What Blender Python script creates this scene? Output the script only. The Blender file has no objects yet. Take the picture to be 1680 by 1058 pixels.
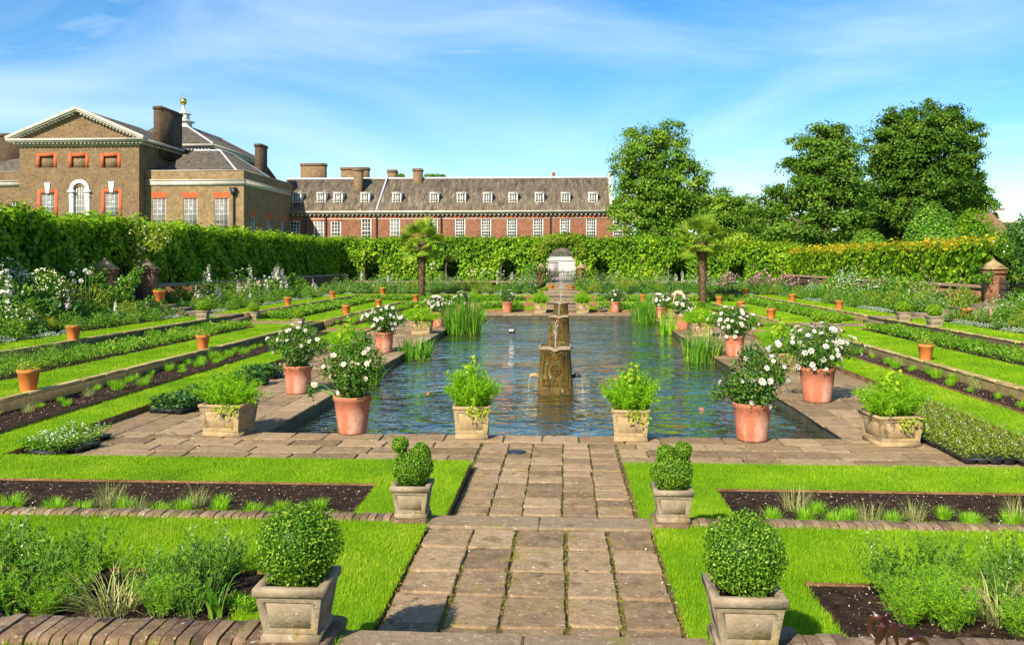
import bpy, math, random
import numpy as np
from mathutils import Vector

rng = np.random.default_rng(11)
random.seed(5)
SC = bpy.context.scene
COL = SC.collection
R = math.radians

# ------------------------------------------------------------------ camera, light, exposure
F_PX, HOR, CXP, EYE = 1450.0, 430.0, 840.0, 2.85
CAM_X, YAW = 0.23, math.atan(85 / 1450.0)
cd = bpy.data.cameras.new("camera")
cam = bpy.data.objects.new("camera", cd)
COL.objects.link(cam)
cam.location = (CAM_X, 0, EYE)
cam.rotation_euler = (R(90), 0, YAW)
cd.sensor_width = 36
cd.lens = 36 * F_PX / 1680
cd.shift_y = -99 / 1680
cd.clip_start = 0.1
cd.clip_end = 4000
SC.camera = cam

SUN_EL = R(37)
SUN_D = np.array([0.43, 0.90, 0.0])          # the way the light travels over the ground
SUN_D = SUN_D / np.linalg.norm(SUN_D) * math.cos(SUN_EL)
SUN_D[2] = -math.sin(SUN_EL)
ld = bpy.data.lights.new("sun", 'SUN')
ld.energy = 5.0
ld.angle = R(0.5)
ld.color = (1.0, 0.905, 0.74)
sun = bpy.data.objects.new("sun", ld)
COL.objects.link(sun)
sun.rotation_euler = Vector(SUN_D).to_track_quat('-Z', 'Y').to_euler()
sun.location = (-30, -40, 60)

W = bpy.data.worlds.new("World")
SC.world = W
W.use_nodes = True
nt = W.node_tree
nt.nodes.clear()
def wn(t, **k):
    n = nt.nodes.new(t)
    for a, b in k.items(): setattr(n, a, b)
    return n
wo = wn('ShaderNodeOutputWorld'); bg = wn('ShaderNodeBackground')
sky = wn('ShaderNodeTexSky', sky_type='NISHITA', sun_disc=False)
sky.sun_elevation = SUN_EL
sky.sun_rotation = math.atan2(-SUN_D[0], -SUN_D[1])
sky.air_density = 1.0; sky.dust_density = 0.2; sky.ozone_density = 3.0
hs = wn('ShaderNodeHueSaturation'); hs.inputs['Saturation'].default_value = 1.44; hs.inputs['Value'].default_value = 1.12
tc = wn('ShaderNodeTexCoord'); sep = wn('ShaderNodeSeparateXYZ')
def cirrus(rot, sc, loc, scale, det, rough, dist, lo, hi, amt):
    """streaky veil of high cloud laid over the sky directions"""
    m_ = wn('ShaderNodeMapping'); m_.inputs['Rotation'].default_value = rot; m_.inputs['Scale'].default_value = sc; m_.inputs['Location'].default_value = loc
    n_ = wn('ShaderNodeTexNoise'); n_.inputs['Scale'].default_value = scale; n_.inputs['Detail'].default_value = det; n_.inputs['Roughness'].default_value = rough; n_.inputs['Distortion'].default_value = dist
    r_ = wn('ShaderNodeValToRGB'); r_.color_ramp.elements[0].position = lo; r_.color_ramp.elements[1].position = hi; r_.color_ramp.elements[1].color = (amt, amt, amt, 1); r_.color_ramp.interpolation = 'EASE'
    nt.links.new(tc.outputs['Generated'], m_.inputs[0]); nt.links.new(m_.outputs[0], n_.inputs['Vector']); nt.links.new(n_.outputs['Fac'], r_.inputs[0]); return r_.outputs[0]
L = nt.links.new
c1 = cirrus((0, R(-14), 0), (1.3, 1.2, 4.2), (.3, .2, .1), 1.5, 9, .55, .7, .34, .90, .58)
c2 = cirrus((0, R(22), 0), (1.4, 1.0, 11), (2.3, 1.2, .6), 1.8, 10, .62, .9, .46, .85, .5)
mxc = wn('ShaderNodeMath', operation='MAXIMUM'); L(c1, mxc.inputs[0]); L(c2, mxc.inputs[1])
L(tc.outputs['Generated'], sep.inputs[0])
hz = wn('ShaderNodeMapRange'); hz.inputs['From Min'].default_value = 0.16; hz.inputs['From Max'].default_value = 0.02; hz.inputs['To Min'].default_value = 0.0; hz.inputs['To Max'].default_value = 0.2
L(sep.outputs['Z'], hz.inputs['Value'])
mx2 = wn('ShaderNodeMath', operation='MAXIMUM'); L(mxc.outputs[0], mx2.inputs[0]); L(hz.outputs[0], mx2.inputs[1])
mix = wn('ShaderNodeMixRGB'); mix.inputs['Color2'].default_value = (7.4, 8.3, 9.0, 1)
L(sky.outputs[0], hs.inputs['Color']); L(hs.outputs[0], mix.inputs['Color1']); L(mx2.outputs[0], mix.inputs['Fac'])
L(mix.outputs[0], bg.inputs['Color']); bg.inputs['Strength'].default_value = 0.080
L(bg.outputs[0], wo.inputs['Surface'])

vs = SC.view_settings
vs.view_transform = 'Standard'; vs.look = 'None'; vs.gamma = 1; vs.use_curve_mapping = False
vs.exposure = 0.95
SC.cycles.max_bounces = 6
SC.cycles.diffuse_bounces = 3
SC.cycles.glossy_bounces = 3
SC.cycles.transmission_bounces = 4
SC.cycles.transparent_max_bounces = 6

# ------------------------------------------------------------------ the lie of the land (metres, garden axis along Y)
PX, PY0, PY1 = 4.8, 14.5, 47.5              # pool
AX, AY0, AY1 = 7.8, 12.1, 50.5              # edge of the paving
BX, BY0, BY1 = 10.25, 8.5, 54.0             # lower retaining wall
CX, CY0, CY1 = 13.5, 5.1, 57.2              # upper retaining wall
DX, DY0, DY1 = 17.6, 3.0, 70.5              # garden wall
XA = 35.3                                   # cross axis
ZA, ZB, ZC, ZD = 0.12, 0.40, 0.70, 1.20
ZW = -0.22                                  # water

U_ = [0, 5.5, 7.8, 8.75, 10.25, 11.3, 13.5, 14.7, 17.6, 200]          # the two sides of the garden are not quite alike
SIDE = {-1: [0, 5.5, 7.75, 8.7, 9.8, 11.3, 13.2, 14.5, 17.6, 200], 1: [0, 5.5, 7.4, 8.45, 9.15, 10.95, 12.45, 13.8, 17.6, 200]}
def act(u, s): return s * float(np.interp(u, U_, SIDE[s]))
def zone(x, y):
    ax = float(np.interp(abs(x), SIDE[1 if x > 0 else -1], U_))
    pf = ax < 1.05
    ps = abs(y - XA) < 1.0
    inA = ax < AX and AY0 < y < AY1
    inB = ax < BX and BY0 < y < BY1
    inC = ax < CX and CY0 < y < CY1
    if ax < PX and PY0 < y < PY1: return 'pool', -0.6
    if inA: return 'paving', 0.0
    nearp = ax < 2.05 or abs(y - XA) < 1.9
    if inB:
        if pf or ps: return 'paving', (0.0 if pf else 0.05)
        if (ax > 8.75 or y < 10.8 or y > 51.8) and not nearp: return 'soil', (ZA + 0.06 if ax > 8.75 and 10.8 < y < 51.8 else ZA - 0.03)
        return 'lawn', ZA
    if inC:
        if pf or ps: return 'paving', ZB - 0.02
        if (ax > 11.3 or y < 6.9 or y > 55.2) and not nearp: return 'soil', ZB - 0.03
        return 'lawn', ZB
    if ax < DX and DY0 < y < DY1:
        if pf or ps: return 'paving', ZC - 0.02
        if (ax > 14.7 and y > CY0) or y > 58.4: return 'soil', ZC - 0.02
        return 'lawn', ZC
    return 'ground', ZD

def P(px, py, z):
    """ground point under a photograph pixel, on the level z"""
    d = (EYE - z) * F_PX / (py - HOR)
    lat = (px - CXP) / F_PX * d
    return (CAM_X + lat * math.cos(YAW) - d * math.sin(YAW), d * math.cos(YAW) + lat * math.sin(YAW))
def PD(px, py, d):
    """world point under a photograph pixel at depth d"""
    lat = (px - CXP) / F_PX * d
    return (CAM_X + lat * math.cos(YAW) - d * math.sin(YAW), d * math.cos(YAW) + lat * math.sin(YAW), EYE + (HOR - py) / F_PX * d)
def G(px, py):
    for z in (ZC, ZB, ZA, 0.0):
        x, y = P(px, py, z)
        if abs(zone(x, y)[1] - z) < 0.09: return x, y, zone(x, y)[1]
    for sh in (.1, .2, .3, .4, .5, .6, .8, 1.0, 1.2):          # on the lip of a terrace: step back onto it
        for z in (ZC, ZB, ZA, 0.0):
            x, y = P(px, py, z); s = 1 if x > 0 else -1
            for (dx_, dy_) in ((s * sh, 0), (0, sh)):
                if abs(zone(x + dx_, y + dy_)[1] - z) < 0.09 and zone(x + dx_, y + dy_)[0] != 'pool': return x + dx_, y + dy_, zone(x + dx_, y + dy_)[1]
    print('G fallback', px, py)
    x, y = P(px, py, 0.0)
    return x, y, zone(x, y)[1]

# ------------------------------------------------------------------ mesh builder
def unit(a):
    a = np.asarray(a, float)
    n = np.linalg.norm(a, axis=-1, keepdims=True)
    return a / np.maximum(n, 1e-9)

class MB:
    def __init__(self):
        self.v = []; self.f = []; self.n = 0
    def add(self, V, F, r=None, m=0):
        V = np.asarray(V, float).reshape(-1, 3); F = np.asarray(F, int)
        if len(F) == 0: return
        if r is None: r = random.random()
        r = np.broadcast_to(np.asarray(r, float), (len(F),))
        self.v.append(V); self.f.append((F + self.n, r, m)); self.n += len(V)
    def build(self, name, mats, parent=None, world=True, smooth=False, loc=None):
        if not isinstance(mats, (list, tuple)): mats = [mats]
        V = np.concatenate(self.v)
        if parent is not None and world: V = V - np.array(parent.location)
        loops, starts, mi, rr = [], [], [], []
        s = 0
        for F, r, m in self.f:
            k = F.shape[1]
            loops.append(F.ravel()); starts.append(s + np.arange(len(F)) * k); s += F.size
            mi.append(np.full(len(F), m)); rr.append(r)
        me = bpy.data.meshes.new(name)
        me.vertices.add(len(V)); me.vertices.foreach_set('co', V.astype(np.float32).ravel())
        lo = np.concatenate(loops).astype(np.int32); st = np.concatenate(starts).astype(np.int32)
        me.loops.add(len(lo)); me.loops.foreach_set('vertex_index', lo)
        me.polygons.add(len(st)); me.polygons.foreach_set('loop_start', st)
        me.polygons.foreach_set('material_index', np.concatenate(mi).astype(np.int32))
        if smooth: me.polygons.foreach_set('use_smooth', np.ones(len(st), bool))
        a = me.attributes.new('rnd', 'FLOAT', 'FACE')
        a.data.foreach_set('value', np.concatenate(rr).astype(np.float32))
        for m in mats: me.materials.append(m)
        me.update(calc_edges=True)
        o = bpy.data.objects.new(name, me)
        COL.objects.link(o)
        if loc is not None: o.location = loc
        if parent is not None: o.parent = parent
        return o

QB = [(0, 3, 2, 1), (4, 5, 6, 7), (0, 1, 5, 4), (1, 2, 6, 5), (2, 3, 7, 6), (3, 0, 4, 7)]
def box(mb, x0, x1, y0, y1, z0, z1, r=None, m=0):
    mb.add([(x0, y0, z0), (x1, y0, z0), (x1, y1, z0), (x0, y1, z0), (x0, y0, z1), (x1, y0, z1), (x1, y1, z1), (x0, y1, z1)], QB, r, m)
def frust(mb, c, a, b, z0, z1, r=None, m=0):
    """tapered box: half sizes a at z0 and b at z1"""
    v = []
    for h, z in ((a, z0), (b, z1)):
        hx, hy = (h, h) if not isinstance(h, tuple) else h
        v += [(c[0] - hx, c[1] - hy, z), (c[0] + hx, c[1] - hy, z), (c[0] + hx, c[1] + hy, z), (c[0] - hx, c[1] + hy, z)]
    mb.add(v, QB, r, m)
def prism(mb, poly, axis, a0, a1, r=None, m=0):
    """extrude a 2-D outline; axis 'x': outline is (y,z), 'y': outline is (x,z), 'z': outline is (x,y)"""
    n = len(poly)
    def p(u, w, a): return {'x': (a, u, w), 'y': (u, a, w), 'z': (u, w, a)}[axis]
    v = [p(u, w, a0) for u, w in poly] + [p(u, w, a1) for u, w in poly]
    mb.add(v, [(i, (i + 1) % n, (i + 1) % n + n, i + n) for i in range(n)], r, m)
    mb.add(v, [list(range(n))[::-1]], r, m); mb.add(v, [list(range(n, 2 * n))], r, m)
def lathe(mb, prof, c=(0, 0, 0), n=24, r=None, m=0, wob=0.0):
    k = len(prof); a = np.arange(n) * 2 * np.pi / n
    v = []
    for rad, z in prof:
        rr_ = rad * (1 + wob * np.sin(3 * a + z * 9))
        v.append(np.stack([c[0] + rr_ * np.cos(a), c[1] + rr_ * np.sin(a), np.full(n, c[2] + z)], 1))
    F = [(i * n + j, i * n + (j + 1) % n, (i + 1) * n + (j + 1) % n, (i + 1) * n + j) for i in range(k - 1) for j in range(n)]
    mb.add(np.concatenate(v), F, r, m)
def tube(mb, pts, rad, n=6, r=None, m=0, cap=True):
    pts = np.asarray(pts, float); k = len(pts)
    rad = np.broadcast_to(np.asarray(rad, float), (k,))
    tan = unit(np.gradient(pts, axis=0))
    up = np.array([0.0, 0, 1]) if abs(tan[0][2]) < 0.9 else np.array([1.0, 0, 0])
    v = []
    for i in range(k):
        s = unit(np.cross(tan[i], up)); u = np.cross(s, tan[i]); up = u
        for j in range(n):
            t = 2 * math.pi * j / n
            v.append(pts[i] + rad[i] * (math.cos(t) * s + math.sin(t) * u))
    F = [(i * n + j, i * n + (j + 1) % n, (i + 1) * n + (j + 1) % n, (i + 1) * n + j) for i in range(k - 1) for j in range(n)]
    r = random.random() if r is None else r
    mb.add(v, F, r, m)
    if cap:
        mb.add(v, [list(range(n))[::-1]], r, m); mb.add(v, [list(range((k - 1) * n, k * n))], r, m)
def leaves(mb, Pt, N, Ln, Wd, droop=0.3, m=0, r=None, fold=0.1, A=None):
    """one folded pointed leaf per point"""
    Pt = np.asarray(Pt, float); n = len(Pt)
    if n == 0: return
    N = unit(N); Ln = np.broadcast_to(Ln, (n,))[:, None]; Wd = np.broadcast_to(Wd, (n,))[:, None]
    if A is None:
        A = np.cross(N, rng.normal(size=(n, 3)))
    A = unit(unit(A) + np.array([0, 0, -droop]))
    S = unit(np.cross(A, N)); N2 = np.cross(S, A)
    V = np.stack([Pt, Pt + A * Ln * .45 + S * Wd * .5 + N2 * Ln * fold, Pt + A * Ln, Pt + A * Ln * .45 - S * Wd * .5 + N2 * Ln * fold], 1).reshape(-1, 3)
    mb.add(V, np.arange(4 * n).reshape(n, 4), rng.random(n) if r is None else r, m)
def blades(mb, B, az, h, reach, w, seg=3, droop=0.0, m=0, r=None, pw=1.7):
    """arching grass blades from the base points B"""
    B = np.asarray(B, float); n = len(B)
    az = np.broadcast_to(az, (n,)); h = np.broadcast_to(h, (n,)); reach = np.broadcast_to(reach, (n,)); w = np.broadcast_to(w, (n,))
    out = np.stack([np.cos(az), np.sin(az), 0 * az], 1); sd = np.stack([-np.sin(az), np.cos(az), 0 * az], 1)
    lv = []
    for i in range(seg + 1):
        t = i / seg
        c = B + out * (reach * t ** pw)[:, None] + np.array([0, 0, 1]) * (h * (t - droop * t ** 3))[:, None]
        ww = (w * (1 - t ** 2 * .93) * .5)[:, None]
        lv += [c - sd * ww, c + sd * ww]
    V = np.stack(lv, 1).reshape(-1, 3)
    k = 2 * (seg + 1)
    F = np.concatenate([np.arange(n)[:, None] * k + np.array([2 * i, 2 * i + 1, 2 * i + 3, 2 * i + 2]) for i in range(seg)])
    rr = rng.random(n) if r is None else np.broadcast_to(r, (n,))
    mb.add(V, F, np.tile(rr, seg), m)
def sph(n):
    return unit(rng.normal(size=(n, 3)))

# ------------------------------------------------------------------ things, parts, copies
def tag(o, label=None, cat=None, group=None, kind=None):
    if label: o['label'] = label
    if cat: o['category'] = cat
    if group: o['group'] = group
    if kind: o['kind'] = kind
    return o
def thing(name, label, cat, loc=(0, 0, 0), rz=0, group=None):
    o = bpy.data.objects.new(name, None)
    o.empty_display_size = .2
    COL.objects.link(o)
    o.location = loc; o.rotation_euler = (0, 0, rz)
    return tag(o, label, cat, group)
KIDS = {}
def kids(o): return [c for c in bpy.data.objects if c.parent is o]
def dup(root, loc, rz=0, label=None, group=None, s=1.0):
    if root.name not in KIDS:
        KIDS[root.name] = [(c, kids(c)) for c in kids(root)]
    n = root.copy(); COL.objects.link(n)
    n.location = loc; n.rotation_euler = (0, 0, rz); n.scale = (s, s, s)
    if label: n['label'] = label
    if group: n['group'] = group
    for c, gs in KIDS[root.name]:
        k = c.copy(); COL.objects.link(k); k.parent = n
        for g in gs:
            q = g.copy(); COL.objects.link(q); q.parent = k
    return n
class Kind:
    """first use moves the prototype, later uses copy it"""
    def __init__(self, root): self.root = root; self.used = False
    def put(self, loc, rz=0, label=None, group=None, s=1.0):
        if self.used: return dup(self.root, loc, rz, label, group, s)
        self.used = True
        if self.root.name not in KIDS: KIDS[self.root.name] = [(c, kids(c)) for c in kids(self.root)]
        o = self.root; o.location = loc; o.rotation_euler = (0, 0, rz); o.scale = (s, s, s)
        tag(o, label, None, group)
        return o

# ------------------------------------------------------------------ materials
def mat(name):
    m = bpy.data.materials.new(name); m.use_nodes = True
    t = m.node_tree; t.nodes.clear()
    o = t.nodes.new('ShaderNodeOutputMaterial')
    return m, t, o
def nd(t, ty, ins=None, **k):
    n = t.nodes.new(ty)
    for a, b in k.items(): setattr(n, a, b)
    for a, b in (ins or {}).items():
        n.inputs[a].default_value = b
    return n
def c4(c): return tuple(c) + (1,) if len(c) == 3 else c
def ramp(t, stops):
    n = t.nodes.new('ShaderNodeValToRGB'); e = n.color_ramp.elements
    while len(e) < len(stops): e.new(0.5)
    for q, (p, c) in zip(e, stops): q.position = p; q.color = c4(c)
    return n
def coords(t, scale=(1, 1, 1)):
    tc = nd(t, 'ShaderNodeTexCoord'); mp = nd(t, 'ShaderNodeMapping', {'Scale': scale})
    t.links.new(tc.outputs['Object'], mp.inputs[0]); return mp.outputs[0]
def surf(name, stops, scale=4.0, detail=8, rough=0.85, bump=0.25, bscale=None, dist=0.01, rnd=0.0, spots=None, spec=0.3, st=(1, 1, 1), nrough=0.6):
    """noise-ramped rough surface; rnd: how much the per-face random value shifts the colour; spots: (scale, threshold, colour)"""
    m, t, o = mat(name); l = t.links.new
    b = nd(t, 'ShaderNodeBsdfPrincipled', {'Roughness': rough, 'Specular IOR Level': spec})
    v = coords(t, st)
    n = nd(t, 'ShaderNodeTexNoise', {'Scale': scale, 'Detail': detail, 'Roughness': nrough}); l(v, n.inputs['Vector'])
    fac = n.outputs['Fac']
    if rnd:
        a = nd(t, 'ShaderNodeAttribute', attribute_name='rnd')
        s1 = nd(t, 'ShaderNodeMath', {1: 0.5}, operation='SUBTRACT'); l(a.outputs['Fac'], s1.inputs[0])
        s2 = nd(t, 'ShaderNodeMath', {1: rnd}, operation='MULTIPLY_ADD'); l(s1.outputs[0], s2.inputs[0]); l(fac, s2.inputs[2]); fac = s2.outputs[0]
    r = ramp(t, stops); l(fac, r.inputs[0]); colr = r.outputs[0]
    for sp in (spots or []):
        ns = nd(t, 'ShaderNodeTexNoise', {'Scale': sp[0], 'Detail': 5, 'Roughness': 0.65}); l(v, ns.inputs['Vector'])
        rs = ramp(t, [(sp[1], (0, 0, 0)), (sp[1] + sp[3], (1, 1, 1))]); l(ns.outputs['Fac'], rs.inputs[0])
        mx = nd(t, 'ShaderNodeMixRGB', {'Color2': c4(sp[2])}); l(rs.outputs[0], mx.inputs[0]); l(colr, mx.inputs[1]); colr = mx.outputs[0]
    l(colr, b.inputs['Base Color'])
    if bump:
        nb = nd(t, 'ShaderNodeTexNoise', {'Scale': bscale or scale * 6, 'Detail': 8, 'Roughness': 0.65}); l(v, nb.inputs['Vector'])
        bp = nd(t, 'ShaderNodeBump', {'Strength': bump, 'Distance': dist}); l(nb.outputs['Fac'], bp.inputs['Height']); l(bp.outputs[0], b.inputs['Normal'])
    l(b.outputs[0], o.inputs[0])
    return m
def leafm(name, stops, tr=0.3, rough=0.5, spec=0.25, patch=0.0, pscale=1.0, worn=None):
    """leaf: colour from the per-leaf random value (and a soft patchiness), some light through it"""
    m, t, o = mat(name); l = t.links.new
    a = nd(t, 'ShaderNodeAttribute', attribute_name='rnd'); fac = a.outputs['Fac']
    if patch:
        n = nd(t, 'ShaderNodeTexNoise', {'Scale': pscale, 'Detail': 4}); l(coords(t), n.inputs['Vector'])
        s1 = nd(t, 'ShaderNodeMath', {1: 0.5}, operation='SUBTRACT'); l(n.outputs['Fac'], s1.inputs[0])
        s2 = nd(t, 'ShaderNodeMath', {1: patch * 3}, operation='MULTIPLY_ADD'); l(s1.outputs[0], s2.inputs[0]); l(fac, s2.inputs[2]); fac = s2.outputs[0]
    r = ramp(t, stops); l(fac, r.inputs[0])
    if worn:
        nw = nd(t, 'ShaderNodeTexNoise', {'Scale': worn[0], 'Detail': 6, 'Roughness': .7}); l(coords(t), nw.inputs['Vector'])
        rw = ramp(t, [(worn[1], (0, 0, 0)), (worn[1] + .14, (.75, .75, .75))]); l(nw.outputs['Fac'], rw.inputs[0])
        mw = nd(t, 'ShaderNodeMixRGB', {'Color2': c4(worn[2])}); l(rw.outputs[0], mw.inputs[0]); l(r.outputs[0], mw.inputs[1]); r = mw
    b = nd(t, 'ShaderNodeBsdfPrincipled', {'Roughness': rough, 'Specular IOR Level': spec}); l(r.outputs[0], b.inputs['Base Color'])
    tl = nd(t, 'ShaderNodeBsdfTranslucent')
    hs = nd(t, 'ShaderNodeHueSaturation', {'Hue': 0.485, 'Value': 1.5}); l(r.outputs[0], hs.inputs['Color']); l(hs.outputs[0], tl.inputs[0])
    mx = nd(t, 'ShaderNodeMixShader', {0: tr}); l(b.outputs[0], mx.inputs[1]); l(tl.outputs[0], mx.inputs[2]); l(mx.outputs[0], o.inputs[0])
    return m
def brickm(name, cols, mortar, scale=1.0, stops=None, bump=0.5, weather=None, bw=0.225, bh=0.075, msize=0.012):
    """bricks laid over (x+y, z), so that faces along either axis work"""
    m, t, o = mat(name); l = t.links.new
    tc = nd(t, 'ShaderNodeTexCoord'); sp = nd(t, 'ShaderNodeSeparateXYZ'); l(tc.outputs['Object'], sp.inputs[0])
    ad = nd(t, 'ShaderNodeMath', operation='ADD'); l(sp.outputs[0], ad.inputs[0]); l(sp.outputs[1], ad.inputs[1])
    cb = nd(t, 'ShaderNodeCombineXYZ'); l(ad.outputs[0], cb.inputs[0]); l(sp.outputs[2], cb.inputs[1])
    br = nd(t, 'ShaderNodeTexBrick', {'Color1': c4(cols[0]), 'Color2': c4(cols[1]), 'Mortar': c4(mortar), 'Scale': 1.0, 'Mortar Size': msize * scale, 'Brick Width': bw * scale, 'Row Height': bh * scale, 'Bias': 0.0})
    l(cb.outputs[0], br.inputs['Vector'])
    n = nd(t, 'ShaderNodeTexNoise', {'Scale': 0.9, 'Detail': 9, 'Roughness': 0.7}); l(tc.outputs['Object'], n.inputs['Vector'])
    r = ramp(t, weather or [(0.3, (0.72, 0.7, 0.68)), (0.7, (1.25, 1.2, 1.15))]); l(n.outputs['Fac'], r.inputs[0])
    mu = nd(t, 'ShaderNodeMixRGB', {0: 1.0}, blend_type='MULTIPLY'); l(br.outputs['Color'], mu.inputs[1]); l(r.outputs[0], mu.inputs[2])
    n2 = nd(t, 'ShaderNodeTexNoise', {'Scale': 5.5 / scale, 'Detail': 3, 'Roughness': 0.8}); l(cb.outputs[0], n2.inputs['Vector'])
    r2 = ramp(t, [(0.3, (0.5, 0.5, 0.52)), (0.5, (1, 1, 1)), (0.72, (1.4, 1.32, 1.2))]); l(n2.outputs['Fac'], r2.inputs[0])
    mu2 = nd(t, 'ShaderNodeMixRGB', {0: 0.85}, blend_type='MULTIPLY'); l(mu.outputs[0], mu2.inputs[1]); l(r2.outputs[0], mu2.inputs[2])
    b = nd(t, 'ShaderNodeBsdfPrincipled', {'Roughness': 0.9, 'Specular IOR Level': 0.2}); l(mu2.outputs[0], b.inputs['Base Color'])
    bp = nd(t, 'ShaderNodeBump', {'Strength': bump, 'Distance': 0.01}); l(br.outputs['Fac'], bp.inputs['Height']); bp.invert = True
    l(bp.outputs[0], b.inputs['Normal']); l(b.outputs[0], o.inputs[0])
    return m
def plain(name, c, rough=0.5, metal=0.0, spec=0.5):
    return surf(name, [(0.3, tuple(x * .8 for x in c)), (0.7, tuple(min(1, x * 1.15) for x in c))], scale=9, rough=rough, bump=0.05, spec=spec) if not metal else metalm(name, c, rough)
def metalm(name, c, rough):
    m, t, o = mat(name)
    b = nd(t, 'ShaderNodeBsdfPrincipled', {'Base Color': c4(c), 'Roughness': rough, 'Metallic': 1.0}); t.links.new(b.outputs[0], o.inputs[0]); return m

M = {}
M['slab'] = surf('weathered_slab', [(0.25, (.088, .056, .029)), (0.45, (.21, .140, .075)), (0.62, (.315, .218, .124)), (0.85, (.43, .33, .20))], scale=5.5, detail=14, rough=.94, bump=1.0, bscale=20, dist=.02, rnd=.26,
                 spots=[(24.0, .61, (.46, .39, .28), .05), (3.6, .56, (.10, .068, .036), .16), (2.6, .57, (.22, .175, .04), .16), (9, .62, (.055, .04, .025), .08)], nrough=.84)
M['joint'] = surf('mossy_joint', [(0.35, (.04, .028, .015)), (0.5, (.10, .085, .02)), (0.65, (.22, .18, .025))], scale=7, rough=1, bump=.9, dist=.02, spots=[(11, .62, (.12, .17, .015), .08)])
M['step'] = surf('step_stone', [(0.25, (.115, .08, .046)), (0.55, (.25, .18, .11)), (0.8, (.37, .29, .19))], scale=5, detail=13, rough=.94, bump=1.0, dist=.016, rnd=.2, spots=[(20, .6, (.44, .37, .27), .05), (5, .57, (.09, .066, .037), .14), (3, .58, (.19, .16, .045), .15)], nrough=.82)
M['soil'] = surf('dark_soil', [(0.3, (.012, .007, .005)), (0.55, (.04, .024, .016)), (0.8, (.085, .052, .036))], scale=9, detail=12, rough=1, bump=1.0, bscale=22, dist=.05, spec=.1)
M['mulch'] = surf('mulch_chip', [(0.2, (.05, .03, .02)), (0.5, (.2, .13, .08)), (0.8, (.5, .4, .3))], scale=3, rough=1, bump=.2, rnd=1.0)
M['earth'] = surf('edge_earth', [(0.3, (.10, .05, .02)), (0.6, (.25, .14, .06)), (0.8, (.36, .22, .09))], scale=4, rough=1, bump=.6, dist=.02)
M['lawn'] = surf('lawn_turf', [(0.25, (.085, .20, .004)), (0.5, (.15, .31, .005)), (0.75, (.24, .41, .006))], scale=1.6, detail=12, rough=.9, bump=1.0, bscale=60, dist=.03, spec=.1, nrough=.75)
M['blade'] = leafm('grass_blade', [(0.0, (.10, .22, .004)), (0.45, (.19, .36, .005)), (0.85, (.33, .48, .008)), (1.0, (.48, .46, .07))], tr=.38, rough=.6, spec=.15, patch=.5, pscale=.9, worn=(1.7, .56, (.10, .235, .012)))
M['ground'] = surf('far_grass', [(0.3, (.06, .13, .02)), (0.6, (.10, .19, .03)), (0.8, (.16, .22, .06))], scale=.12, rough=1, bump=.4, bscale=3)
M['gravel'] = surf('pale_gravel', [(0.3, (.3, .25, .2)), (0.7, (.5, .44, .36))], scale=14, rough=1, bump=.6)
M['ochre'] = surf('ochre_wall', [(0.25, (.16, .115, .04)), (0.5, (.36, .265, .10)), (0.75, (.50, .395, .18))], scale=2.5, detail=12, rough=.95, bump=.6, dist=.015, rnd=.2, spots=[(4, .56, (.14, .15, .025), .14)], nrough=.7)
M['ochre_shade'] = surf('shaded_mossy_ochre', [(0.25, (.05, .036, .016)), (0.5, (.135, .098, .042)), (0.75, (.23, .175, .08))], scale=3, detail=12, rough=.95, bump=.6, dist=.015, spots=[(3, .54, (.07, .08, .016), .14)], nrough=.72)  # mossy ochre wall faces, their shade painted in as a darker colour
M['brick_low'] = brickm('garden_brick', [(.25, .085, .038), (.16, .058, .030)], (.22, .16, .10), bump=.6)
M['cope'] = surf('rowlock_brick', [(0.25, (.06, .036, .02)), (0.45, (.155, .095, .055)), (0.62, (.24, .16, .10)), (0.85, (.36, .28, .195))], scale=9, detail=14, rough=.95, bump=.9, bscale=30, dist=.014, rnd=.3, spots=[(24, .61, (.40, .35, .26), .05), (8, .56, (.20, .165, .045), .12), (6, .58, (.04, .03, .02), .12)], nrough=.82)
M['poolwall'] = surf('wet_pool_wall', [(0.3, (.02, .02, .012)), (0.7, (.08, .075, .045))], scale=5, rough=.6, bump=.4)
M['stone'] = surf('planter_stone', [(0.25, (.17, .11, .05)), (0.5, (.33, .235, .12)), (0.75, (.46, .355, .21))], scale=5.5, detail=14, rough=.95, bump=.7, bscale=45, dist=.009, spots=[(3.2, .56, (.32, .235, .05), .14), (5, .56, (.085, .065, .035), .14)], nrough=.8)
M['stone_grey'] = surf('grey_planter_stone', [(0.25, (.13, .095, .058)), (0.5, (.26, .20, .13)), (0.75, (.38, .31, .22))], scale=6, detail=14, rough=.95, bump=.7, bscale=50, dist=.008, spots=[(4.2, .56, (.30, .22, .055), .14), (5, .55, (.07, .055, .035), .14), (20, .62, (.42, .38, .30), .06)], nrough=.8)
M['terra'] = surf('terracotta', [(0.25, (.27, .085, .045)), (0.5, (.44, .155, .085)), (0.78, (.55, .27, .18))], scale=3.6, detail=13, rough=.92, bump=.35, spots=[(2.2, .54, (.56, .40, .30), .16), (4.5, .60, (.19, .085, .05), .14), (9, .66, (.60, .50, .40), .08)], spec=.15, nrough=.75, st=(1, 1, .6))
M['terra_new'] = surf('fresh_terracotta', [(0.3, (.56, .15, .035)), (0.7, (.68, .23, .06))], scale=5, rough=.8, bump=.15, spec=.25)
M['brass'] = surf('mossy_fountain', [(0.25, (.014, .012, .003)), (0.45, (.055, .038, .006)), (0.6, (.13, .068, .008)), (0.8, (.20, .14, .03))], scale=4.5, detail=14, rough=.75, bump=1.0, bscale=24, dist=.03, spots=[(5, .54, (.05, .062, .008), .12), (13, .62, (.33, .28, .17), .06)], st=(1, 1, .45), nrough=.78)
M['black'] = plain('black_plastic', (.012, .013, .016), .45)
M['iron'] = plain('dark_iron', (.02, .02, .022), .5)
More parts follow.
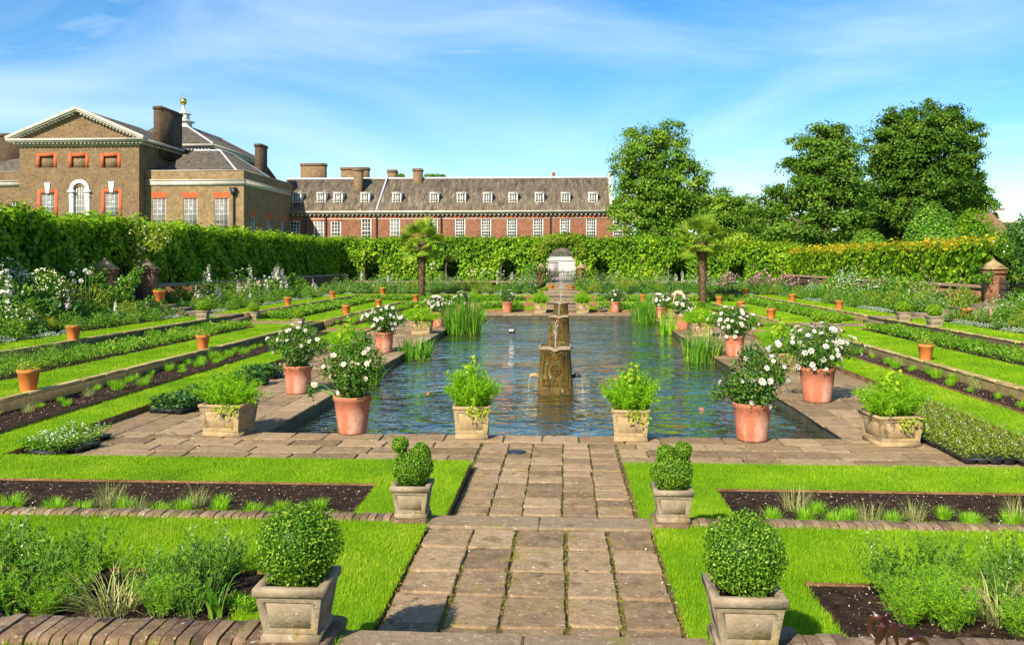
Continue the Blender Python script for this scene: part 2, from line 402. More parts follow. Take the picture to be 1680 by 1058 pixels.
M['white'] = surf('white_paint', [(0.3, (.58, .56, .51)), (0.7, (.70, .68, .63))], scale=3, rough=.55, bump=.03)
M['portland'] = surf('pale_stone', [(0.3, (.36, .32, .25)), (0.7, (.56, .51, .43))], scale=1.2, rough=.88, bump=.1)
M['wallbrown'] = brickm('brown_stock_brick', [(.118, .070, .031), (.175, .112, .052)], (.22, .17, .11), scale=1.6, bump=.2)
M['wallyellow'] = brickm('yellow_stock_brick', [(.225, .145, .062), (.15, .092, .040)], (.29, .23, .14), scale=1.6, bump=.2)
M['wallred'] = brickm('red_range_brick', [(.235, .075, .038), (.165, .052, .028)], (.26, .165, .11), scale=1.6, bump=.2)
M['redtrim'] = brickm('rubbed_red_brick', [(.52, .10, .035), (.45, .085, .03)], (.42, .12, .06), scale=1.3, bump=.1)
M['chim'] = brickm('sooty_chimney_brick', [(.055, .035, .020), (.09, .058, .033)], (.08, .06, .045), scale=1.5, bump=.2)
M['slate'] = surf('slate_roof', [(0.3, (.05, .042, .033)), (0.5, (.098, .083, .065)), (0.75, (.165, .142, .11))], scale=.7, detail=12, rough=.95, bump=.3, bscale=5, spec=.1, spots=[(1.1, .60, (.043, .036, .028), .2), (2.3, .6, (.23, .2, .14), .12)], st=(3, 3, .7))
M['slate_pale'] = surf('lichened_roof', [(0.3, (.052, .039, .026)), (0.48, (.115, .090, .063)), (0.72, (.205, .168, .12))], scale=.6, detail=13, rough=.95, bump=.3, bscale=5, spec=.1, spots=[(.8, .53, (.036, .029, .021), .18), (1.1, .56, (.32, .265, .185), .16)], st=(3.6, 1, .25), nrough=.72)
M['lead'] = plain('lead', (.40, .43, .47), .5)
M['gold'] = metalm('gold_leaf', (.85, .55, .10), .25)
M['blind'] = surf('window_blind', [(0.35, (.15, .145, .135)), (0.65, (.22, .215, .2))], scale=1.4, rough=.15, bump=0, spec=.25)
M['glass'] = surf('dark_window_glass', [(0.35, (.02, .021, .022)), (0.55, (.06, .06, .058)), (0.75, (.22, .22, .2))], scale=.5, detail=3, rough=.06, bump=.02, spec=.6)
M['bark'] = surf('bark', [(0.3, (.05, .036, .024)), (0.7, (.15, .11, .075))], scale=5, rough=1, bump=.8, st=(1, 1, .3))
M['palmbark'] = surf('palm_fibre', [(0.3, (.06, .035, .018)), (0.55, (.16, .095, .05)), (0.8, (.30, .21, .13))], scale=9, rough=1, bump=1, bscale=22, dist=.04, st=(1, 1, 2.5))
M['petal'] = leafm('white_petal', [(0, (.66, .62, .52)), (1, (.76, .74, .70))], tr=.3, rough=.6)
M['petal_cream'] = leafm('cream_petal', [(0, (.82, .62, .42)), (.4, (.85, .76, .60)), (1, (.86, .84, .76))], tr=.25, rough=.6)
M['petal_pink'] = leafm('pink_petal', [(0, (.72, .16, .36)), (1, (.80, .42, .52))], tr=.25, rough=.6)
M['petal_mauve'] = leafm('mauve_petal', [(0, (.62, .48, .56)), (1, (.74, .66, .70))], tr=.25, rough=.6)
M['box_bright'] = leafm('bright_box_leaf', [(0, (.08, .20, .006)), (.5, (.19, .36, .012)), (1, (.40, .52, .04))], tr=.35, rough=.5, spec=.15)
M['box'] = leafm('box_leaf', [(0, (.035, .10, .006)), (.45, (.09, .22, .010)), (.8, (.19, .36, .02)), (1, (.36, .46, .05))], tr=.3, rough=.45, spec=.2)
M['rose'] = leafm('rose_leaf', [(0, (.02, .07, .008)), (.55, (.055, .15, .012)), (.9, (.12, .25, .02)), (1, (.24, .20, .04))], tr=.3, rough=.45, spec=.25)
M['fern'] = leafm('bright_feathery_leaf', [(0, (.10, .29, .008)), (.5, (.19, .43, .010)), (1, (.36, .55, .02))], tr=.42, rough=.55, spec=.15)
M['lime'] = leafm('lime_leaf', [(0, (.19, .33, .01)), (1, (.42, .52, .03))], tr=.4, rough=.5)
M['tuft'] = leafm('tuft_blade', [(0, (.12, .34, .006)), (.6, (.22, .48, .012)), (1, (.42, .56, .05))], tr=.4, rough=.5, spec=.15)
M['tan'] = leafm('dry_grass_blade', [(0, (.14, .24, .03)), (.5, (.32, .36, .10)), (1, (.55, .47, .24))], tr=.3, rough=.6, spec=.15)
M['iris'] = leafm('iris_blade', [(0, (.05, .17, .012)), (.6, (.11, .30, .018)), (1, (.28, .43, .04))], tr=.38, rough=.45, spec=.25)
M['herb'] = leafm('border_leaf', [(0, (.045, .125, .012)), (.5, (.10, .25, .018)), (.85, (.18, .35, .03)), (1, (.32, .42, .08))], tr=.38, rough=.55, spec=.15)
M['herb_dark'] = leafm('dark_border_leaf', [(0, (.025, .08, .015)), (.6, (.055, .155, .022)), (1, (.12, .25, .04))], tr=.3, rough=.5, spec=.2)
M['herb_yel'] = leafm('yellowish_border_leaf', [(0, (.12, .21, .015)), (.6, (.24, .34, .025)), (1, (.42, .43, .08))], tr=.4, rough=.55, spec=.15)
M['silver'] = leafm('silver_leaf', [(0, (.17, .25, .15)), (.6, (.27, .36, .23)), (1, (.42, .48, .36))], tr=.2, rough=.8, spec=.1)
M['bed'] = leafm('bedding_leaf', [(0, (.06, .17, .01)), (.5, (.125, .29, .014)), (.9, (.22, .40, .025)), (1, (.4, .46, .1))], tr=.4, rough=.55, spec=.15, patch=.3, pscale=.9)
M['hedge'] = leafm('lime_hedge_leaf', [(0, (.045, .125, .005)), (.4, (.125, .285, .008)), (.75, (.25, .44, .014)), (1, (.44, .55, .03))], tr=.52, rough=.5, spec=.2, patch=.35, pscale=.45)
M['hedge_gold'] = leafm('golden_shoot', [(0, (.30, .34, .012)), (.45, (.50, .43, .015)), (.85, (.66, .44, .025)), (1, (.70, .34, .03))], tr=.4, rough=.5)
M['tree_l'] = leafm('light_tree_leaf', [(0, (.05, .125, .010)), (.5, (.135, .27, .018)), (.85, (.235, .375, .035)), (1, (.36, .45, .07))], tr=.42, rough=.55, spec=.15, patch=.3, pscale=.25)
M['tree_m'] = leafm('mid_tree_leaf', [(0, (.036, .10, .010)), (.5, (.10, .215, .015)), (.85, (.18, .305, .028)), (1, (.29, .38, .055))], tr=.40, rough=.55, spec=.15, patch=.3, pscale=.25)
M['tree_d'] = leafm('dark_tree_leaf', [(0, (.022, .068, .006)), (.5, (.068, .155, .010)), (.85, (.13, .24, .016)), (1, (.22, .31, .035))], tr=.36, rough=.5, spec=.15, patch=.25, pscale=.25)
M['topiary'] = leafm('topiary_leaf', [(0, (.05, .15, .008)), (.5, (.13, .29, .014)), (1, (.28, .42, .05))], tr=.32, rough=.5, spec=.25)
M['palm'] = leafm('palm_leaf', [(0, (.07, .16, .012)), (.45, (.18, .30, .018)), (.8, (.38, .43, .04)), (1, (.60, .54, .09))], tr=.42, rough=.45, spec=.25)
M['maroon'] = surf('maroon_lily', [(0.3, (.028, .006, .008)), (0.6, (.06, .018, .012)), (.85, (.10, .09, .015))], scale=6, rough=.35, bump=.05, spec=.5, st=(3, 3, .6))
M['stem'] = plain('green_stem', (.10, .20, .03), .6)
M['skin'] = plain('skin', (.55, .33, .24), .55)
M['shirt'] = surf('beige_shirt', [(0.3, (.40, .31, .20)), (0.7, (.52, .42, .29))], scale=5, rough=.9, bump=.2)
M['cloth'] = surf('grey_trousers', [(0.3, (.36, .34, .30)), (0.7, (.46, .44, .40))], scale=5, rough=.9, bump=.2)
M['hat'] = plain('dark_felt', (.06, .045, .04), .9)
M['duck'] = plain('dark_feather', (.03, .026, .022), .6)
M['duck_white'] = plain('white_feather', (.7, .68, .62), .6)
M['koi'] = plain('orange_scales', (.75, .20, .03), .3)
M['blue'] = plain('navy_canvas', (.02, .028, .06), .8)
M['render'] = plain('white_render', (.46, .44, .39), .8)
M['greydoor'] = plain('grey_door', (.26, .24, .23), .6)
M['tile'] = surf('brown_tile_roof', [(0.3, (.16, .08, .05)), (0.7, (.27, .15, .10))], scale=2, rough=.9, bump=.4)
M['moss'] = leafm('joint_moss', [(0, (.07, .09, .01)), (.6, (.16, .16, .015)), (1, (.30, .24, .04))], tr=.1, rough=.9, spec=.05)
# ------------------------------------------------------------------ water
def water_mat():
    m, t, o = mat('pond_water'); l = t.links.new
    v = coords(t, (.8, 1.1, 1))
    a = nd(t, 'ShaderNodeTexNoise', {'Scale': 1.5, 'Detail': 2, 'Roughness': .5, 'Distortion': .8}); l(v, a.inputs['Vector'])
    c = nd(t, 'ShaderNodeTexNoise', {'Scale': 4.6, 'Detail': 2, 'Roughness': .55, 'Distortion': .4}); l(v, c.inputs['Vector'])
    s0 = nd(t, 'ShaderNodeMath', {1: .32}, operation='MULTIPLY_ADD'); l(c.outputs['Fac'], s0.inputs[0]); l(a.outputs['Fac'], s0.inputs[2])
    q = nd(t, 'ShaderNodeTexNoise', {'Scale': .33, 'Detail': 2}); l(v, q.inputs['Vector'])
    qr = nd(t, 'ShaderNodeMapRange', {'From Min': .38, 'From Max': .62, 'To Min': .45, 'To Max': 1.25}); l(q.outputs['Fac'], qr.inputs['Value'])
    s = nd(t, 'ShaderNodeMath', operation='MULTIPLY'); l(s0.outputs[0], s.inputs[0]); l(qr.outputs[0], s.inputs[1])
    bp = nd(t, 'ShaderNodeBump', {'Strength': 1.0, 'Distance': .165}); l(s.outputs[0], bp.inputs['Height'])
    b = nd(t, 'ShaderNodeBsdfDiffuse', {'Color': (.018, .026, .004, 1)}); g = nd(t, 'ShaderNodeBsdfGlossy', {'Color': (.92, .91, .80, 1), 'Roughness': .03})
    lw = nd(t, 'ShaderNodeFresnel', {'IOR': 1.36}); bo = nd(t, 'ShaderNodeMath', {1: 1.9}, operation='MULTIPLY', use_clamp=True); mx = nd(t, 'ShaderNodeMixShader'); l(bp.outputs[0], g.inputs['Normal']); l(bp.outputs[0], lw.inputs['Normal'])
    l(lw.outputs[0], bo.inputs[0]); l(bo.outputs[0], mx.inputs[0]); l(b.outputs[0], mx.inputs[1]); l(g.outputs[0], mx.inputs[2]); l(mx.outputs[0], o.inputs[0]); return m
M['water'] = water_mat()
mb = MB(); mb.add([(-PX - .1, PY0 - .1, ZW), (PX + .1, PY0 - .1, ZW), (PX + .1, PY1 + .1, ZW), (-PX - .1, PY1 + .1, ZW)], [(0, 1, 2, 3)])
tag(mb.build('pond_water', M['water']), 'rippled dark pond water reflecting sky and planting', 'water', kind='structure')

# ------------------------------------------------------------------ ground sheets
XB = sorted({round(act(v, s), 4) for v in (1.05, 2.05, 4.8, 7.8, 8.75, 10.25, 11.3, 13.5, 14.7, 17.6) for s in (1, -1)})
YB = sorted({3.0, 5.1, 6.9, 8.5, 10.8, 12.1, 14.5, 33.4, 34.3, 36.3, 37.2, 47.5, 50.5, 51.8, 54.0, 55.2, 57.2, 58.4, 70.5})
sheets = {'lawn': MB(), 'soil': MB(), 'paving': MB()}
cells = {'lawn': [], 'soil': [], 'paving': []}
for i in range(len(XB) - 1):
    for j in range(len(YB) - 1):
        x0, x1, y0, y1 = XB[i], XB[i + 1], YB[j], YB[j + 1]
        xm, ym = (x0 + x1) / 2, (y0 + y1) / 2
        k, z = zone(xm, ym)
        if k in ('pool', 'ground'): continue
        cells[k].append((x0, x1, y0, y1, z))
        zz = z - .022 if k == 'paving' else z
        S = sheets[k]
        S.add([(x0, y0, zz), (x1, y0, zz), (x1, y1, zz), (x0, y1, zz)], [(0, 1, 2, 3)])
        for (ex, ey, ex2, ey2, ox, oy) in ((x0, y0, x1, y0, 0, -.01), (x1, y0, x1, y1, .01, 0), (x1, y1, x0, y1, 0, .01), (x0, y1, x0, y0, -.01, 0)):
            k2, z2 = zone((ex + ex2) / 2 + ox, (ey + ey2) / 2 + oy)
            if z2 < z - .001 and k2 != 'ground':
                S.add([(ex, ey, z2 - .12), (ex2, ey2, z2 - .12), (ex2, ey2, zz), (ex, ey, zz)], [(0, 1, 2, 3)], m=1)
tag(sheets['lawn'].build('lawn', [M['lawn'], M['earth']]), 'mown bright green grass strips edging the beds', 'lawn', kind='structure')
tag(sheets['soil'].build('soil_beds', [M['soil'], M['earth']]), 'bare dark soil of the planted beds', 'soil', kind='structure')
tag(sheets['paving'].build('paving_bed', [M['joint'], M['poolwall']]), 'mossy joints under the flagstones', 'joint bed', kind='structure')
mb = MB()
for (x0, x1, y0, y1) in ((-1500, 1500, -200, 3.0), (-1500, -17.6, 3.0, 70.5), (17.6, 1500, 3.0, 70.5), (-1500, 1500, 70.5, 2600)):
    mb.add([(x0, y0, ZD), (x1, y0, ZD), (x1, y1, ZD), (x0, y1, ZD)], [(0, 1, 2, 3)])
for (xa, ya, xb, yb) in ((-17.6, 3, 17.6, 3), (17.6, 3, 17.6, 70.5), (17.6, 70.5, -17.6, 70.5), (-17.6, 70.5, -17.6, 3)):
    mb.add([(xa, ya, .4), (xb, yb, .4), (xb, yb, ZD), (xa, ya, ZD)], [(0, 1, 2, 3)])
tag(mb.build('ground', M['ground']), 'grassy ground beyond the sunken garden', 'ground', kind='structure')
mb = MB()
for (x0, x1, y0, y1) in ((-23, 23, 70.9, 73.0), (-2, 2, 73.0, 100), (-23, -21, 12, 70.9), (21, 23, 12, 70.9)):
    mb.add([(x0, y0, ZD + .01), (x1, y0, ZD + .01), (x1, y1, ZD + .01), (x0, y1, ZD + .01)], [(0, 1, 2, 3)])
tag(mb.build('gravel_path', M['gravel']), 'pale gravel walk outside the garden wall', 'path', kind='structure')

# pool shell
mb = MB()
box(mb, -PX - .3, -PX - .06, PY0, PY1, -.9, -.06); box(mb, PX + .06, PX + .3, PY0, PY1, -.9, -.06)
box(mb, -PX - .3, PX + .3, PY0 - .3, PY0 - .06, -.9, -.06); box(mb, -PX - .3, PX + .3, PY1 + .06, PY1 + .3, -.9, -.06)
tag(mb.build('pool_wall', M['poolwall']), 'dark wet stone lining of the pond', 'pond wall', kind='structure')

# ------------------------------------------------------------------ flagstones
def slab(mb, x0, x1, y0, y1, z, g=.012, b=.012, tilt=.004, rough=True):
    g = g * random.uniform(.5, 1.5)
    x0 += g; x1 -= g; y0 += g; y1 -= g
    if x1 - x0 < .05 or y1 - y0 < .05: return
    j = lambda: random.uniform(-.012, .012)
    dz = [random.uniform(-tilt, tilt) for _ in range(4)]
    c = [(x0 + j(), y0 + j()), (x1 + j(), y0 + j()), (x1 + j(), y1 + j()), (x0 + j(), y1 + j())]
    mx, my = (x0 + x1) / 2, (y0 + y1) / 2
    # clipped corners
    pts = []
    for q in range(4):
        p, n, pr = c[q], c[(q + 1) % 4], c[q - 1]
        k = random.uniform(.006, .04)
        for e in (pr, n):
            dd = math.hypot(e[0] - p[0], e[1] - p[1])
            pts.append((p[0] + (e[0] - p[0]) * k / dd, p[1] + (e[1] - p[1]) * k / dd, dz[q]))
    n = len(pts)
    if y1 < 15.2 and rough:                              # near enough to show worn, wavy edges
        q_ = []
        for i in range(len(pts)):
            a_, b_ = pts[i], pts[(i + 1) % len(pts)]; L_ = math.hypot(b_[0] - a_[0], b_[1] - a_[1]); m_ = max(1, int(L_ / .07)); q_.append(a_)
            for e_ in range(1, m_): f_ = e_ / m_; q_.append((a_[0] + (b_[0] - a_[0]) * f_ + random.uniform(-.006, .006), a_[1] + (b_[1] - a_[1]) * f_ + random.uniform(-.006, .006), a_[2] + (b_[2] - a_[2]) * f_ + random.uniform(-.0025, .0015)))
        pts = q_
    n = len(pts)
    inner = []
    for (px_, py_, d) in pts:
        dd = math.hypot(px_ - mx, py_ - my)
        inner.append((px_ + (mx - px_) * b / dd, py_ + (my - py_) * b / dd, z + d))
    low = [(a, q, z + d - .009) for a, q, d in pts]; bot = [(a, q, z - .03) for a, q, d in pts]
    r = random.random(); ctr = ((x0 + x1) / 2, (y0 + y1) / 2, z + sum(dz) / 4)
    F = [(i, (i + 1) % n, (i + 1) % n + n, i + n) for i in range(n)] + [(i + n, (i + 1) % n + n, (i + 1) % n + 2 * n, i + 2 * n) for i in range(n)]
    mb.add(bot + low + inner, F, r); mb.add(inner + [ctr], [(i, (i + 1) % n, n) for i in range(n)], r)
def rows(mb, x0, x1, y0, y1, z, rw, sl, along='x', g=.01):
    """courses of random-length slabs; along = direction of the courses"""
    a0, a1, b0, b1 = (x0, x1, y0, y1) if along == 'x' else (y0, y1, x0, x1)
    n = max(1, round((b1 - b0) / rw)); e = [b0 + (b1 - b0) * i / n for i in range(n + 1)]
    for i in range(1, n): e[i] += random.uniform(-.07, .07) * rw
    for i in range(n):
        a = a0 - random.uniform(0, sl * .6)
        while a < a1:
            w = sl * random.uniform(.65, 1.45); q = a + w
            if a1 - q < sl * .4: q = a1
            s, t = max(a, a0), min(q, a1)
            if t - s > .12:
                (slab(mb, s, t, e[i], e[i + 1], z, g) if along == 'x' else slab(mb, e[i], e[i + 1], s, t, z, g))
            a = q
mb = MB()
AL, AR = act(AX, -1), act(AX, 1)
rows(mb, AL, -1.06, AY0, PY0 - .5, 0, .48, .75); rows(mb, 1.06, AR, AY0, PY0 - .5, 0, .48, .75)
rows(mb, -PX, PX, PY0 - .5, PY0 + .05, 0, .55, .72)                         # coping at the near end
rows(mb, AL, -PX - .5, PY0 - .5, PY1 + .5, 0, .62, .8, 'y'); rows(mb, PX + .5, AR, PY0 - .5, PY1 + .5, 0, .62, .8, 'y')
rows(mb, -PX - .5, -PX + .05, PY0 - .5, PY1 + .5, 0, .55, 1.0, 'y'); rows(mb, PX - .05, PX + .5, PY0 - .5, PY1 + .5, 0, .55, 1.0, 'y')
rows(mb, -PX, PX, PY1 - .05, PY1 + .5, 0, .55, .9)
rows(mb, AL, AR, PY1 + .5, AY1, 0, .6, .9)
# the path: columns keep their joints from row to row
def pathcols(x, y0, y1, z, rl, g=.016):
    n = max(1, round((y1 - y0) / rl))
    for i in range(len(x) - 1):
        e = [y0 + (y1 - y0) * k / n for k in range(n + 1)]
        for k in range(1, n): e[k] += random.uniform(-.035, .035)
        if random.random() < .3 and n > 6: e.pop(random.randrange(1, n))
        for k in range(len(e) - 1): slab(mb, x[i], x[i + 1], e[k], e[k + 1], z, g, tilt=.006)
pathcols([-1.03, -.60, -.20, .25, .63, 1.03], 5.45, 8.16, ZB - .02, .52, .013)
pathcols([-1.03, -.62, -.24, .22, .62, 1.03], 8.88, 13.98, 0, .37, .009)
for s in (-1, 1):
    rows(mb, *sorted((act(7.85, s), act(10.2, s))), XA - 1, XA + 1, .05, .5, .6)
    rows(mb, *sorted((act(10.7, s), act(13.2, s))), XA - 1, XA + 1, ZB - .02, .5, .6)
tag(mb.build('paving', M['slab']), 'worn sandstone flags of the path and pond surround', 'paving', kind='structure')

# steps
mb = MB()
def nos(x0, x1, y0, y1, z, h=.07):
    n = max(1, round((x1 - x0) / 1.1)) if x1 - x0 > y1 - y0 else 1
    for i in range(n):
        a, b = x0 + (x1 - x0) * i / n, x0 + (x1 - x0) * (i + 1) / n
        slab(mb, a, b, y0, y1, z, .004, .02, .002)
        box(mb, a + .006, b - .006, y0 + .012, y1 - .012, z - h, z - .025)
nos(-1.10, 1.10, 8.17, 8.53, ZB + .0); box(mb, -1.05, 1.05, 8.18, 8.5, -.1, ZB - .07)
nos(-1.05, 1.05, 8.53, 8.87, .19); box(mb, -1.04, 1.04, 8.53, 8.86, -.1, .12)
nos(-1.12, 1.12, 4.62, 5.12, ZC); box(mb, -1.05, 1.05, 4.7, 5.1, .2, ZC - .07)
nos(-1.05, 1.05, 5.12, 5.43, .55); box(mb, -1.04, 1.04, 5.12, 5.42, .2, .48)
st = [(50.5, .13), (52.3, .26), (54.0, .40), (55.6, .55), (57.2, .70), (60.5, .82), (63, .95), (65.5, 1.08), (68, 1.2)]
for i, (y, z) in enumerate(st):
    y1 = st[i + 1][0] if i + 1 < len(st) else 72
    nos(-1.15, 1.15, y, y + .4, z); box(mb, -1.12, 1.12, y + .03, y1 + .02, -.1, z - .07)
    for k in range(int((y1 - y - .4) / .6)): slab(mb, -1.1, 0, y + .42 + k * .6, y + .42 + (k + 1) * .6, z - .005); slab(mb, 0, 1.1, y + .42 + k * .6, y + .42 + (k + 1) * .6, z - .005)
for s in (-1, 1):
    for (x, z, w) in ((10.25, .23, .3), (10.55, ZB, .32), (13.2, .55, .3), (13.5, ZC, .32), (14.9, .83, .45), (15.5, .96, .45), (16.1, 1.08, .45), (16.7, 1.2, 1.2)):
        a, b = sorted((act(x, s), act(x + w, s)))
        slab(mb, a, b, XA - 1.05, XA + 1.05, z, .004, .02, .002); box(mb, a + .01, b - .01, XA - 1.03, XA + 1.03, -.1, z - .025)
    a, b = sorted((act(13.85, s), act(14.9, s))); rows(mb, a, b, XA - 1, XA + 1, ZC - .01, .5, .6)
tag(mb.build('stone_steps', M['step']), 'worn stone steps between the garden levels', 'steps', kind='structure')

# drain cover on the path
x, y, z = G(847, 742)
t = thing('drain_cover', 'small dark round drain cover set in the flagstone path by the pond', 'drain cover', (x, y, .004))
mb = MB(); lathe(mb, [(0, .012), (.10, .012), (.115, .006), (.12, 0)], n=28); mb.build('lid', M['iron'], t, world=False)
mb = MB(); lathe(mb, [(.122, 0), (.125, .01), (.145, .01), (.148, 0)], n=28); mb.build('ring', M['iron'], t, world=False)

# ------------------------------------------------------------------ low retaining walls
def rowlock(mb, x0, x1, y0, y1, z, bw=.078, axis='x', dz=.0):
    """a row of bricks on edge with rounded noses"""
    a0, a1, b0, b1 = (x0, x1, y0, y1) if axis == 'x' else (y0, y1, x0, x1)
    a = a0
    while a < a1 - .02:
        q = min(a + bw * random.uniform(.9, 1.12), a1)
        k = random.uniform(-.008, .008); rr = .05; e0, e1 = b0 + random.uniform(-.01, .01), b1 + random.uniform(-.01, .01)
        prof = [(e0, z - .12), (e0 + .004, z - .04 + k), (e0 + .02, z - .015 + k), (e0 + rr, z + k), (e1 - rr, z + k + random.uniform(-.004, .004)), (e1 - .02, z - .015 + k), (e1 - .004, z - .04 + k), (e1, z - .12)]
        if axis == 'x': prism(mb, prof, 'x', a + .005, q - .005)
        else: prism(mb, prof[::-1], 'y', a + .005, q - .005)
        a = q
def lowwall(label, x0, x1, y0, y1, z0, z1, mt, kind, group=None):
    t = thing('retaining_wall', label, 'retaining wall', ((x0 + x1) / 2, (y0 + y1) / 2, z0), group=group)
    mb = MB(); box(mb, x0 + .02, x1 - .02, y0 + .02, y1 - .02, z0 - .2, z1 - .06); mb.build('wall', M['ochre_shade'] if kind != 'brick' else mt, t)
    mb = MB()
    if kind == 'brick': rowlock(mb, x0, x1, y0, y1, z1, axis='x' if x1 - x0 > y1 - y0 else 'y')
    else:
        n = max(1, int(max(x1 - x0, y1 - y0) / .9))
        for i in range(n):
            if x1 - x0 > y1 - y0: slab(mb, x0 + (x1 - x0) * i / n, x0 + (x1 - x0) * (i + 1) / n, y0, y1, z1, .003, .015, .003)
            else: slab(mb, x0, x1, y0 + (y1 - y0) * i / n, y0 + (y1 - y0) * (i + 1) / n, z1, .003, .015, .003)
        box(mb, x0 + .012, x1 - .012, y0 + .012, y1 - .012, z1 - .06, z1 - .026)
    mb.build('coping', M['cope'] if kind == 'brick' else mt, t)
sideN = {-1: 'palace side', 1: 'tree side'}
for s in (-1, 1):
    n = sideN[s]
    def xs(a, b): return sorted((act(a, s), act(b, s)))
    a, b = xs(1.42, 13.7); lowwall('thick brick wall with rounded coping beside the nearest planter, %s of the path' % n, a, b, 4.79, 5.13, .3, ZC + .05, M['brick_low'], 'brick')
    a, b = xs(1.32, 10.4); lowwall('low brick edging behind the soil bed of grass tufts, %s of the path' % n, a, b, 8.26, 8.50, 0, ZB + .03, M['brick_low'], 'brick')
    for (y0, y1, w) in ((8.5, XA - 1.05, 'near stretch'), (XA + 1.05, 54, 'far stretch')):
        a, b = sorted((act(BX, s) - s * .13, act(BX, s) + s * .03)); lowwall('ochre stone wall holding the lower grass terrace on the %s, %s' % (n, w), a, b, y0, y1, 0, ZB + .03, M['ochre'], 'stone')
    for (y0, y1, w) in ((5.1, XA - 1.05, 'near stretch'), (XA + 1.05, 57.2, 'far stretch')):
        a, b = sorted((act(CX, s) - s * .13, act(CX, s) + s * .03)); lowwall('stone wall holding the upper grass terrace on the %s, %s' % (n, w), a, b, y0, y1, .2, ZC + .03, M['ochre'], 'stone')
    a, b = xs(1.2, BX + .24); lowwall('ochre stone wall of the lower terrace beyond the pond, %s of the steps' % n, a, b, 54, 54.24, 0, ZB + .015, M['ochre'], 'stone')
    a, b = xs(1.2, CX + .24); lowwall('ochre stone wall of the upper terrace beyond the pond, %s of the steps' % n, a, b, 57.2, 57.44, .2, ZC + .015, M['ochre'], 'stone')
    # short cheek piers carrying the box planters
    for (y0, y1, zt, ww, nm) in ((4.72, 5.22, ZC + .045, .52, 'nearest'), (8.2, 8.62, ZB + .035, .34, 'second')):
        a, b = xs(1.06, 1.06 + ww - .02)
        t = thing('brick_pier', '%s low brick and stone block under a box planter, %s of the path' % (nm, n), 'pier', ((a + b) / 2, (y0 + y1) / 2, 0))
        mb = MB(); box(mb, a + .01, b - .01, y0 + .01, y1 - .01, -.1, zt - .05); mb.build('brick_block', M['brick_low'], t)
        mb = MB(); slab(mb, a, b, y0, y1, zt - .002, .001, .02, .002); box(mb, a + .005, b - .005, y0 + .006, y1 - .006, zt - .06, zt - .03); mb.build('cap_stone', M['cope'], t)

# garden boundary walls, piers and gates
def bwall(label, x0, x1, y0, y1, z0=.5, z1=1.85):
    t = thing('garden_wall', label, 'brick wall', ((x0 + x1) / 2, (y0 + y1) / 2, z0))
    mb = MB(); box(mb, x0, x1, y0, y1, z0, z1 - .1); mb.build('wall', M['brick_low'], t)
    mb = MB(); e = .06
    if x1 - x0 > y1 - y0: prism(mb, [(y0 - e, z1 - .1), (y1 + e, z1 - .1), (y1 + e, z1 - .05), ((y0 + y1) / 2, z1 + .05), (y0 - e, z1 - .05)], 'x', x0, x1)
    else: prism(mb, [(x0 - e, z1 - .1), (x0 - e, z1 - .05), ((x0 + x1) / 2, z1 + .05), (x1 + e, z1 - .05), (x1 + e, z1 - .1)], 'y', y0, y1)
    mb.build('coping', M['cope'], t)
def pier(x, y, z0, z1, label, w=.33):
    t = thing('gate_pier', label, 'gate pier', (x, y, z0))
    mb = MB(); box(mb, x - w, x + w, y - w, y + w, z0 - .2, z1); box(mb, x - w - .05, x + w + .05, y - w - .05, y + w + .05, z1 - .19, z1 - .06); mb.build('brick_shaft', M['brick_low'], t)
    mb = MB(); frust(mb, (x, y), w + .07, w + .07, z1 + .001, z1 + .06); frust(mb, (x, y), w + .06, .05, z1 + .06, z1 + .38); frust(mb, (x, y), .05, .02, z1 + .38, z1 + .46); mb.build('cap_stone', M['stone'], t)
for s in (-1, 1):
    n = sideN[s]
    a, b = sorted((s * 17.5, s * 17.85))
    bwall('long brick garden wall under the hedge on the %s, near the camera' % n, a, b, 3.0, XA - 1.75)
    bwall('long brick garden wall under the hedge on the %s, beyond the side gate' % n, a, b, XA + 1.75, 70.5)
    a, b = sorted((s * 1.9, s * 17.85)); bwall('brick wall along the far end of the garden on the %s' % n, a, b, 70.5, 70.85, z1=1.3)
    for q, w in ((-1.75, 'nearer'), (1.75, 'farther')):
        pier(s * 17.68, XA + q, ZC, 2.55, '%s brick gate pier with pyramid cap at the %s gate' % (w, n))
    pier(s * 1.62, 70.6, ZD, 2.35, 'brick gate pier with pyramid cap by the far arch, %s of the steps' % n)
def gate(label, c, w, z0, z1, axis, sag=.25):
    t = thing('garden_gate', label, 'gate', (c[0], c[1], z0))
    for k, q in enumerate((-1, 1)):
        mb = MB(); n = 11
        for i in range(n):
            u = q * (w * .5 * (i + .3) / n + .02); h = z1 - sag * (1 - (abs(u) / (w * .5)) ** 2)
            for dd in (0,): mb_p = [(u, z0 + .05), (u, h)]
            p = [(c[0] + (u if axis == 'x' else 0), c[1] + (u if axis == 'y' else 0), z) for z in (z0 + .04, h)]
            tube(mb, p, .02, 4)
        for zz in (z0 + .08, z0 + .55, z1 - sag - .06):
            p = [(c[0] + (u if axis == 'x' else 0), c[1] + (u if axis == 'y' else 0), zz) for u in (q * .02, q * w * .5)]
            tube(mb, p, .025, 4)
        for i in range(7):
            u = q * w * .5 * (i + .5) / 7; e = .09
            for (d1, d2) in (((-e, 0), (e, .5)), ((e, 0), (-e, .5))):
                p = [(c[0] + (u + d[0] if axis == 'x' else 0), c[1] + (u + d[0] if axis == 'y' else 0), z0 + .1 + d[1]) for d in (d1, d2)]
                tube(mb, p, .012, 3)
        mb.build('gate_leaf', M['iron'], t)
gate('dark iron lattice gate closing the arch at the top of the far steps', (0, 70.6), 2.5, ZD, 2.35, 'x')
gate('dark iron gate between the capped piers on the palace side', (-17.7, XA), 2.6, ZD, 2.3, 'y')
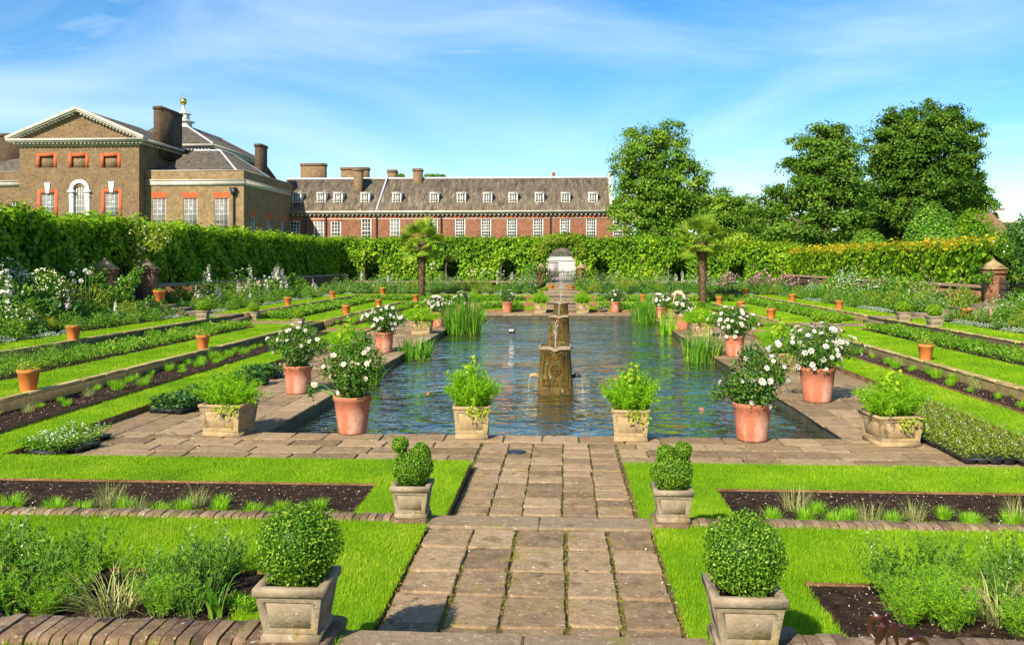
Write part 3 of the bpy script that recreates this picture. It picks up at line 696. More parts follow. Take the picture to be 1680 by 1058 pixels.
gate('dark iron gate between the capped piers on the tree side', (17.7, XA), 2.6, ZD, 2.3, 'y')

# ------------------------------------------------------------------ hedges
def hn(u, v, s=0):
    return .5 * np.sin(u * 1.3 + s) * np.sin(v * 1.7 + 2 * s) + .3 * np.sin(u * 3.1 + v * 2.3 + s) + .25 * np.sin(u * 6.3 - v * 4.9 + 3 * s)
def hedge(name, label, axis, fx, a0, a1, z0, z1, th, side, dens, leaf, holes=(), gold=False, gapz=None, trunk_step=2.3, zfun=None, zlow=None):
    """a clipped wall of leaves along 'x' or 'y'; side = direction of the garden face; holes = (centre, half width, z centre, half height)"""
    t = thing(name, label, 'hedge', ((a0 + a1) / 2 if axis == 'x' else fx, fx if axis == 'x' else (a0 + a1) / 2, ZD))
    zf = zfun or (lambda a: z1 + 0 * a)
    zl = zlow if zlow is not None else z0
    Lg = a1 - a0
    def hole(a, z):
        h = np.zeros(len(a), bool)
        for (c, hw, zc, hh) in holes:
            zz = np.where(z < zc, (z - zc) * .35, z - zc)
            h |= ((a - c) / hw) ** 2 + (zz / hh) ** 2 < 1
        return h
    def mk(a, b, z): return np.stack([a, b, z], 1) if axis == 'x' else np.stack([b, a, z], 1)
    mb = MB(); mats = [M['hedge'], M['hedge_gold']]
    n = int(Lg * (z1 - z0) * dens)
    a = rng.uniform(a0, a1, n); z = rng.uniform(0, 1, n); z = z0 + z * (zf(a) - z0)
    d = hn(a * 1.1, z * 1.4, fx) * .3 + .12 * hn(a * 4.1, z * 3.7, 1.0) + rng.normal(0, .08, n)
    b = fx + side * (th / 2 + d)
    ok = ~hole(a, z)
    gz = 0.0
    N = mk(rng.normal(0, .55, n), side * np.ones(n), rng.normal(.45, .5, n))
    gm = gold and (rng.random(n) < np.clip((z - zf(a) + .6) / .6, 0, 1) ** 1.5 * .8 * (.5 + .8 * hn(a * .6, a * .2, 1.7)))
    pts = mk(a, b, z)
    sz = leaf * rng.uniform(.6, 1.3, n)
    if gold:
        leaves(mb, pts[ok & ~gm], N[ok & ~gm], sz[ok & ~gm], sz[ok & ~gm] * .8, .5); leaves(mb, pts[ok & gm], N[ok & gm], sz[ok & gm] * .8, sz[ok & gm] * .6, -.2, m=1)
    else: leaves(mb, pts[ok], N[ok], sz[ok], sz[ok] * .8, .5)
    n = int(Lg * (th + .4) * dens * 1.2)
    a = rng.uniform(a0, a1, n); b = fx + rng.uniform(-.6, .6, n) * th
    z = zf(a) + hn(a * 1.2, b * 2, 2.2) * .2 + rng.normal(0, .11, n) + (rng.random(n) < .05) * rng.uniform(0, .3, n)
    N = mk(rng.normal(0, .6, n), rng.normal(0, .6, n), np.ones(n)); sz = leaf * rng.uniform(.55, 1.2, n)
    if gold:
        gm = rng.random(n) < .95 * np.clip(.75 + .7 * hn(a * .6, a * .2, 1.7), 0, 1)
        leaves(mb, mk(a, b, z)[~gm], N[~gm], sz[~gm], sz[~gm] * .75, .1); leaves(mb, mk(a, b, z)[gm], N[gm], sz[gm] * .8, sz[gm] * .6, -.3, m=1)
    else: leaves(mb, mk(a, b, z), N, sz, sz * .75, .1)
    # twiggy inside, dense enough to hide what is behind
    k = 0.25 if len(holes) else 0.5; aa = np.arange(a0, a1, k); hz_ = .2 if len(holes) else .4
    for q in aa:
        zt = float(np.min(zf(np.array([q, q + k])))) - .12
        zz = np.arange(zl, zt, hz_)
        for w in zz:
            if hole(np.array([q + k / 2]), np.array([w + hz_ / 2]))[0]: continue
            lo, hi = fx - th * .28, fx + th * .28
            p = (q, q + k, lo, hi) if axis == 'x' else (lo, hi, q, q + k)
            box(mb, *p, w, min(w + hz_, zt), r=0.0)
    # lining of leaves round each opening
    for (c, hw, zc, hh) in holes:
        m_ = int(160 * hw * hh); an = rng.uniform(0, 2 * np.pi, m_)
        zz = zc + hh * np.sin(an) * np.where(np.sin(an) < 0, 1.6, 1.0)
        leaves(mb, mk(c + hw * np.cos(an) * rng.uniform(.9, 1.2, m_), fx + rng.uniform(-.5, .5, m_) * th, zz), rng.normal(size=(m_, 3)), leaf, leaf * .75, .3)
    mb.build('foliage', mats, t)
    for q in np.arange(a0 + .7, a1, trunk_step):
        if any(abs(q - c) < hw * .9 and hw > 1.0 for (c, hw, zc, hh) in holes): continue
        mb = MB(); b0 = fx + side * (th * .5 + .05)
        p = [(q + .05, b0, ZD - .1), (q, b0 - side * .05, 2.3), (q + .08, b0 - side * .3, 3.4)]
        if axis == 'y': p = [(v, u, w) for u, v, w in p]
        tube(mb, p, [.075, .06, .04], 6); mb.build('trunk', M['bark'], t)
    return t
hedge('lime_hedge', 'long dark clipped lime hedge running below the pedimented palace front', 'y', -19.4, 20, 73, 1.6, 4.65, 1.5, 1, 150, .2, zlow=1.2,
      zfun=lambda a: 4.50 + .09 * np.sin(a * .9) + .07 * np.sin(a * 2.3 + 1))
hb = [(PY_, w, zc, hh) for (PY_, w, zc, hh) in [(0, 0, 0, 0)]][:0]
for px in (612, 740, 835, 985, 1112, 1207): 
    lx = (px - CXP) / F_PX; tt = 74 / (math.cos(YAW) + lx * math.sin(YAW)); hb.append((CAM_X + tt * (lx * math.cos(YAW) - math.sin(YAW)), .72, 2.45, .95))
hedge('lime_hedge', 'clipped lime hedge with small windows and a round arch across the far end', 'x', 74, -19.5, 19.5, 1.3, 4.7, 1.4, -1, 105, .22,
      holes=hb + [(0.02, 1.28, 2.55, 1.62)], zlow=1.25, zfun=lambda a: np.where(a > 13, 4.1, 4.72) + .05 * np.sin(a * 1.3) + .35 * np.exp(-(a / 1.6) ** 2))
hedge('lime_hedge', 'sunlit clipped hedge with yellow new shoots along its top below the chestnut trees', 'y', 19.4, 30, 73.5, 1.6, 3.7, 1.5, -1, 125, .2, gold=True, zlow=1.2,
      zfun=lambda a: 3.72 + .05 * np.sin(a * 1.1))

hedge('lime_hedge', 'inner row of limes glimpsed through the small windows of the far hedge', 'x', 77.2, -19.5, 19.5, 1.3, 4.5, 1.0, -1, 30, .26, holes=[(0.02, 1.5, 2.55, 1.8)], zlow=1.2)
# ------------------------------------------------------------------ buildings
def PYp(px, py, Y):
    lx = (px - CXP) / F_PX; t = Y / (math.cos(YAW) + lx * math.sin(YAW))
    return CAM_X + t * (lx * math.cos(YAW) - math.sin(YAW)), EYE + (HOR - py) / F_PX * t
def PXp(px, py, X):
    lx = (px - CXP) / F_PX; t = (X - CAM_X) / (lx * math.cos(YAW) - math.sin(YAW))
    return t * (math.cos(YAW) + lx * math.sin(YAW)), EYE + (HOR - py) / F_PX * t
def wallface(mb, ax, fx, a0, a1, z0, z1, ops, depth, inw):
    """a wall plane with recessed openings; ax 'x': plane y = fx, 'y': plane x = fx; inw = inward sign"""
    def p(a, z, d=0): return (a, fx + inw * d, z) if ax == 'x' else (fx + inw * d, a, z)
    A = sorted({a0, a1} | {o[0] for o in ops} | {o[1] for o in ops}); Z = sorted({z0, z1} | {o[2] for o in ops} | {o[3] for o in ops})
    for i in range(len(A) - 1):
        for j in range(len(Z) - 1):
            am, zm = (A[i] + A[i + 1]) / 2, (Z[j] + Z[j + 1]) / 2
            if any(o[0] < am < o[1] and o[2] < zm < o[3] for o in ops): continue
            mb.add([p(A[i], Z[j]), p(A[i + 1], Z[j]), p(A[i + 1], Z[j + 1]), p(A[i], Z[j + 1])], [(0, 1, 2, 3)])
    for (x0, x1, y0, y1) in ops:
        c = [(x0, y0), (x1, y0), (x1, y1), (x0, y1)]
        for q in range(4):
            u, w = c[q], c[(q + 1) % 4]
            mb.add([p(*u), p(*w), p(w[0], w[1], depth), p(u[0], u[1], depth)], [(0, 1, 2, 3)])
def window(par, c, w, h, nx, nz, rz=0.0, frame=.07, bar=.03, pane='glass', fm='white', mid=True, name='window'):
    """sash window facing -Y: frame and glazing bars in one mesh, the glass a sub-part; c = bottom centre (world)"""
    mb = MB(); f = frame
    box(mb, -w / 2, -w / 2 + f, -.06, .06, 0, h); box(mb, w / 2 - f, w / 2, -.06, .06, 0, h)
    box(mb, -w / 2 + f, w / 2 - f, -.058, .06, 0, f); box(mb, -w / 2 + f, w / 2 - f, -.058, .06, h - f, h)
    for i in range(1, nx):
        u = -w / 2 + f + (w - 2 * f) * i / nx; box(mb, u - bar / 2, u + bar / 2, -.04, .03, f, h - f)
    for i in range(1, nz):
        u = f + (h - 2 * f) * i / nz; b = bar * (2.0 if mid and i == nz // 2 else 1.0); box(mb, -w / 2 + f, w / 2 - f, -.043, .028, u - b / 2, u + b / 2)
    o = mb.build(name, M[fm], par, world=False); o.location = Vector(c) - par.location; o.rotation_euler = (0, 0, rz)
    mb = MB(); box(mb, -w / 2 + f * .5, w / 2 - f * .5, .0, .025, f * .5, h - f * .5); mb.build('pane', M[pane], o, world=False)
    return o
def part(par, name, mt, fn, smooth=False):
    mb = MB(); fn(mb); return mb.build(name, mt, par, smooth=smooth)

YP, YW, YR = 90.8, 92.2, 108.2
XL, ZCB = PYp(32, 238, YP); XR = PYp(228, 238, YP)[0]; XW = PYp(400, 300, YW)[0]
ZCT = PYp(130, 228.5, YP)[1]; ZAP = PYp(120, 181, YP)[1]
pal = thing('palace_pavilion', 'brown brick palace pavilion with white pediment, arched window and lower wings', 'palace', ((XL + XR) / 2, YP, ZD))
YPB = PXp(296, 244, XR + .3)[0]
xm = (XL + XR) / 2
def opsP():
    o = []
    for (a, b) in ((65, 88), (117.5, 140), (170, 192.5)): o.append((PYp(a, 270, YP)[0], PYp(b, 270, YP)[0], PYp(a, 275.4, YP)[1], PYp(a, 257, YP)[1]))
    for (a, b, t_) in ((67, 89.5, 317.5), (171.5, 194.5, 316)): o.append((PYp(a, 330, YP)[0], PYp(b, 330, YP)[0], PYp(a, 362, YP)[1], PYp(a, t_, YP)[1]))
    return o
OP = opsP(); xl, xr = XL - 1.1, XR + .75
axc = PYp(131, 316, YP)[0]; azs = PYp(131, 316, YP)[1]; arr = PYp(146, 316, YP)[0] - axc - .28
def f(mb):
    arch = (axc - arr, axc + arr, PYp(131, 362, YP)[1], azs + arr)
    wallface(mb, 'x', YP, XL, XR, ZD - .3, ZCB, OP + [arch], .22, 1)
    # spandrels of the arch
    for s in (-1, 1):
        n = 8
        for i in range(n):
            a1_, a2_ = math.pi / 2 * i / n, math.pi / 2 * (i + 1) / n
            p1 = (axc + s * arr * math.cos(a1_), azs + arr * math.sin(a1_)); p2 = (axc + s * arr * math.cos(a2_), azs + arr * math.sin(a2_))
            cx_ = (axc + s * arr, azs + arr)
            mb.add([(p1[0], YP, p1[1]), (p2[0], YP, p2[1]), (cx_[0], YP, cx_[1])], [(0, 1, 2)])
    wallface(mb, 'y', XR, YP, YPB, ZD - .3, ZCB, [], .2, -1)
    mb.add([(XL, YP, ZD), (XL, YPB, ZD), (XL, YPB, ZCB), (XL, YP, ZCB)], [(0, 1, 2, 3)])
    for (a, b, c, d) in OP[:3]: box(mb, a, b, YP + .2, YP + .26, c, d)
    mb.add([(xl + .3, YP + .03, ZCT + .02), (xr - .3, YP + .03, ZCT + .02), (xm, YP + .03, ZAP - .12)], [(0, 1, 2)])
part(pal, 'wall', M['wallbrown'], f)
for (a, b, c, d) in OP:
    def f(mb):
        w = .36
        box(mb, a - w, a - .003, YP - .02, YP + .1, c - .0, d + w); box(mb, b + .003, b + w, YP - .02, YP + .1, c - .0, d + w); box(mb, a - .003, b + .003, YP - .018, YP + .1, d + .003, d + w)
    part(pal, 'brick_surround', M['redtrim'], f)
for (a, b, c, d) in OP[3:]:
    def f(mb):
        m_ = (a + b) / 2; prism(mb, [(m_ - .18, d + .02), (m_ + .18, d + .02), (m_ + .32, d + 1.15), (m_ - .32, d + 1.15)], 'y', YP - .1, YP + .05)
    part(pal, 'keystone', M['white'], f)
def f(mb):
    n = 18; ro = arr + .36
    for i in range(n):
        a1_, a2_ = math.pi * i / n, math.pi * (i + 1) / n
        q = [(axc + r_ * math.cos(a_), azs + .3 + r_ * math.sin(a_)) for r_, a_ in ((arr - .02, a1_), (ro, a1_), (ro, a2_), (arr - .02, a2_))]
        prism(mb, q[::-1], 'y', YP - .16, YP + .12)
    for s in (-1, 1):
        x0, x1 = sorted((axc + s * (arr - .02), axc + s * (ro)))
        box(mb, x0, x1, YP - .14, YP + .12, ZD, azs); box(mb, x0 - .2, x1 + .2, YP - .26, YP + .1, azs, azs + .16); box(mb, x0 - .1, x1 + .1, YP - .2, YP + .1, azs + .16, azs + .3)
        box(mb, x0 - .06, x1 + .06, YP - .18, YP + .1, azs - .5, azs - .36)
part(pal, 'arch_surround', M['white'], f)
for (a, b, c, d) in OP[3:]: window(pal, ((a + b) / 2, YP + .16, c), b - a, d - c, 3, 6, pane='blind')
def f(mb):
    f_ = .09; hh = azs - PYp(131, 362, YP)[1]; z0 = PYp(131, 362, YP)[1]; y0, y1 = YP + .12, YP + .2
    for u in np.linspace(-arr, arr, 6): box(mb, axc + u - .025, axc + u + .025, y0, y1, z0, azs + .3 + math.sqrt(max(0, arr ** 2 - u ** 2)) - .05)
    for z in np.arange(z0 + .3, azs + .3, .62): box(mb, axc - arr, axc + arr, y0 + .003, y1 - .003, z - .025, z + .025)
    for rr_ in (.45, .8):
        p = [(axc + arr * rr_ * math.cos(q), y0 + .03, azs + .3 + arr * rr_ * math.sin(q)) for q in np.linspace(0, math.pi, 14)]
        tube(mb, p, .025, 4)
aw = part(pal, 'arched_window', M['white'], f)
mb = MB(); z0 = PYp(131, 362, YP)[1] - pal.location.z
prism(mb, [(axc - pal.location.x - arr, z0), (axc - pal.location.x + arr, z0)] + [(axc - pal.location.x + arr * math.cos(q), azs + .3 - pal.location.z + arr * math.sin(q)) for q in np.linspace(0, math.pi, 16)], 'y', .18, .2)
mb.build('pane', M['blind'], aw, world=False)
# cornice, dentils, pediment, roof of the pavilion
OV = .75; xl, xr = XL - OV - .35, XR + OV
def dent(mb, a0, a1, fx, z, ax, out, n, sz=.2):
    for i in range(n):
        a = a0 + (a1 - a0) * (i + .5) / n
        if ax == 'x': box(mb, a - sz / 2, a + sz / 2, fx - out, fx + .05, z - sz, z)
        else: box(mb, fx - .05, fx + out, a - sz / 2, a + sz / 2, z - sz, z)
def f(mb):
    box(mb, xl, xr, YP - OV, YP + .02, ZCT - .22, ZCT); box(mb, xl + .15, xr - .15, YP - OV + .12, YP + .03, ZCT - .36, ZCT - .223)
    box(mb, XR - .02, xr, YP + .02, YPB, ZCT - .22, ZCT); box(mb, XL - .05, XR + .04, YP - .1, YP + .05, ZCB - .18, ZCB - .02)
    dent(mb, XL - .5, XR + .6, YP, ZCT - .37, 'x', .5, 33); dent(mb, YP + .2, YPB, XR, ZCT - .37, 'y', .5, 12)
    for s in (-1, 1):                                    # raking cornices
        ex = xl if s < 0 else xr
        n_ = unit(np.array([xm - ex, 0, ZAP - ZCT])); up = np.array([-n_[2], 0, n_[0]]) * (1 if n_[0] > 0 else -1)
        e0 = np.array([ex, 0, ZCT]); e1 = np.array([xm, 0, ZAP])
        for (d0, d1, ya, yb) in ((.0, .26, YP - OV, YP + .05), (-.16, -.003, YP - OV + .14, YP + .04)):
            q = [e0 + up * d0, e1 + np.array([0, 0, d0 / abs(n_[0])]), e1 + np.array([0, 0, d1 / abs(n_[0])]), e0 + up * d1]
            q = [(v[0], v[2]) for v in q]
            prism(mb, q if s < 0 else q[::-1], 'y', ya, yb)
        for i in range(19):
            c = e0 + (e1 - e0) * (i + .9) / 20.5 - up * .27
            box(mb, c[0] - .1, c[0] + .1, YP - .45, YP + .05, c[2] - .1, c[2] + .1)
part(pal, 'cornice', M['portland'], f)
def f(mb):
    z0 = ZCT + .02
    for s in (-1, 1):
        ex = xl if s < 0 else xr
        v = [(ex, YP + .05, z0), (xm, YP + .05, ZAP + .18), (xm, YPB + 4, ZAP + .18), (ex, YPB + 4, z0)]
        mb.add(v, [(0, 1, 2, 3)]); mb.add([(a, b, c - .15) for a, b, c in v], [(3, 2, 1, 0)])
    box(mb, xl + .1, xr - .1, YP + .1, YPB + 4, z0 - .05, z0 - .01)
part(pal, 'roof', M['slate'], f)
# wings
ZPT = PYp(320, 280.5, YW)[1]; ZS1, ZS0 = PYp(320, 294.8, YW)[1], PYp(320, 304.3, YW)[1]
YWE = PXp(476, 302, XW)[0]
OW = [(PYp(a, 330, YW)[0], PYp(b, 330, YW)[0], PYp(a, 378, YW)[1], PYp(a, 325, YW)[1]) for a, b in ((250, 272), (301, 323.5), (352, 374.5))]
OS = [tuple(sorted((PXp(a, 330, XW)[0], PXp(b, 330, XW)[0]))) + (ZD + 2.2, ZD + 6.6) for a, b in ((412, 419.5), (437, 444), (461, 465.5))]
XLW = XL - 12
OLW = [(PYp(19, 340, YW)[0], PYp(33.5, 340, YW)[0], PYp(20, 352, YW)[1], PYp(20, 330.5, YW)[1])]
def f(mb):
    wallface(mb, 'x', YW, XR + .002, XW, ZD - .3, ZPT, OW, .2, 1); wallface(mb, 'y', XW, YW, YWE + 1, ZD - .3, ZPT, OS, .2, -1)
    mb.add([(XR, YW + .5, ZPT), (XW - .5, YW + .5, ZPT), (XW, YW, ZPT), (XR, YW, ZPT)], [(0, 1, 2, 3)]); mb.add([(XR, YW + .5, ZPT), (XW - .5, YW + .5, ZPT), (XW - .5, YW + .5, ZPT - 1), (XR, YW + .5, ZPT - 1)], [(0, 1, 2, 3)])
    mb.add([(XW, YW, ZPT), (XW, YWE, ZPT), (XW - .5, YWE, ZPT), (XW - .5, YW + .5, ZPT)], [(0, 1, 2, 3)]); mb.add([(XW - .5, YW + .5, ZPT - 1), (XW - .5, YWE, ZPT - 1), (XW - .5, YWE, ZPT), (XW - .5, YW + .5, ZPT)], [(0, 1, 2, 3)])
    mb.add([(XW, YWE, ZD), (XW - 12, YWE, ZD), (XW - 12, YWE, ZPT), (XW, YWE, ZPT)], [(0, 1, 2, 3)])
part(pal, 'wing_wall', M['wallyellow'], f)
part(pal, 'wing_wall', M['wallbrown'], lambda mb: wallface(mb, 'x', YW, XLW, XL - .002, ZD - .3, ZPT, OLW, .2, 1))
for x0, x1 in ((XR + .01, XW + .12), (XLW, XL - .01)):
    def f(mb):
        box(mb, x0, x1, YW - .12, YW + .02, ZS0, ZS1 - .12); box(mb, x0, x1 + (.06 if x1 > XR else 0), YW - .2, YW + .02, ZS1 - .12, ZS1)
        box(mb, x0, x1, YW - .05, YW + .55, ZPT, ZPT + .08)
        if x1 < XR: return
        box(mb, XW - .02, XW + .12, YW + .02, YWE, ZS0, ZS1 - .12); box(mb, XW - .02, XW + .2, YW + .02, YWE, ZS1 - .12, ZS1); box(mb, XW - .55, XW + .05, YW + .55, YWE, ZPT, ZPT + .08)
    part(pal, 'string_course', M['portland'], f)
for (a, b, c, d) in OW: part(pal, 'brick_lintel', M['redtrim'], lambda mb: prism(mb, [(a - .05, d + .003), (b + .05, d + .003), (b + .22, d + .62), (a - .22, d + .62)], 'y', YW - .015, YW + .1))
for (a, b, c, d) in OS: part(pal, 'brick_lintel', M['redtrim'], lambda mb: prism(mb, [(a - .05, d + .003), (a - .2, d + .6), (b + .2, d + .6), (b + .05, d + .003)], 'x', XW - .1, XW + .015))
for (a, b, c, d) in OW: window(pal, ((a + b) / 2, YW + .14, c), b - a, d - c, 3, 6, pane='blind')
for (a, b, c, d) in OS: window(pal, (XW - .14, (a + b) / 2, c), b - a, d - c, 3, 6, rz=R(90), pane='glass')
for (a, b, c, d) in OLW: window(pal, ((a + b) / 2, YW + .14, c), b - a, d - c, 3, 3, pane='glass')
def f(mb):
    x, z = PYp(384, 310, YW); tube(mb, [(x, YW - .16, ZD), (x, YW - .16, z - .6)], .1, 8); frust(mb, (x, YW - .2), .14, .3, z - .7, z); box(mb, x - .34, x + .34, YW - .5, YW - .02, z, z + .12)
part(pal, 'drainpipe', M['iron'], f)
def hip(mb, x0, x1, y0, y1, z0, z1, run, ridge='x'):
    xm_, ym_ = (x0 + x1) / 2, (y0 + y1) / 2
    if ridge == 'x': a, b = (x0 + run, ym_, z1), (x1 - run, ym_, z1); F = [[(x0, y0, z0), (x1, y0, z0), b, a], [(x1, y1, z0), (x0, y1, z0), a, b], [(x0, y1, z0), (x0, y0, z0), a], [(x1, y0, z0), (x1, y1, z0), b]]
    else: a, b = (xm_, y0 + run, z1), (xm_, y1 - run, z1); F = [[(x0, y0, z0), (x1, y0, z0), a], [(x1, y1, z0), (x0, y1, z0), b], [(x0, y1, z0), (x0, y0, z0), a, b], [(x1, y0, z0), (x1, y1, z0), b, a]]
    for q in F: mb.add(q, [tuple(range(len(q)))])
    return a, b
wr = {}
def f(mb):
    z0 = ZPT - .3; z1 = PYp(340, 249, YW + 7)[1]
    xa, xb = XR + .3, XW - .7
    ra, rb = PYp(318, 249, YW + 6)[0], PYp(361, 249, YW + 6)[0]
    y0, y1, ym = YW + .6, YWE - 1, YW + 6
    v = [(xa, y0, z0), (xb, y0, z0), (rb, ym, z1), (ra, ym, z1), (rb, y1 - 5, z1), (xb, y1, z0), (ra, y1 - 5, z1), (xa, y1, z0)]
    mb.add(v, [(0, 1, 2, 3), (1, 5, 4, 2), (3, 2, 4, 6), (0, 3, 6, 7)]); mb.add(v, [(5, 7, 6, 4)])
    wr['v'] = v
part(pal, 'wing_roof', M['slate'], f)
def f(mb):
    v = wr['v']
    for a, b in ((1, 2), (2, 3), (2, 4), (5, 4)): tube(mb, [v[a], v[b]], .11, 6)
part(pal, 'lead_ridge', M['lead'], f)
def f(mb):
    z0 = ZPT - .3
    mb.add([(XLW, YW + .6, z0), (XL, YW + .6, z0), (XL, YW + 5, z0 + 3.1), (XLW + 5, YW + 5, z0 + 1.0)], [(0, 1, 2, 3)])
part(pal, 'side_roof', M['slate'], f)
def chimney(par, x0, x1, y0, y1, z0, z1, mt='chim', pots=0, name='chimney'):
    mb = MB(); box(mb, x0, x1, y0, y1, z0, z1 - .35); box(mb, x0 - .09, x1 + .09, y0 - .09, y1 + .09, z1 - .35, z1 - .1); box(mb, x0 - .03, x1 + .03, y0 - .03, y1 + .03, z1 - .1, z1)
    o = mb.build(name, M[mt], par)
    return o
yc0 = PXp(265, 200, XR + .25)[0]; yc1 = PXp(299, 200, XR + .25)[0]; zc = PXp(265, 174, XR + .25)[1]
chimney(pal, PYp(252, 200, yc0)[0], PYp(265, 200, yc0)[0], yc0, yc1, ZCT - 1.5, zc)
xk, zk = PYp(16, 219, YW + 4); chimney(pal, xk - 4, PYp(31, 230, YW + 4)[0], YW + 4, YW + 7, ZPT - 1, zk)

# block behind with the lantern
DB = 115.0; YB_ = PD(350, 236, DB)[1]; xb1, zb = PYp(350, 236, YB_); ye, _ = PXp(433, 262, xb1); xb0 = xb1 - 13
bl = thing('palace_block', 'palace block with hipped slate roof and white lantern with gilded ball behind the pavilion', 'palace', ((xb0 + xb1) / 2, YB_, ZD))
part(bl, 'wall', M['wallbrown'], lambda mb: box(mb, xb0 + .6, xb1 - .6, YB_ + .6, ye, ZD - .3, zb - .5))
def f(mb):
    box(mb, xb0, xb1, YB_, ye + .6, zb - .3, zb); box(mb, xb0 + .25, xb1 - .25, YB_ + .25, ye + .4, zb - .55, zb - .302)
    dent(mb, xb0 + .5, xb1 - .5, YB_ + .6, zb - .56, 'x', .3, 26, .24); dent(mb, YB_ + .8, ye, xb1 - .6, zb - .56, 'y', .35, 34, .24)
part(bl, 'cornice', M['portland'], f)
zr = PXp(305, 208, xb1 - 3.4)[1]; hipv = {}
def f(mb):
    hipv['r'] = (xb0, xb1, YB_, ye + .6)
    yr = PYp(303, 208, YB_ + 5)[1]
    xr0, xr1 = PYp(290, 208, YB_ + 5)[0] - 3, PYp(308, 208, YB_ + 5)[0]; z1 = PYp(303, 208, YB_ + 5)[1]
    hipv['z'] = z1; hipv['x'] = xr1
    v = [(xb0, YB_, zb), (xb1, YB_, zb), (xr1, YB_ + 5, z1), (xr0, YB_ + 5, z1), (xb1, ye + .6, zb), (xr1, ye - 2.5, z1), (xr0, ye - 2.5, z1), (xb0, ye + .6, zb)]
    mb.add(v, [(0, 1, 2, 3), (1, 4, 5, 2), (3, 2, 5, 6), (0, 3, 6, 7), (4, 7, 6, 5)]); hipv['v'] = v
part(bl, 'roof', M['slate'], f)
def f(mb):
    v = hipv['v']
    for a, b in ((1, 2), (2, 5), (2, 3), (4, 5)): tube(mb, [v[a], v[b]], .13, 6)
part(bl, 'lead_ridge', M['lead'], f)
def f(mb):
    x, z = PYp(301, 212, YB_ + 6); x2, zt = PYp(301, 185, YB_ + 6); c = (x, YB_ + 6)
    frust(mb, c, .95, .85, z - 1, z + .9); frust(mb, c, 1.15, 1.15, z + .9, z + 1.1); frust(mb, c, .65, .6, z + 1.1, z + 2.0); frust(mb, c, .8, .8, z + 2.0, z + 2.15)
    lathe(mb, [(.5, 0), (.4, .3), (.2, .6), (.16, 1.1), (.3, 1.2)], (c[0], c[1], z + 2.15), 14); hipv['l'] = (c[0], c[1], z + 3.3)
ln = part(bl, 'lantern', M['white'], f)
lz = hipv['l']
mb = MB(); lathe(mb, [(.02, 0)] + [(.48 * math.sin(q), .48 - .48 * math.cos(q)) for q in np.linspace(.3, math.pi - .1, 10)] + [(.05, 1.05), (.03, 1.7), (.001, 1.9)], (lz[0] - bl.location.x, lz[1] - bl.location.y, lz[2] - bl.location.z), 16); mb.build('gilded_ball', M['gold'], ln, world=False, smooth=True)
xq, zq = PYp(418, 236, 106); xq2 = PYp(428.5, 236, 106)[0]; yq = PXp(438.5, 240, xq2)[0]
chimney(bl, xq, xq2, 106, yq, ZPT - 2, zq)
def f(mb): prism(mb, [(106.3, ZPT - 2), (yq + 4, ZPT - 2), (yq + 3.6, PXp(446, 290, xq2)[1]), (yq, PXp(438, 272, xq2)[1]), (106.3, PXp(438, 275, xq2)[1])], 'x', xq2 - 3.2, xq2 - .05)
part(bl, 'gable_shoulder', M['chim'], f)

# long range
XR0 = XW - .0; XR1 = PYp(1000, 300, YR)[0]; XRE = XR1 + 2.2
ZE = PYp(740, 347, YR)[1]; ZRG = PYp(740, 293, YR + 5)[1]
rg = thing('palace_range', 'long red brick palace range with dormered mossy slate roof behind the far hedge', 'palace', ((XR0 + XR1) / 2, YR, ZD))
WX = [483.6, 523, 551, 601, 648, 710, 755, 797.5, 840, 883, 927, 970, 1014]
OR = []
for i, px in enumerate(WX):
    top = 363 if i < 3 else 358
    OR.append((PYp(px - 8.2, 380, YR)[0], PYp(px + 8.2, 380, YR)[0], PYp(px, 400, YR)[1], PYp(px, top, YR)[1]))
part(rg, 'wall', M['wallred'], lambda mb: (wallface(mb, 'x', YR, XR0, XRE, ZD - .3, ZE - .3, OR, .15, 1), mb.add([(XRE, YR, ZD), (XRE, YR + 10, ZD), (XRE, YR + 10, ZE), (XRE, YR, ZE)], [(0, 1, 2, 3)])))
for (a, b, c, d) in OR: part(rg, 'brick_lintel', M['redtrim'], lambda mb: box(mb, a - .15, b + .15, YR - .02, YR + .05, d + .003, d + .35))
for i, (a, b, c, d) in enumerate(OR): window(rg, ((a + b) / 2, YR + .07, c), b - a, d - c, 4 if i > 4 else 3, 8 if i > 4 else 6, frame=.1, bar=.055, pane='blind' if i in (1, 4) else 'glass')
def f(mb):
    box(mb, XR0, XRE + .3, YR - .55, YR + .02, ZE - .14, ZE + .06); box(mb, XR0, XRE + .2, YR - .4, YR + .02, ZE - .3, ZE - .142)
    dent(mb, XR0 + .2, XRE, YR, ZE - .302, 'x', .3, 78, .22); box(mb, XR0, XRE, YR - .04, YR + .02, ZE - .95, ZE - .85)
part(rg, 'cornice', M['portland'], f)
def roofz(y): return ZE + .06 + (ZRG - ZE - .06) * (y - (YR - .4)) / (YR + 5 - (YR - .4))
def f(mb):
    v = [(XR0 - 2, YR - .4, ZE + .06), (XR1, YR - .4, ZE + .06), (XR1, YR + 5, ZRG), (XR0 - 2, YR + 5, ZRG), (XR1, YR + 10, ZE), (XR0 - 2, YR + 10, ZE)]
    mb.add(v, [(0, 1, 2, 3), (3, 2, 4, 5)]); mb.add(v, [(1, 4, 2)])
    v = [(XR1 + .3, YR - .4, ZE - .6), (XRE, YR - .4, ZE - .6), (XRE, YR + 4, ZE + 1.6), (XR1 + .3, YR + 4, ZE + 1.6)]; mb.add(v, [(0, 1, 2, 3)])
part(rg, 'roof', M['slate_pale'], f)
def f(mb):
    tube(mb, [(XR0 - 2, YR + 5, ZRG + .04), (XR1, YR + 5, ZRG + .04)], .16, 6)
    x = PYp(628, 320, YR + 2)[0]; tube(mb, [(x - .35, YR - .35, ZE + .1), (x, YR + 5, ZRG + .25)], .12, 5)
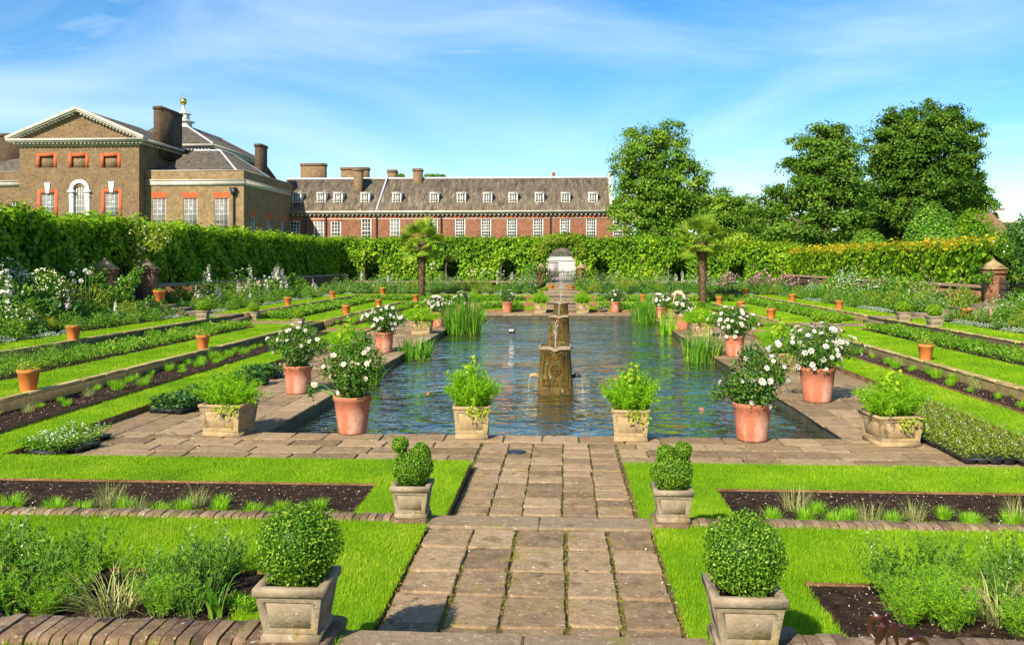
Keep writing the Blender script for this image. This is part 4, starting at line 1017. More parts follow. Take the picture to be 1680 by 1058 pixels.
part(rg, 'lead_ridge', M['lead'], f)
def f(mb):
    prism(mb, [(YR - .5, ZE - .3), (YR + 10, ZE - .3), (YR + 10, ZE + .3), (YR + 5.2, ZRG + .7), (YR + 4.6, ZRG + .7), (YR - .5, ZE + .55)], 'x', XR1, XR1 + .32)
part(rg, 'gable_parapet', M['portland'], f)
DXp = [487, 527, 554.6, 599, 651, 712.5, 757, 800, 842, 885, 928, 973]
for px in DXp:
    yd = YR + .9; x, zt = PYp(px, 317, yd); zb_ = PYp(px, 337, yd)[1]; w = 1.12
    mb = MB(); yb = YR - .4 + (zt - ZE) / (ZRG - ZE) * 5.4 + .4
    for s in (-1, 1):
        xx = x + s * w / 2; a, b = sorted((xx, xx - s * .12)); prism(mb, [(yd, zb_ - .1), (yb, zt), (yd, zt)], 'x', a, b)
    box(mb, x - w / 2 - .07, x + w / 2 + .07, yd - .1, yb + .3, zt, zt + .1)
    box(mb, x - w / 2, x + w / 2, yd - .04, yd + .1, zb_ - .14, zb_ - .003)
    d = mb.build('dormer', M['white'], rg)
    mb = MB(); n = 3; f_ = .2
    window(rg, (x, yd + .05, zb_), w, zt - zb_ - .003, 3, 4, frame=.13, bar=.065, mid=False, name='dormer_window')
for (a, b, top, bot, yo) in ((493, 532.5, 268, 300, 6), (559, 603.5, 274.5, 300, 6), (580, 593, 276, 318, 2.4), (635.5, 649.5, 278.5, 300, 5.6), (677.5, 691.5, 276.5, 303, 4.2)):
    x0, z1 = PYp(a, top, YR + yo); x1 = PYp(b, top, YR + yo)[0]; chimney(rg, x0, x1, YR + yo, YR + yo + 1.1, PYp(a, bot, YR + yo)[1] - 1.5, z1, 'wallbrown')
def f(mb):
    x, z = PYp(908, 288, YR + 5.2); lathe(mb, [(.22, -1), (.2, .3), (.25, .32), (.25, .4), (.1, .4)], (x, YR + 5.2, z), 10)
part(rg, 'chimney_pot', M['terra_new'], f)
for px in (502, 535, 618, 724, 903):
    def f(mb):
        x, z = PYp(px, 352, YR); tube(mb, [(x, YR - .14, ZD), (x, YR - .14, z)], .09, 6); frust(mb, (x, YR - .16), .1, .2, z - .1, z + .25)
    part(rg, 'drainpipe', M['iron'], f)

# white building seen through the arch, and the roofs at the right edge
wb = thing('white_house', 'low white building with grey door framed by the far hedge arch', 'house', (0, 96, ZD))
def f(mb):
    wallface(mb, 'x', 96, -3.2, 3.2, ZD - .2, 3.65, [(-1.55, -.35, ZD, 2.85)], .15, 1); box(mb, -3.3, 3.3, 95.9, 96.02, 3.0, 3.07)
    mb.add([(3.2, 96, ZD), (3.2, 101, ZD), (3.2, 101, 3.65), (3.2, 96, 3.65)], [(0, 1, 2, 3)]); mb.add([(-3.2, 96, ZD), (-3.2, 101, ZD), (-3.2, 101, 3.65), (-3.2, 96, 3.65)], [(0, 1, 2, 3)])
part(wb, 'wall', M['render'], f)
part(wb, 'door', M['greydoor'], lambda mb: box(mb, -1.55, -.35, 96.12, 96.2, ZD, 2.85))
part(wb, 'roof', M['slate'], lambda mb: prism(mb, [(95.7, 3.66), (101.3, 3.66), (98.5, 4.9)], 'x', -3.4, 3.4))
fh = thing('white_villa', 'distant white stucco house with square chimney at the edge of the trees', 'house', PD(1670, 420, 130)[:2] + (ZD,))
c = PD(1668, 350, 130)
def f(mb):
    box(mb, c[0] - 4, c[0] + 12, c[1], c[1] + 10, ZD - .2, PD(1660, 361, 130)[2]); box(mb, c[0] - 4.4, c[0] + 12, c[1] - .4, c[1], PD(1660, 366, 130)[2], PD(1660, 362, 130)[2])
part(fh, 'wall', M['portland'], f)
part(fh, 'chimney', M['portland'], lambda mb: (box(mb, PD(1637, 350, 132)[0], PD(1648, 350, 132)[0], c[1] + 2, c[1] + 3.5, 4, PD(1640, 343, 132)[2]), box(mb, PD(1635.5, 350, 132)[0], PD(1649.5, 350, 132)[0], c[1] + 1.8, c[1] + 3.7, PD(1640, 343, 132)[2], PD(1640, 340.5, 132)[2])))
tr = thing('tiled_roof_house', 'brown tiled roof sloping down behind the clipped dome hedge', 'house', PD(1640, 420, 76)[:2] + (ZD,))
a, b, c_ = PD(1626, 349, 76), PD(1672, 392, 76), PD(1600, 392, 76)
part(tr, 'roof', M['tile'], lambda mb: prism(mb, [(a[0] - .3, b[2]), (a[0], a[2]), (b[0], b[2]), (b[0], b[2] - .3), (a[0] - .3, b[2] - .3)][::-1], 'y', a[1], a[1] + 3))
part(tr, 'wall', M['wallred'], lambda mb: box(mb, a[0] - .1, b[0] - .4, a[1] + .4, a[1] + 2.6, ZD - .2, b[2] - .3))
# ------------------------------------------------------------------ trees
def tree(name, label, blobs, D, mt, dens, leaf, base, cl=1.0, depthf=.8, droop=.35, z0=ZD, open_=0.0, seed=0):
    """blobs: (px, py, rx, ry[, depth offset]) clumps of the crown; each becomes a ball of leaf clusters of its own depth"""
    bx_, by_, _ = PD(base, HOR, D)
    t = thing(name, label, 'tree', (bx_, by_, z0))
    mb = MB(); wood = MB(); k = D / F_PX
    top = None; cs = []
    for i, q in enumerate(blobs):
        px, py, rx, ry = q[:4]; off = q[4] if len(q) > 4 else random.uniform(-.5, .5) * rx * k
        c = np.array(PD(px, py, D + off)); rd = np.array([rx * k, (rx + ry) / 2 * k * depthf, ry * k]) * 1.04; cs.append((c, rd))
        area = 4 * math.pi * (((rd[0] * rd[2]) ** 1.6 * 2 + (rd[0] * rd[1]) ** 1.6) / 3) ** (1 / 1.6)
        nc = max(8, int(area * dens * .85 / (cl * cl)))
        u = sph(nc); rad = rng.uniform(.6, 1.12, nc)
        tip = rng.random(nc) < .3; rad[tip] = rng.uniform(1.0, 1.24, tip.sum()); csf = np.where(tip, .6, 1.0)
        inner = rng.random(nc) < .18; rad[inner] *= rng.uniform(.3, .8, inner.sum())
        cc = c + u * rd * rad[:, None]
        per = 120
        cs_ = cl * rng.uniform(.5, 1.3, nc) * csf
        off_ = np.clip(rng.normal(0, .38, (nc, per, 3)), -.8, .8) * cs_[:, None, None] * np.array([1, 1, .5]) - np.abs(rng.normal(0, 1, (nc, per, 1))) * np.array([0, 0, .12])
        P_ = (cc[:, None, :] + off_).reshape(-1, 3)
        N = (np.repeat(u, per, 0) * .6 + unit(off_.reshape(-1, 3)) * .5 + rng.normal(0, .4, (nc * per, 3)) + np.array([0, 0, .75]))
        cr = np.repeat(rng.normal(0, .13, nc), per)
        r_ = np.clip(rng.beta(2, 2.2, nc * per) + cr, 0, 1)
        leaves(mb, P_, N, leaf * .72 * rng.uniform(.6, 1.25, nc * per), leaf * .52 * rng.uniform(.7, 1.2, nc * per), droop, r=r_)
        for q2 in range(min(nc, 7)):
            e = cc[q2]; m_ = (c + e) / 2 + rng.normal(0, .15, 3); tube(wood, [c - np.array([0, 0, rd[2] * .4]), m_, e], [.10, .06, .025], 4, cap=False)
    zl = min(c[2] for c, _ in cs)
    tr_top = np.array([bx_, by_, max(zl, z0 + 2.0)])
    tw = MB(); tube(tw, [(bx_, by_, z0 - .2), (bx_ + .1, by_, z0 + 1), tuple(tr_top)], [.62, .45, .36], 10); tw.build('trunk', M['bark'], t)
    for c, rd in cs:
        m_ = tr_top * .45 + c * .55 + np.array([0, 0, -.6]); tube(wood, [tr_top - np.array([0, 0, .3]), m_, c - np.array([0, 0, rd[2] * .4])], [.26, .17, .10], 6, cap=False)
    wood.build('limbs', M['bark'], t)
    mb.build('crown', mt, t)
    return t
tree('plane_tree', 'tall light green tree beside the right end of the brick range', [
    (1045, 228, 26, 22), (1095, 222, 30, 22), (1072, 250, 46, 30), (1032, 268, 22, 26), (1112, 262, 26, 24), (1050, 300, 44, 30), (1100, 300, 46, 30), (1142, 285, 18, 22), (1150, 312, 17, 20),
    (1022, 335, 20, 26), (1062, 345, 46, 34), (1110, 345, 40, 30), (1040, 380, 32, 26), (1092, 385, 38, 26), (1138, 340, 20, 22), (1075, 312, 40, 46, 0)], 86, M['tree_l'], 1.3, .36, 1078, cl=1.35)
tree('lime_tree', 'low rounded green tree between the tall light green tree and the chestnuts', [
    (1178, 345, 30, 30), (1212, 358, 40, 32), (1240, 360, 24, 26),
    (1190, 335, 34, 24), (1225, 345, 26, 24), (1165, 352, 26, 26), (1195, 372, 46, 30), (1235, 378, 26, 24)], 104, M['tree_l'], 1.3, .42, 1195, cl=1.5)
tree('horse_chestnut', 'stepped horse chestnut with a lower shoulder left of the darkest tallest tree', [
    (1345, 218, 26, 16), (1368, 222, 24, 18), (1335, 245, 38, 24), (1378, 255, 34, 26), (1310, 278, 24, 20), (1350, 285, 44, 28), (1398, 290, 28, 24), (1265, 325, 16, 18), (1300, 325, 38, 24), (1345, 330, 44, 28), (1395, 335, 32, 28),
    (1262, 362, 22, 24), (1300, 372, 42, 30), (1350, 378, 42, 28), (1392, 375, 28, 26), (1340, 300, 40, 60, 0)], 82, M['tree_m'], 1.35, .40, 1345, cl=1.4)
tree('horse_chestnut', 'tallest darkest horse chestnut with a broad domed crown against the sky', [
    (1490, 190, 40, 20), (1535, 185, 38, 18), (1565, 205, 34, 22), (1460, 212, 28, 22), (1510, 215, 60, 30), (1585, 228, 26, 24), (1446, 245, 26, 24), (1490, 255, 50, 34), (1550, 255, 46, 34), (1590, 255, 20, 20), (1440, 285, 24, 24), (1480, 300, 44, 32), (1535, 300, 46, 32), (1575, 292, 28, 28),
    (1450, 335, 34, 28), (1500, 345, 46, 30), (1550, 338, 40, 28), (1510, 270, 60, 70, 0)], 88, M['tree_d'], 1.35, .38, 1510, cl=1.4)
tree('sycamore', 'small green tree at the right foot of the tallest chestnut', [
    (1590, 300, 26, 20), (1612, 320, 20, 18), (1575, 325, 30, 24), (1605, 342, 26, 18), (1565, 355, 30, 22), (1600, 378, 40, 26), (1640, 385, 26, 22)], 94, M['tree_l'], 1.1, .38, 1590, cl=.9)
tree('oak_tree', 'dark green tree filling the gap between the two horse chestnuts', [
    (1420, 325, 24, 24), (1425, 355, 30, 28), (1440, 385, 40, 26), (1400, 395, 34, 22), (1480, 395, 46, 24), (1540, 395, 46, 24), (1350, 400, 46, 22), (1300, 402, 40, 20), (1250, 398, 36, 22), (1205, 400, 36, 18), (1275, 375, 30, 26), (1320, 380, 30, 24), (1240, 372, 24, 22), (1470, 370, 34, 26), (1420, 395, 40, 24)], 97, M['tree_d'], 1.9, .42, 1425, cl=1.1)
tree('lime_tree', 'tree tops just showing over the ridge of the brick range', [(652, 291, 9, 6), (712, 291, 16, 4)], 160, M['tree_m'], 1.3, .5, 690, cl=1.0)

def topiary(label, px, ptop, pbot, w, D, mt='topiary'):
    c = PD(px, (ptop + pbot) / 2, D); k = D / F_PX; a = w / 2 * k
    zt = PD(px, ptop, D)[2]; zb_ = ZD; h = zt - zb_
    t = thing('topiary_dome', label, 'topiary', (c[0], c[1], zb_))
    mb = MB(); n = int(7000 * a * a / 6)
    u = sph(n); u[:, 2] = np.abs(u[:, 2])
    q = np.sign(u) * np.abs(u) ** .8
    P_ = np.array([c[0], c[1], zb_]) + q * np.array([a, a, h]) / np.maximum(.96, np.linalg.norm(q, axis=1))[:, None] * rng.uniform(.95, 1.025, n)[:, None]
    leaves(mb, P_, u + rng.normal(0, .4, (n, 3)), .15, .12, .2)
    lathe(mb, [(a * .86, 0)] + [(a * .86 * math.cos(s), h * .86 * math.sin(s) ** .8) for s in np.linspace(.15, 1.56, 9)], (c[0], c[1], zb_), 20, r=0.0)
    mb.build('foliage', M[mt], t); mb = MB(); tube(mb, [(c[0], c[1], zb_ - .2), (c[0], c[1], zb_ + .4)], .2); mb.build('trunk', M['bark'], t)
topiary('large clipped dome of dark leaves standing above the golden hedge', 1529, 337, 420, 108, 52)
topiary('lower clipped mound of leaves left of the large clipped dome', 1425, 376, 420, 84, 68)
topiary('clipped green mound half hidden behind the large dome', 1598, 343, 420, 92, 60, 'hedge')

# ------------------------------------------------------------------ containers
def sqpot(par, a, b, h, mt, rim=.026, band=True, soil=True, sh=.1):
    """square tapered planter with moulded rim, sunk panels and foot band; a half width at the foot, b at the rim"""
    mb = MB()
    prof = [(a + .012, 0), (a + .014, h * .11), (a + .004, h * .135), (a + .002, h * .15)]
    zr = h - rim * 2.2
    w1, w2 = a + .002 + (b - a) * .02, b - .012
    prof += [(w1, h * .151), (w2, zr), (w2 + .006, zr + .004), (b, zr + rim * .35), (b + .004, zr + rim * .5), (b + .005, h - .007), (b + .001, h), (b - .04, h), (b - .05, h - sh)]
    k = len(prof)
    v = []
    for r_, z in prof: v += [(-r_, -r_, z), (r_, -r_, z), (r_, r_, z), (-r_, r_, z)]
    body = 4
    F = []
    for i in range(k - 1):
        if i == body: continue
        F += [(i * 4 + j, i * 4 + (j + 1) % 4, (i + 1) * 4 + (j + 1) % 4, (i + 1) * 4 + j) for j in range(4)]
    mb.add(v, F)
    for j in range(4):                                   # the four faces with a sunk moulded panel
        p00, p10, p11, p01 = [np.array(v[q]) for q in (body * 4 + j, body * 4 + (j + 1) % 4, (body + 1) * 4 + (j + 1) % 4, (body + 1) * 4 + j)]
        nrm = unit(np.cross(p10 - p00, p01 - p00))
        def bl_(u, w): return (p00 * (1 - u) + p10 * u) * (1 - w) + (p01 * (1 - u) + p11 * u) * w
        rings = []
        for (mu, d) in ((0, 0), (.10, 0), (.112, -.010), (.13, -.010), (.142, -.004)):
            mv = mu * 1.15
            rings.append([bl_(mu, mv) + nrm * d, bl_(1 - mu, mv) + nrm * d, bl_(1 - mu, 1 - mv) + nrm * d, bl_(mu, 1 - mv) + nrm * d])
        vv = [p for r_ in rings for p in r_]
        FF = [(i * 4 + q, i * 4 + (q + 1) % 4, (i + 1) * 4 + (q + 1) % 4, (i + 1) * 4 + q) for i in range(4) for q in range(4)] + [(16, 17, 18, 19)]
        mb.add(vv, FF)
    o = mb.build('stone_box', M[mt], par, world=False)
    mb = MB(); q = b - .05; mb.add([(-q, -q, h - sh * .8), (q, -q, h - sh * .8), (q, q, h - sh * .8), (-q, q, h - sh * .8)], [(0, 1, 2, 3)]); mb.build('soil', M['soil'], par, world=False)
    return o
def rpot(par, r0, r1, h, mt='terra', rim=True, n=28):
    mb = MB(); t = .03
    if rim: prof = [(0, 0), (r0, 0), (r0 + .01, .03), ((r0 + r1) / 2 * .99, h * .5), (r1 * .93, h * .86), (r1 * .97, h * .875), (r1 * .985, h * .93), (r1, h * .945), (r1 * 1.005, h * .985), (r1 * .985, h), (r1 - t * 1.3, h), (r1 - t * 1.6, h * .9)]
    else: prof = [(0, 0), (r0, 0), (r0 + .004, .01), (r1 * .95, h * .84), (r1, h * .85), (r1, h * .98), (r1 * .98, h), (r1 * .9, h), (r1 * .87, h * .88)]
    lathe(mb, prof, n=n, wob=.006); mb.build('pot', M[mt], par, world=False, smooth=False)
    mb = MB(); lathe(mb, [(0.001, h * .91), (prof[-1][0] + .005, h * .90)], n=n); mb.build('soil', M['soil'], par, world=False)
def ball(mb, c, rd, n, leaf, core=True, jit=.06, m=0, drop=.0):
    u = sph(n); rd = np.array(rd) * np.ones(3); ph = random.uniform(0, 6)
    rad = (rng.uniform(.84, 1.0 + jit, n) + (rng.random(n) < .03) * rng.uniform(0, .12, n)) * (1 + .05 * np.sin(u[:, 0] * 5 + u[:, 2] * 4 + ph) + .035 * np.sin(u[:, 1] * 9 + 2 * ph) + .02 * np.sin(u[:, 0] * 17 + u[:, 2] * 13))
    leaves(mb, np.array(c) + u * rd * rad[:, None], u * 1.0 + rng.normal(0, .75, (n, 3)), leaf * rng.uniform(.6, 1.3, n), leaf * .66, -.1 + drop, m=m)
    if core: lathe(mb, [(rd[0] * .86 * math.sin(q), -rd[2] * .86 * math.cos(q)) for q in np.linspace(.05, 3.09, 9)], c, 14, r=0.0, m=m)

# small square planters with box balls
def box_planter(label, b, h, rb, zc, mt='stone_grey', tufts=(), group=None, fol='box', n=8500, leaf=.0175, a=None):
    t = thing('box_planter', label, 'planter', group=group)
    sqpot(t, a or b * .76, b, h, mt)
    mb = MB(); ball(mb, (0, 0, h + zc), rb, n, leaf)
    for (x, y, z, r_) in tufts: ball(mb, (x, y, h + z), r_, int(n * .22), leaf)
    mb.build('box_ball', M[fol], t, world=False)
    mb = MB(); tube(mb, [(0, 0, h - .12), (0, 0, h + zc)], .02); mb.build('stem', M['bark'], t, world=False)
    return t
def groundpos(px, py, z): x, y = P(px, py, z); return (x, y, z)
ZC1, ZB1 = ZC + .045, ZB + .035
p = box_planter('large clipped box ball in a weathered planter nearest the camera, palace side', .195, .31, (.225, .225, .225), .175)
p.location = (-1.285, 4.97, ZC1); p.rotation_euler = (0, 0, R(0))
p = box_planter('large clipped box ball in a stained planter nearest the camera, tree side', .195, .31, (.215, .215, .22), .17)
p.location = (1.225, 4.97, ZC1); p.rotation_euler = (0, 0, R(0))
p = box_planter('box plant with two pruned tufts beside the path step, palace side', .18, .30, (.185, .185, .165), .14, tufts=((-.12, 0, .36, .075), (.08, .02, .29, .085)))
p.location = (-1.22, 8.42, ZB1); p.rotation_euler = (0, 0, R(0))
p = box_planter('box plant with two pruned tufts beside the path step, tree side', .18, .30, (.19, .19, .165), .13, tufts=((-.06, 0, .31, .08), (.1, .02, .33, .085)), n=7600)
p.location = (1.25, 8.42, ZB1); p.rotation_euler = (0, 0, R(0))

small = Kind(box_planter('', .225, .34, (.23, .23, .21), .16, mt='stone_grey', n=1100, leaf=.045, fol='box_bright', group='small box balls in square planters by the side and far steps'))
GS = 'small box balls in square planters by the side and far steps'
for (px, py, lb, s) in ((349.7, 524.5, 'grey planter with a box ball on the upper palace side terrace, nearer the gate', 1), (395.8, 523.5, 'grey planter with a box ball on the upper palace side terrace, farther from the gate', 1),
                     (515.5, 535.5, 'planter with a box ball alone on the lower terrace behind roses, palace side', .9),
                     (1463.5, 527, 'grey planter with a box ball on the upper tree side terrace, farther of the pair', 1), (1513, 536, 'grey planter with a box ball on the upper tree side terrace, nearer of the pair', 1.05),
                     (1332.6, 544, 'planter with a box ball on the lower tree side terrace, farther of the pair', 1), (1370, 546.5, 'planter with a box ball just behind the domed white rose', 1.0),
                     (894.8, 483, 'little square planter with a box ball beside the far steps, palace side', .75), (948.6, 483, 'little square planter with a box ball beside the far steps, tree side', .75)):
    x, y, z = (-12.95, 36.9, ZB) if px == 395.8 else G(px, py); small.put((x, y, z + .005), random.uniform(-.1, .1), lb, GS, s)

# large planters with feathery cosmos and lime leaves
def feathery(label, b, h, hp, rp, lime=.3, hang=True, n=1700):
    t = thing('fern_planter', label, 'planter')
    sqpot(t, b * .84, b, h, 'stone', sh=.08)
    mb = MB()
    # feathery plumes: a stem with fine side blades
    ns = 110
    az = rng.uniform(0, 2 * np.pi, ns); r0 = np.sqrt(rng.random(ns)) * b * .8
    B0 = np.stack([r0 * np.cos(az), r0 * np.sin(az), np.full(ns, h - .04)], 1)
    H = hp * rng.uniform(.45, 1.0, ns) * (1.12 - .55 * r0 / b); rc = rp * rng.uniform(.3, 1.0, ns) * (r0 / b + .15)
    out = np.stack([np.cos(az), np.sin(az), 0 * az], 1)
    per = 60
    for k in range(per):
        tt = rng.uniform(.2, 1.0, ns)
        c = B0 + out * (rc * tt ** 1.6)[:, None] + np.array([0, 0, 1]) * (H * tt - .25 * rc * tt ** 3)[:, None]
        A = unit(rng.normal(size=(ns, 3)) + out * .4 + np.array([0, 0, .25]))
        leaves(mb, c, sph(ns), .075 * rng.uniform(.5, 1.3, ns), .007 + .006 * rng.random(ns), .1, A=A, fold=.02)
        leaves(mb, c + rng.normal(0, .03, (ns, 3)), sph(ns), .055 * rng.uniform(.6, 1.2, ns), .012, .1, A=unit(A + rng.normal(0, .6, (ns, 3))), fold=.02)
    blades(mb, B0, az, H, rc, .012, seg=3, droop=.1)
    mb.build('feathery_foliage', M['fern'], t, world=False)
    if lime:
        mb = MB(); n2 = int(260 * lime)
        u = sph(n2); u[:, 2] = np.abs(u[:, 2]); c = np.array([0, 0, h + .02]) + u * np.array([rp * .55, rp * .55, hp * 1.0]) * rng.uniform(.75, 1.05, n2)[:, None]
        leaves(mb, c, u + rng.normal(0, .5, (n2, 3)), .085 * rng.uniform(.6, 1.2, n2), .07, .4); mb.build('lime_leaves', M['lime'], t, world=False)
    if hang:
        mb = MB(); n3 = 70; x = rng.uniform(-b * .2, b * 1.02, n3); zz = h - np.abs(rng.normal(0, .1, n3)); 
        leaves(mb, np.stack([x, -b - .02 + 0 * x - rng.random(n3) * .05, zz], 1), rng.normal(0, .5, (n3, 3)) + np.array([0, -1, .3]), .045, .035, .6); mb.build('trailing_foliage', M['lime'], t, world=False)
    return t
CPL = [
    (773, 718.5, 'square stone planter of feathery foliage at the pond edge, palace side of the fountain', .30, .52, .78, .34, .25, 3),
    (1036, 723, 'square stone planter with lime heart-shaped leaves at the pond edge, tree side of the fountain', .30, .50, .74, .36, .55, -4),
    (368, 714.5, 'ochre square planter of feathery foliage at the pond corner on the palace side', .36, .52, .60, .46, .3, -6),
    (1470, 731, 'ochre square planter of feathery foliage at the pond corner on the tree side', .36, .47, .70, .50, .45, 8),
]
for (px, py, lb, b, h, hp, rp, lm, rot) in CPL:
    t = feathery(lb, b, h, hp, rp, lm); x, y, z = G(px, py); t.location = (x, y + b * .6, z + .004); t.rotation_euler = (0, 0, R(rot))
FARP = [(690, 548, 'square planter of bright green foliage midway along the pond, palace side'), (1152, 552, 'square planter of bright green foliage midway along the pond, tree side'),
        (885.7, 514.0, 'square ferny planter at the far pond end, palace side of the steps'), (955.5, 514.0, 'square ferny planter at the far pond end, tree side of the steps'),
        (565, 618, 'square planter of lime green foliage hidden behind the irises, palace side'), (1283, 612, 'square planter topped by yellow-green shoots behind the roses, tree side'),
        (776, 512, 'square planter with yellowish foliage behind the tallest irises at the pond corner')]
fk = [Kind(feathery('square planter of bright green foliage', .42, .5, .72, .95, .6, n=900)), Kind(feathery('square planter of ferny foliage', .36, .55, .8, .5, .5)), Kind(feathery('square planter of lime green foliage', .36, .5, .95, .5, 1.0))]
for i, (px, py, lb) in enumerate(FARP):
    x, y, z = G(px, py); fk[(0, 0, 1, 1, 2, 2, 1)[i]].put((x, y + .3, .004), R(3 * i), lb, 'large planters of foliage round the pond')

# roses in terracotta pots
def flower_mesh(r_, n=14, dbl=2):
    mb = MB()
    for k in range(dbl):
        m_ = 6; a = np.arange(m_) * 2 * np.pi / m_ + k * .5 + rng.uniform(0, .5); tilt = .35 + .55 * k
        A = np.stack([np.cos(a) * math.cos(tilt), np.sin(a) * math.cos(tilt), np.full(m_, math.sin(tilt))], 1)
        N = np.stack([-np.cos(a) * math.sin(tilt), -np.sin(a) * math.sin(tilt), np.full(m_, math.cos(tilt))], 1)
        leaves(mb, np.zeros((m_, 3)), N, r_ * (1 - .22 * k), r_ * 1.05 * (1 - .2 * k), 0, A=A, fold=-.12)
    return mb
def rosepot(label, r0, r1, h, hp, rp, nf, fr, petal='petal', nl=1500, wild=0.0, lob=None, fbias=.2, pots='terra', leaf=.055):
    t = thing('potted_rose', label, 'potted rose')
    rpot(t, r0, r1, h, pots)
    lob = (lob or []) + [(0, 0, .16, .75)] if lob else [(0, 0, .55, 1.0), (-.45, .1, .5, .55), (.45, -.1, .55, .55), (0, -.4, .45, .55), (.1, .3, .75, .5), (0, 0, .16, .7)]
    st_ = MB(); mb = MB(); pts = []; nor = []
    for (x, y, z, s) in lob:
        c = np.array([x * rp, y * rp, h + z * hp]); rd = np.array([rp * s * .8, rp * s * .8, hp * s * .5])
        n = int(nl * s * s / 2); u = sph(n); rad = rng.uniform(.55, 1.08, n) + (rng.random(n) < wild * .2) * rng.uniform(0, .35, n)
        leaves(mb, c + u * rd * rad[:, None], u + rng.normal(0, .7, (n, 3)) + np.array([0, 0, .4]), leaf * rng.uniform(.6, 1.25, n), leaf * .62, .25)
        for i in range(7):
            e = c + unit(rng.normal(size=3) + np.array([0, 0, .4])) * rd * 1.02; m_ = (np.array([0, 0, h]) + e) / 2 + np.array([x * .15, y * .15, .1 * hp])
            tube(st_, [(x * .1, y * .1, h * .88), m_, e], [.012, .008, .004], 4, cap=False)
        k = int(nf * s / sum(q[3] for q in lob) + .5); u = sph(k); u[:, 2] = u[:, 2] * .8 + fbias; u[:, 1] -= .25; u = unit(u)
        pts += list(c + u * rd * 1.04); nor += list(u)
    mb.build('foliage', M['rose'], t, world=False); st_.build('stems', M['stem'], t, world=False)
    fm = [flower_mesh(fr, dbl=3), flower_mesh(fr * .8, dbl=3), flower_mesh(fr * .65, dbl=2)]
    protos = []
    for i, (p_, n_) in enumerate(zip(pts, nor)):
        k = random.choice((0, 0, 1, 1, 2))
        q = Vector(n_ + np.array([0, -.25, .25])).to_track_quat('Z', 'Y')
        if k < len(protos): pass
        while len(protos) <= k:
            o = fm[len(protos)].build('flower', M[petal], t, world=False); COL.objects.unlink(o); protos.append(o)
        o = protos[k].copy(); COL.objects.link(o); o.parent = t; o.location = p_; o.rotation_euler = q.to_euler()
    for o in protos: bpy.data.objects.remove(o)
    return t
def at(t, px, py, z=None, rz=0, back=0.0):
    x, y, zz = G(px, py); t.location = (x, y + back, (zz if z is None else z) + .004); t.rotation_euler = (0, 0, R(rz)); return t
WIDE = [(0, 0, .55, .9), (-.75, .1, .55, .5), (.7, 0, .5, .55), (0, -.4, .42, .6), (.25, .2, .85, .5), (-.3, 0, .85, .4)]
at(rosepot('leaning cream rose bush in the big terracotta pot at the pond corner, palace side', .225, .32, .62, .92, .52, 22, .065, 'petal_cream', 3000, 1.0, [(0, 0, .45, .85), (-.65, 0, .5, .5), (.6, 0, .6, .6), (.1, -.4, .3, .6), (.3, .2, .95, .45), (-1.3, -.1, .12, .28), (-.25, .1, .8, .4)]), 573, 714, back=.22)
at(rosepot('white rose bush in the big stained terracotta pot at the pond corner, tree side', .235, .31, .60, .85, .55, 32, .066, 'petal', 3000, .8, [(.05, 0, .5, .95), (-.5, 0, .3, .5), (.6, 0, .6, .6), (.15, -.4, .3, .6), (.1, .2, .85, .55), (-1.0, -.1, .2, .3)]), 1239, 726, back=.22)
at(rosepot('straggly white rose in a red terracotta pot on the paving, palace side', .25, .31, .60, .85, .62, 40, .062, 'petal', 2500, 1.0, WIDE), 484, 647, back=.22)
at(rosepot('domed white rose thick with bloom in a chalky terracotta pot, tree side', .27, .37, .70, .80, .80, 96, .072, 'petal', 3000, .5, WIDE), 1346, 661, back=.22)
at(rosepot('white rose in a terracotta pot behind the low iris clump, palace side', .24, .31, .64, .78, .62, 64, .074, 'petal', 2200, .5, WIDE, leaf=.07), 627.5, 579, back=.25)
at(rosepot('white rose in a terracotta pot beside the middle iris clump, tree side', .24, .31, .64, .80, .66, 68, .076, 'petal', 2200, .5, WIDE, leaf=.07), 1207.5, 586, back=.25)
RF = [(717, 536, 'white rose in a terracotta pot left of the tallest irises, palace side'), (1121, 541.5, 'white rose in a terracotta pot behind the bright small irises, tree side'),
      (832, 513, 'white potted rose at the far pond end, palace side of the steps'), (1009.5, 513, 'white potted rose at the far pond end, tree side of the steps'),
      (757, 521, 'white rose behind the tallest irises at the far corner of the pond, palace side'), (1085, 524, 'white rose by the bending gardener at the far corner of the pond')]
rk = Kind(rosepot('', .24, .33, .64, .66, .56, 60, .088, 'petal', 1500, .5, WIDE, leaf=.085))
for i, (px, py, lb) in enumerate(RF):
    x, y, z = G(px, py); rk.put((x, y + .2, .004), i * 1.1, lb, 'white roses in terracotta pots round the far half of the pond', (1, 1, .95, .95, 1, .95)[i])

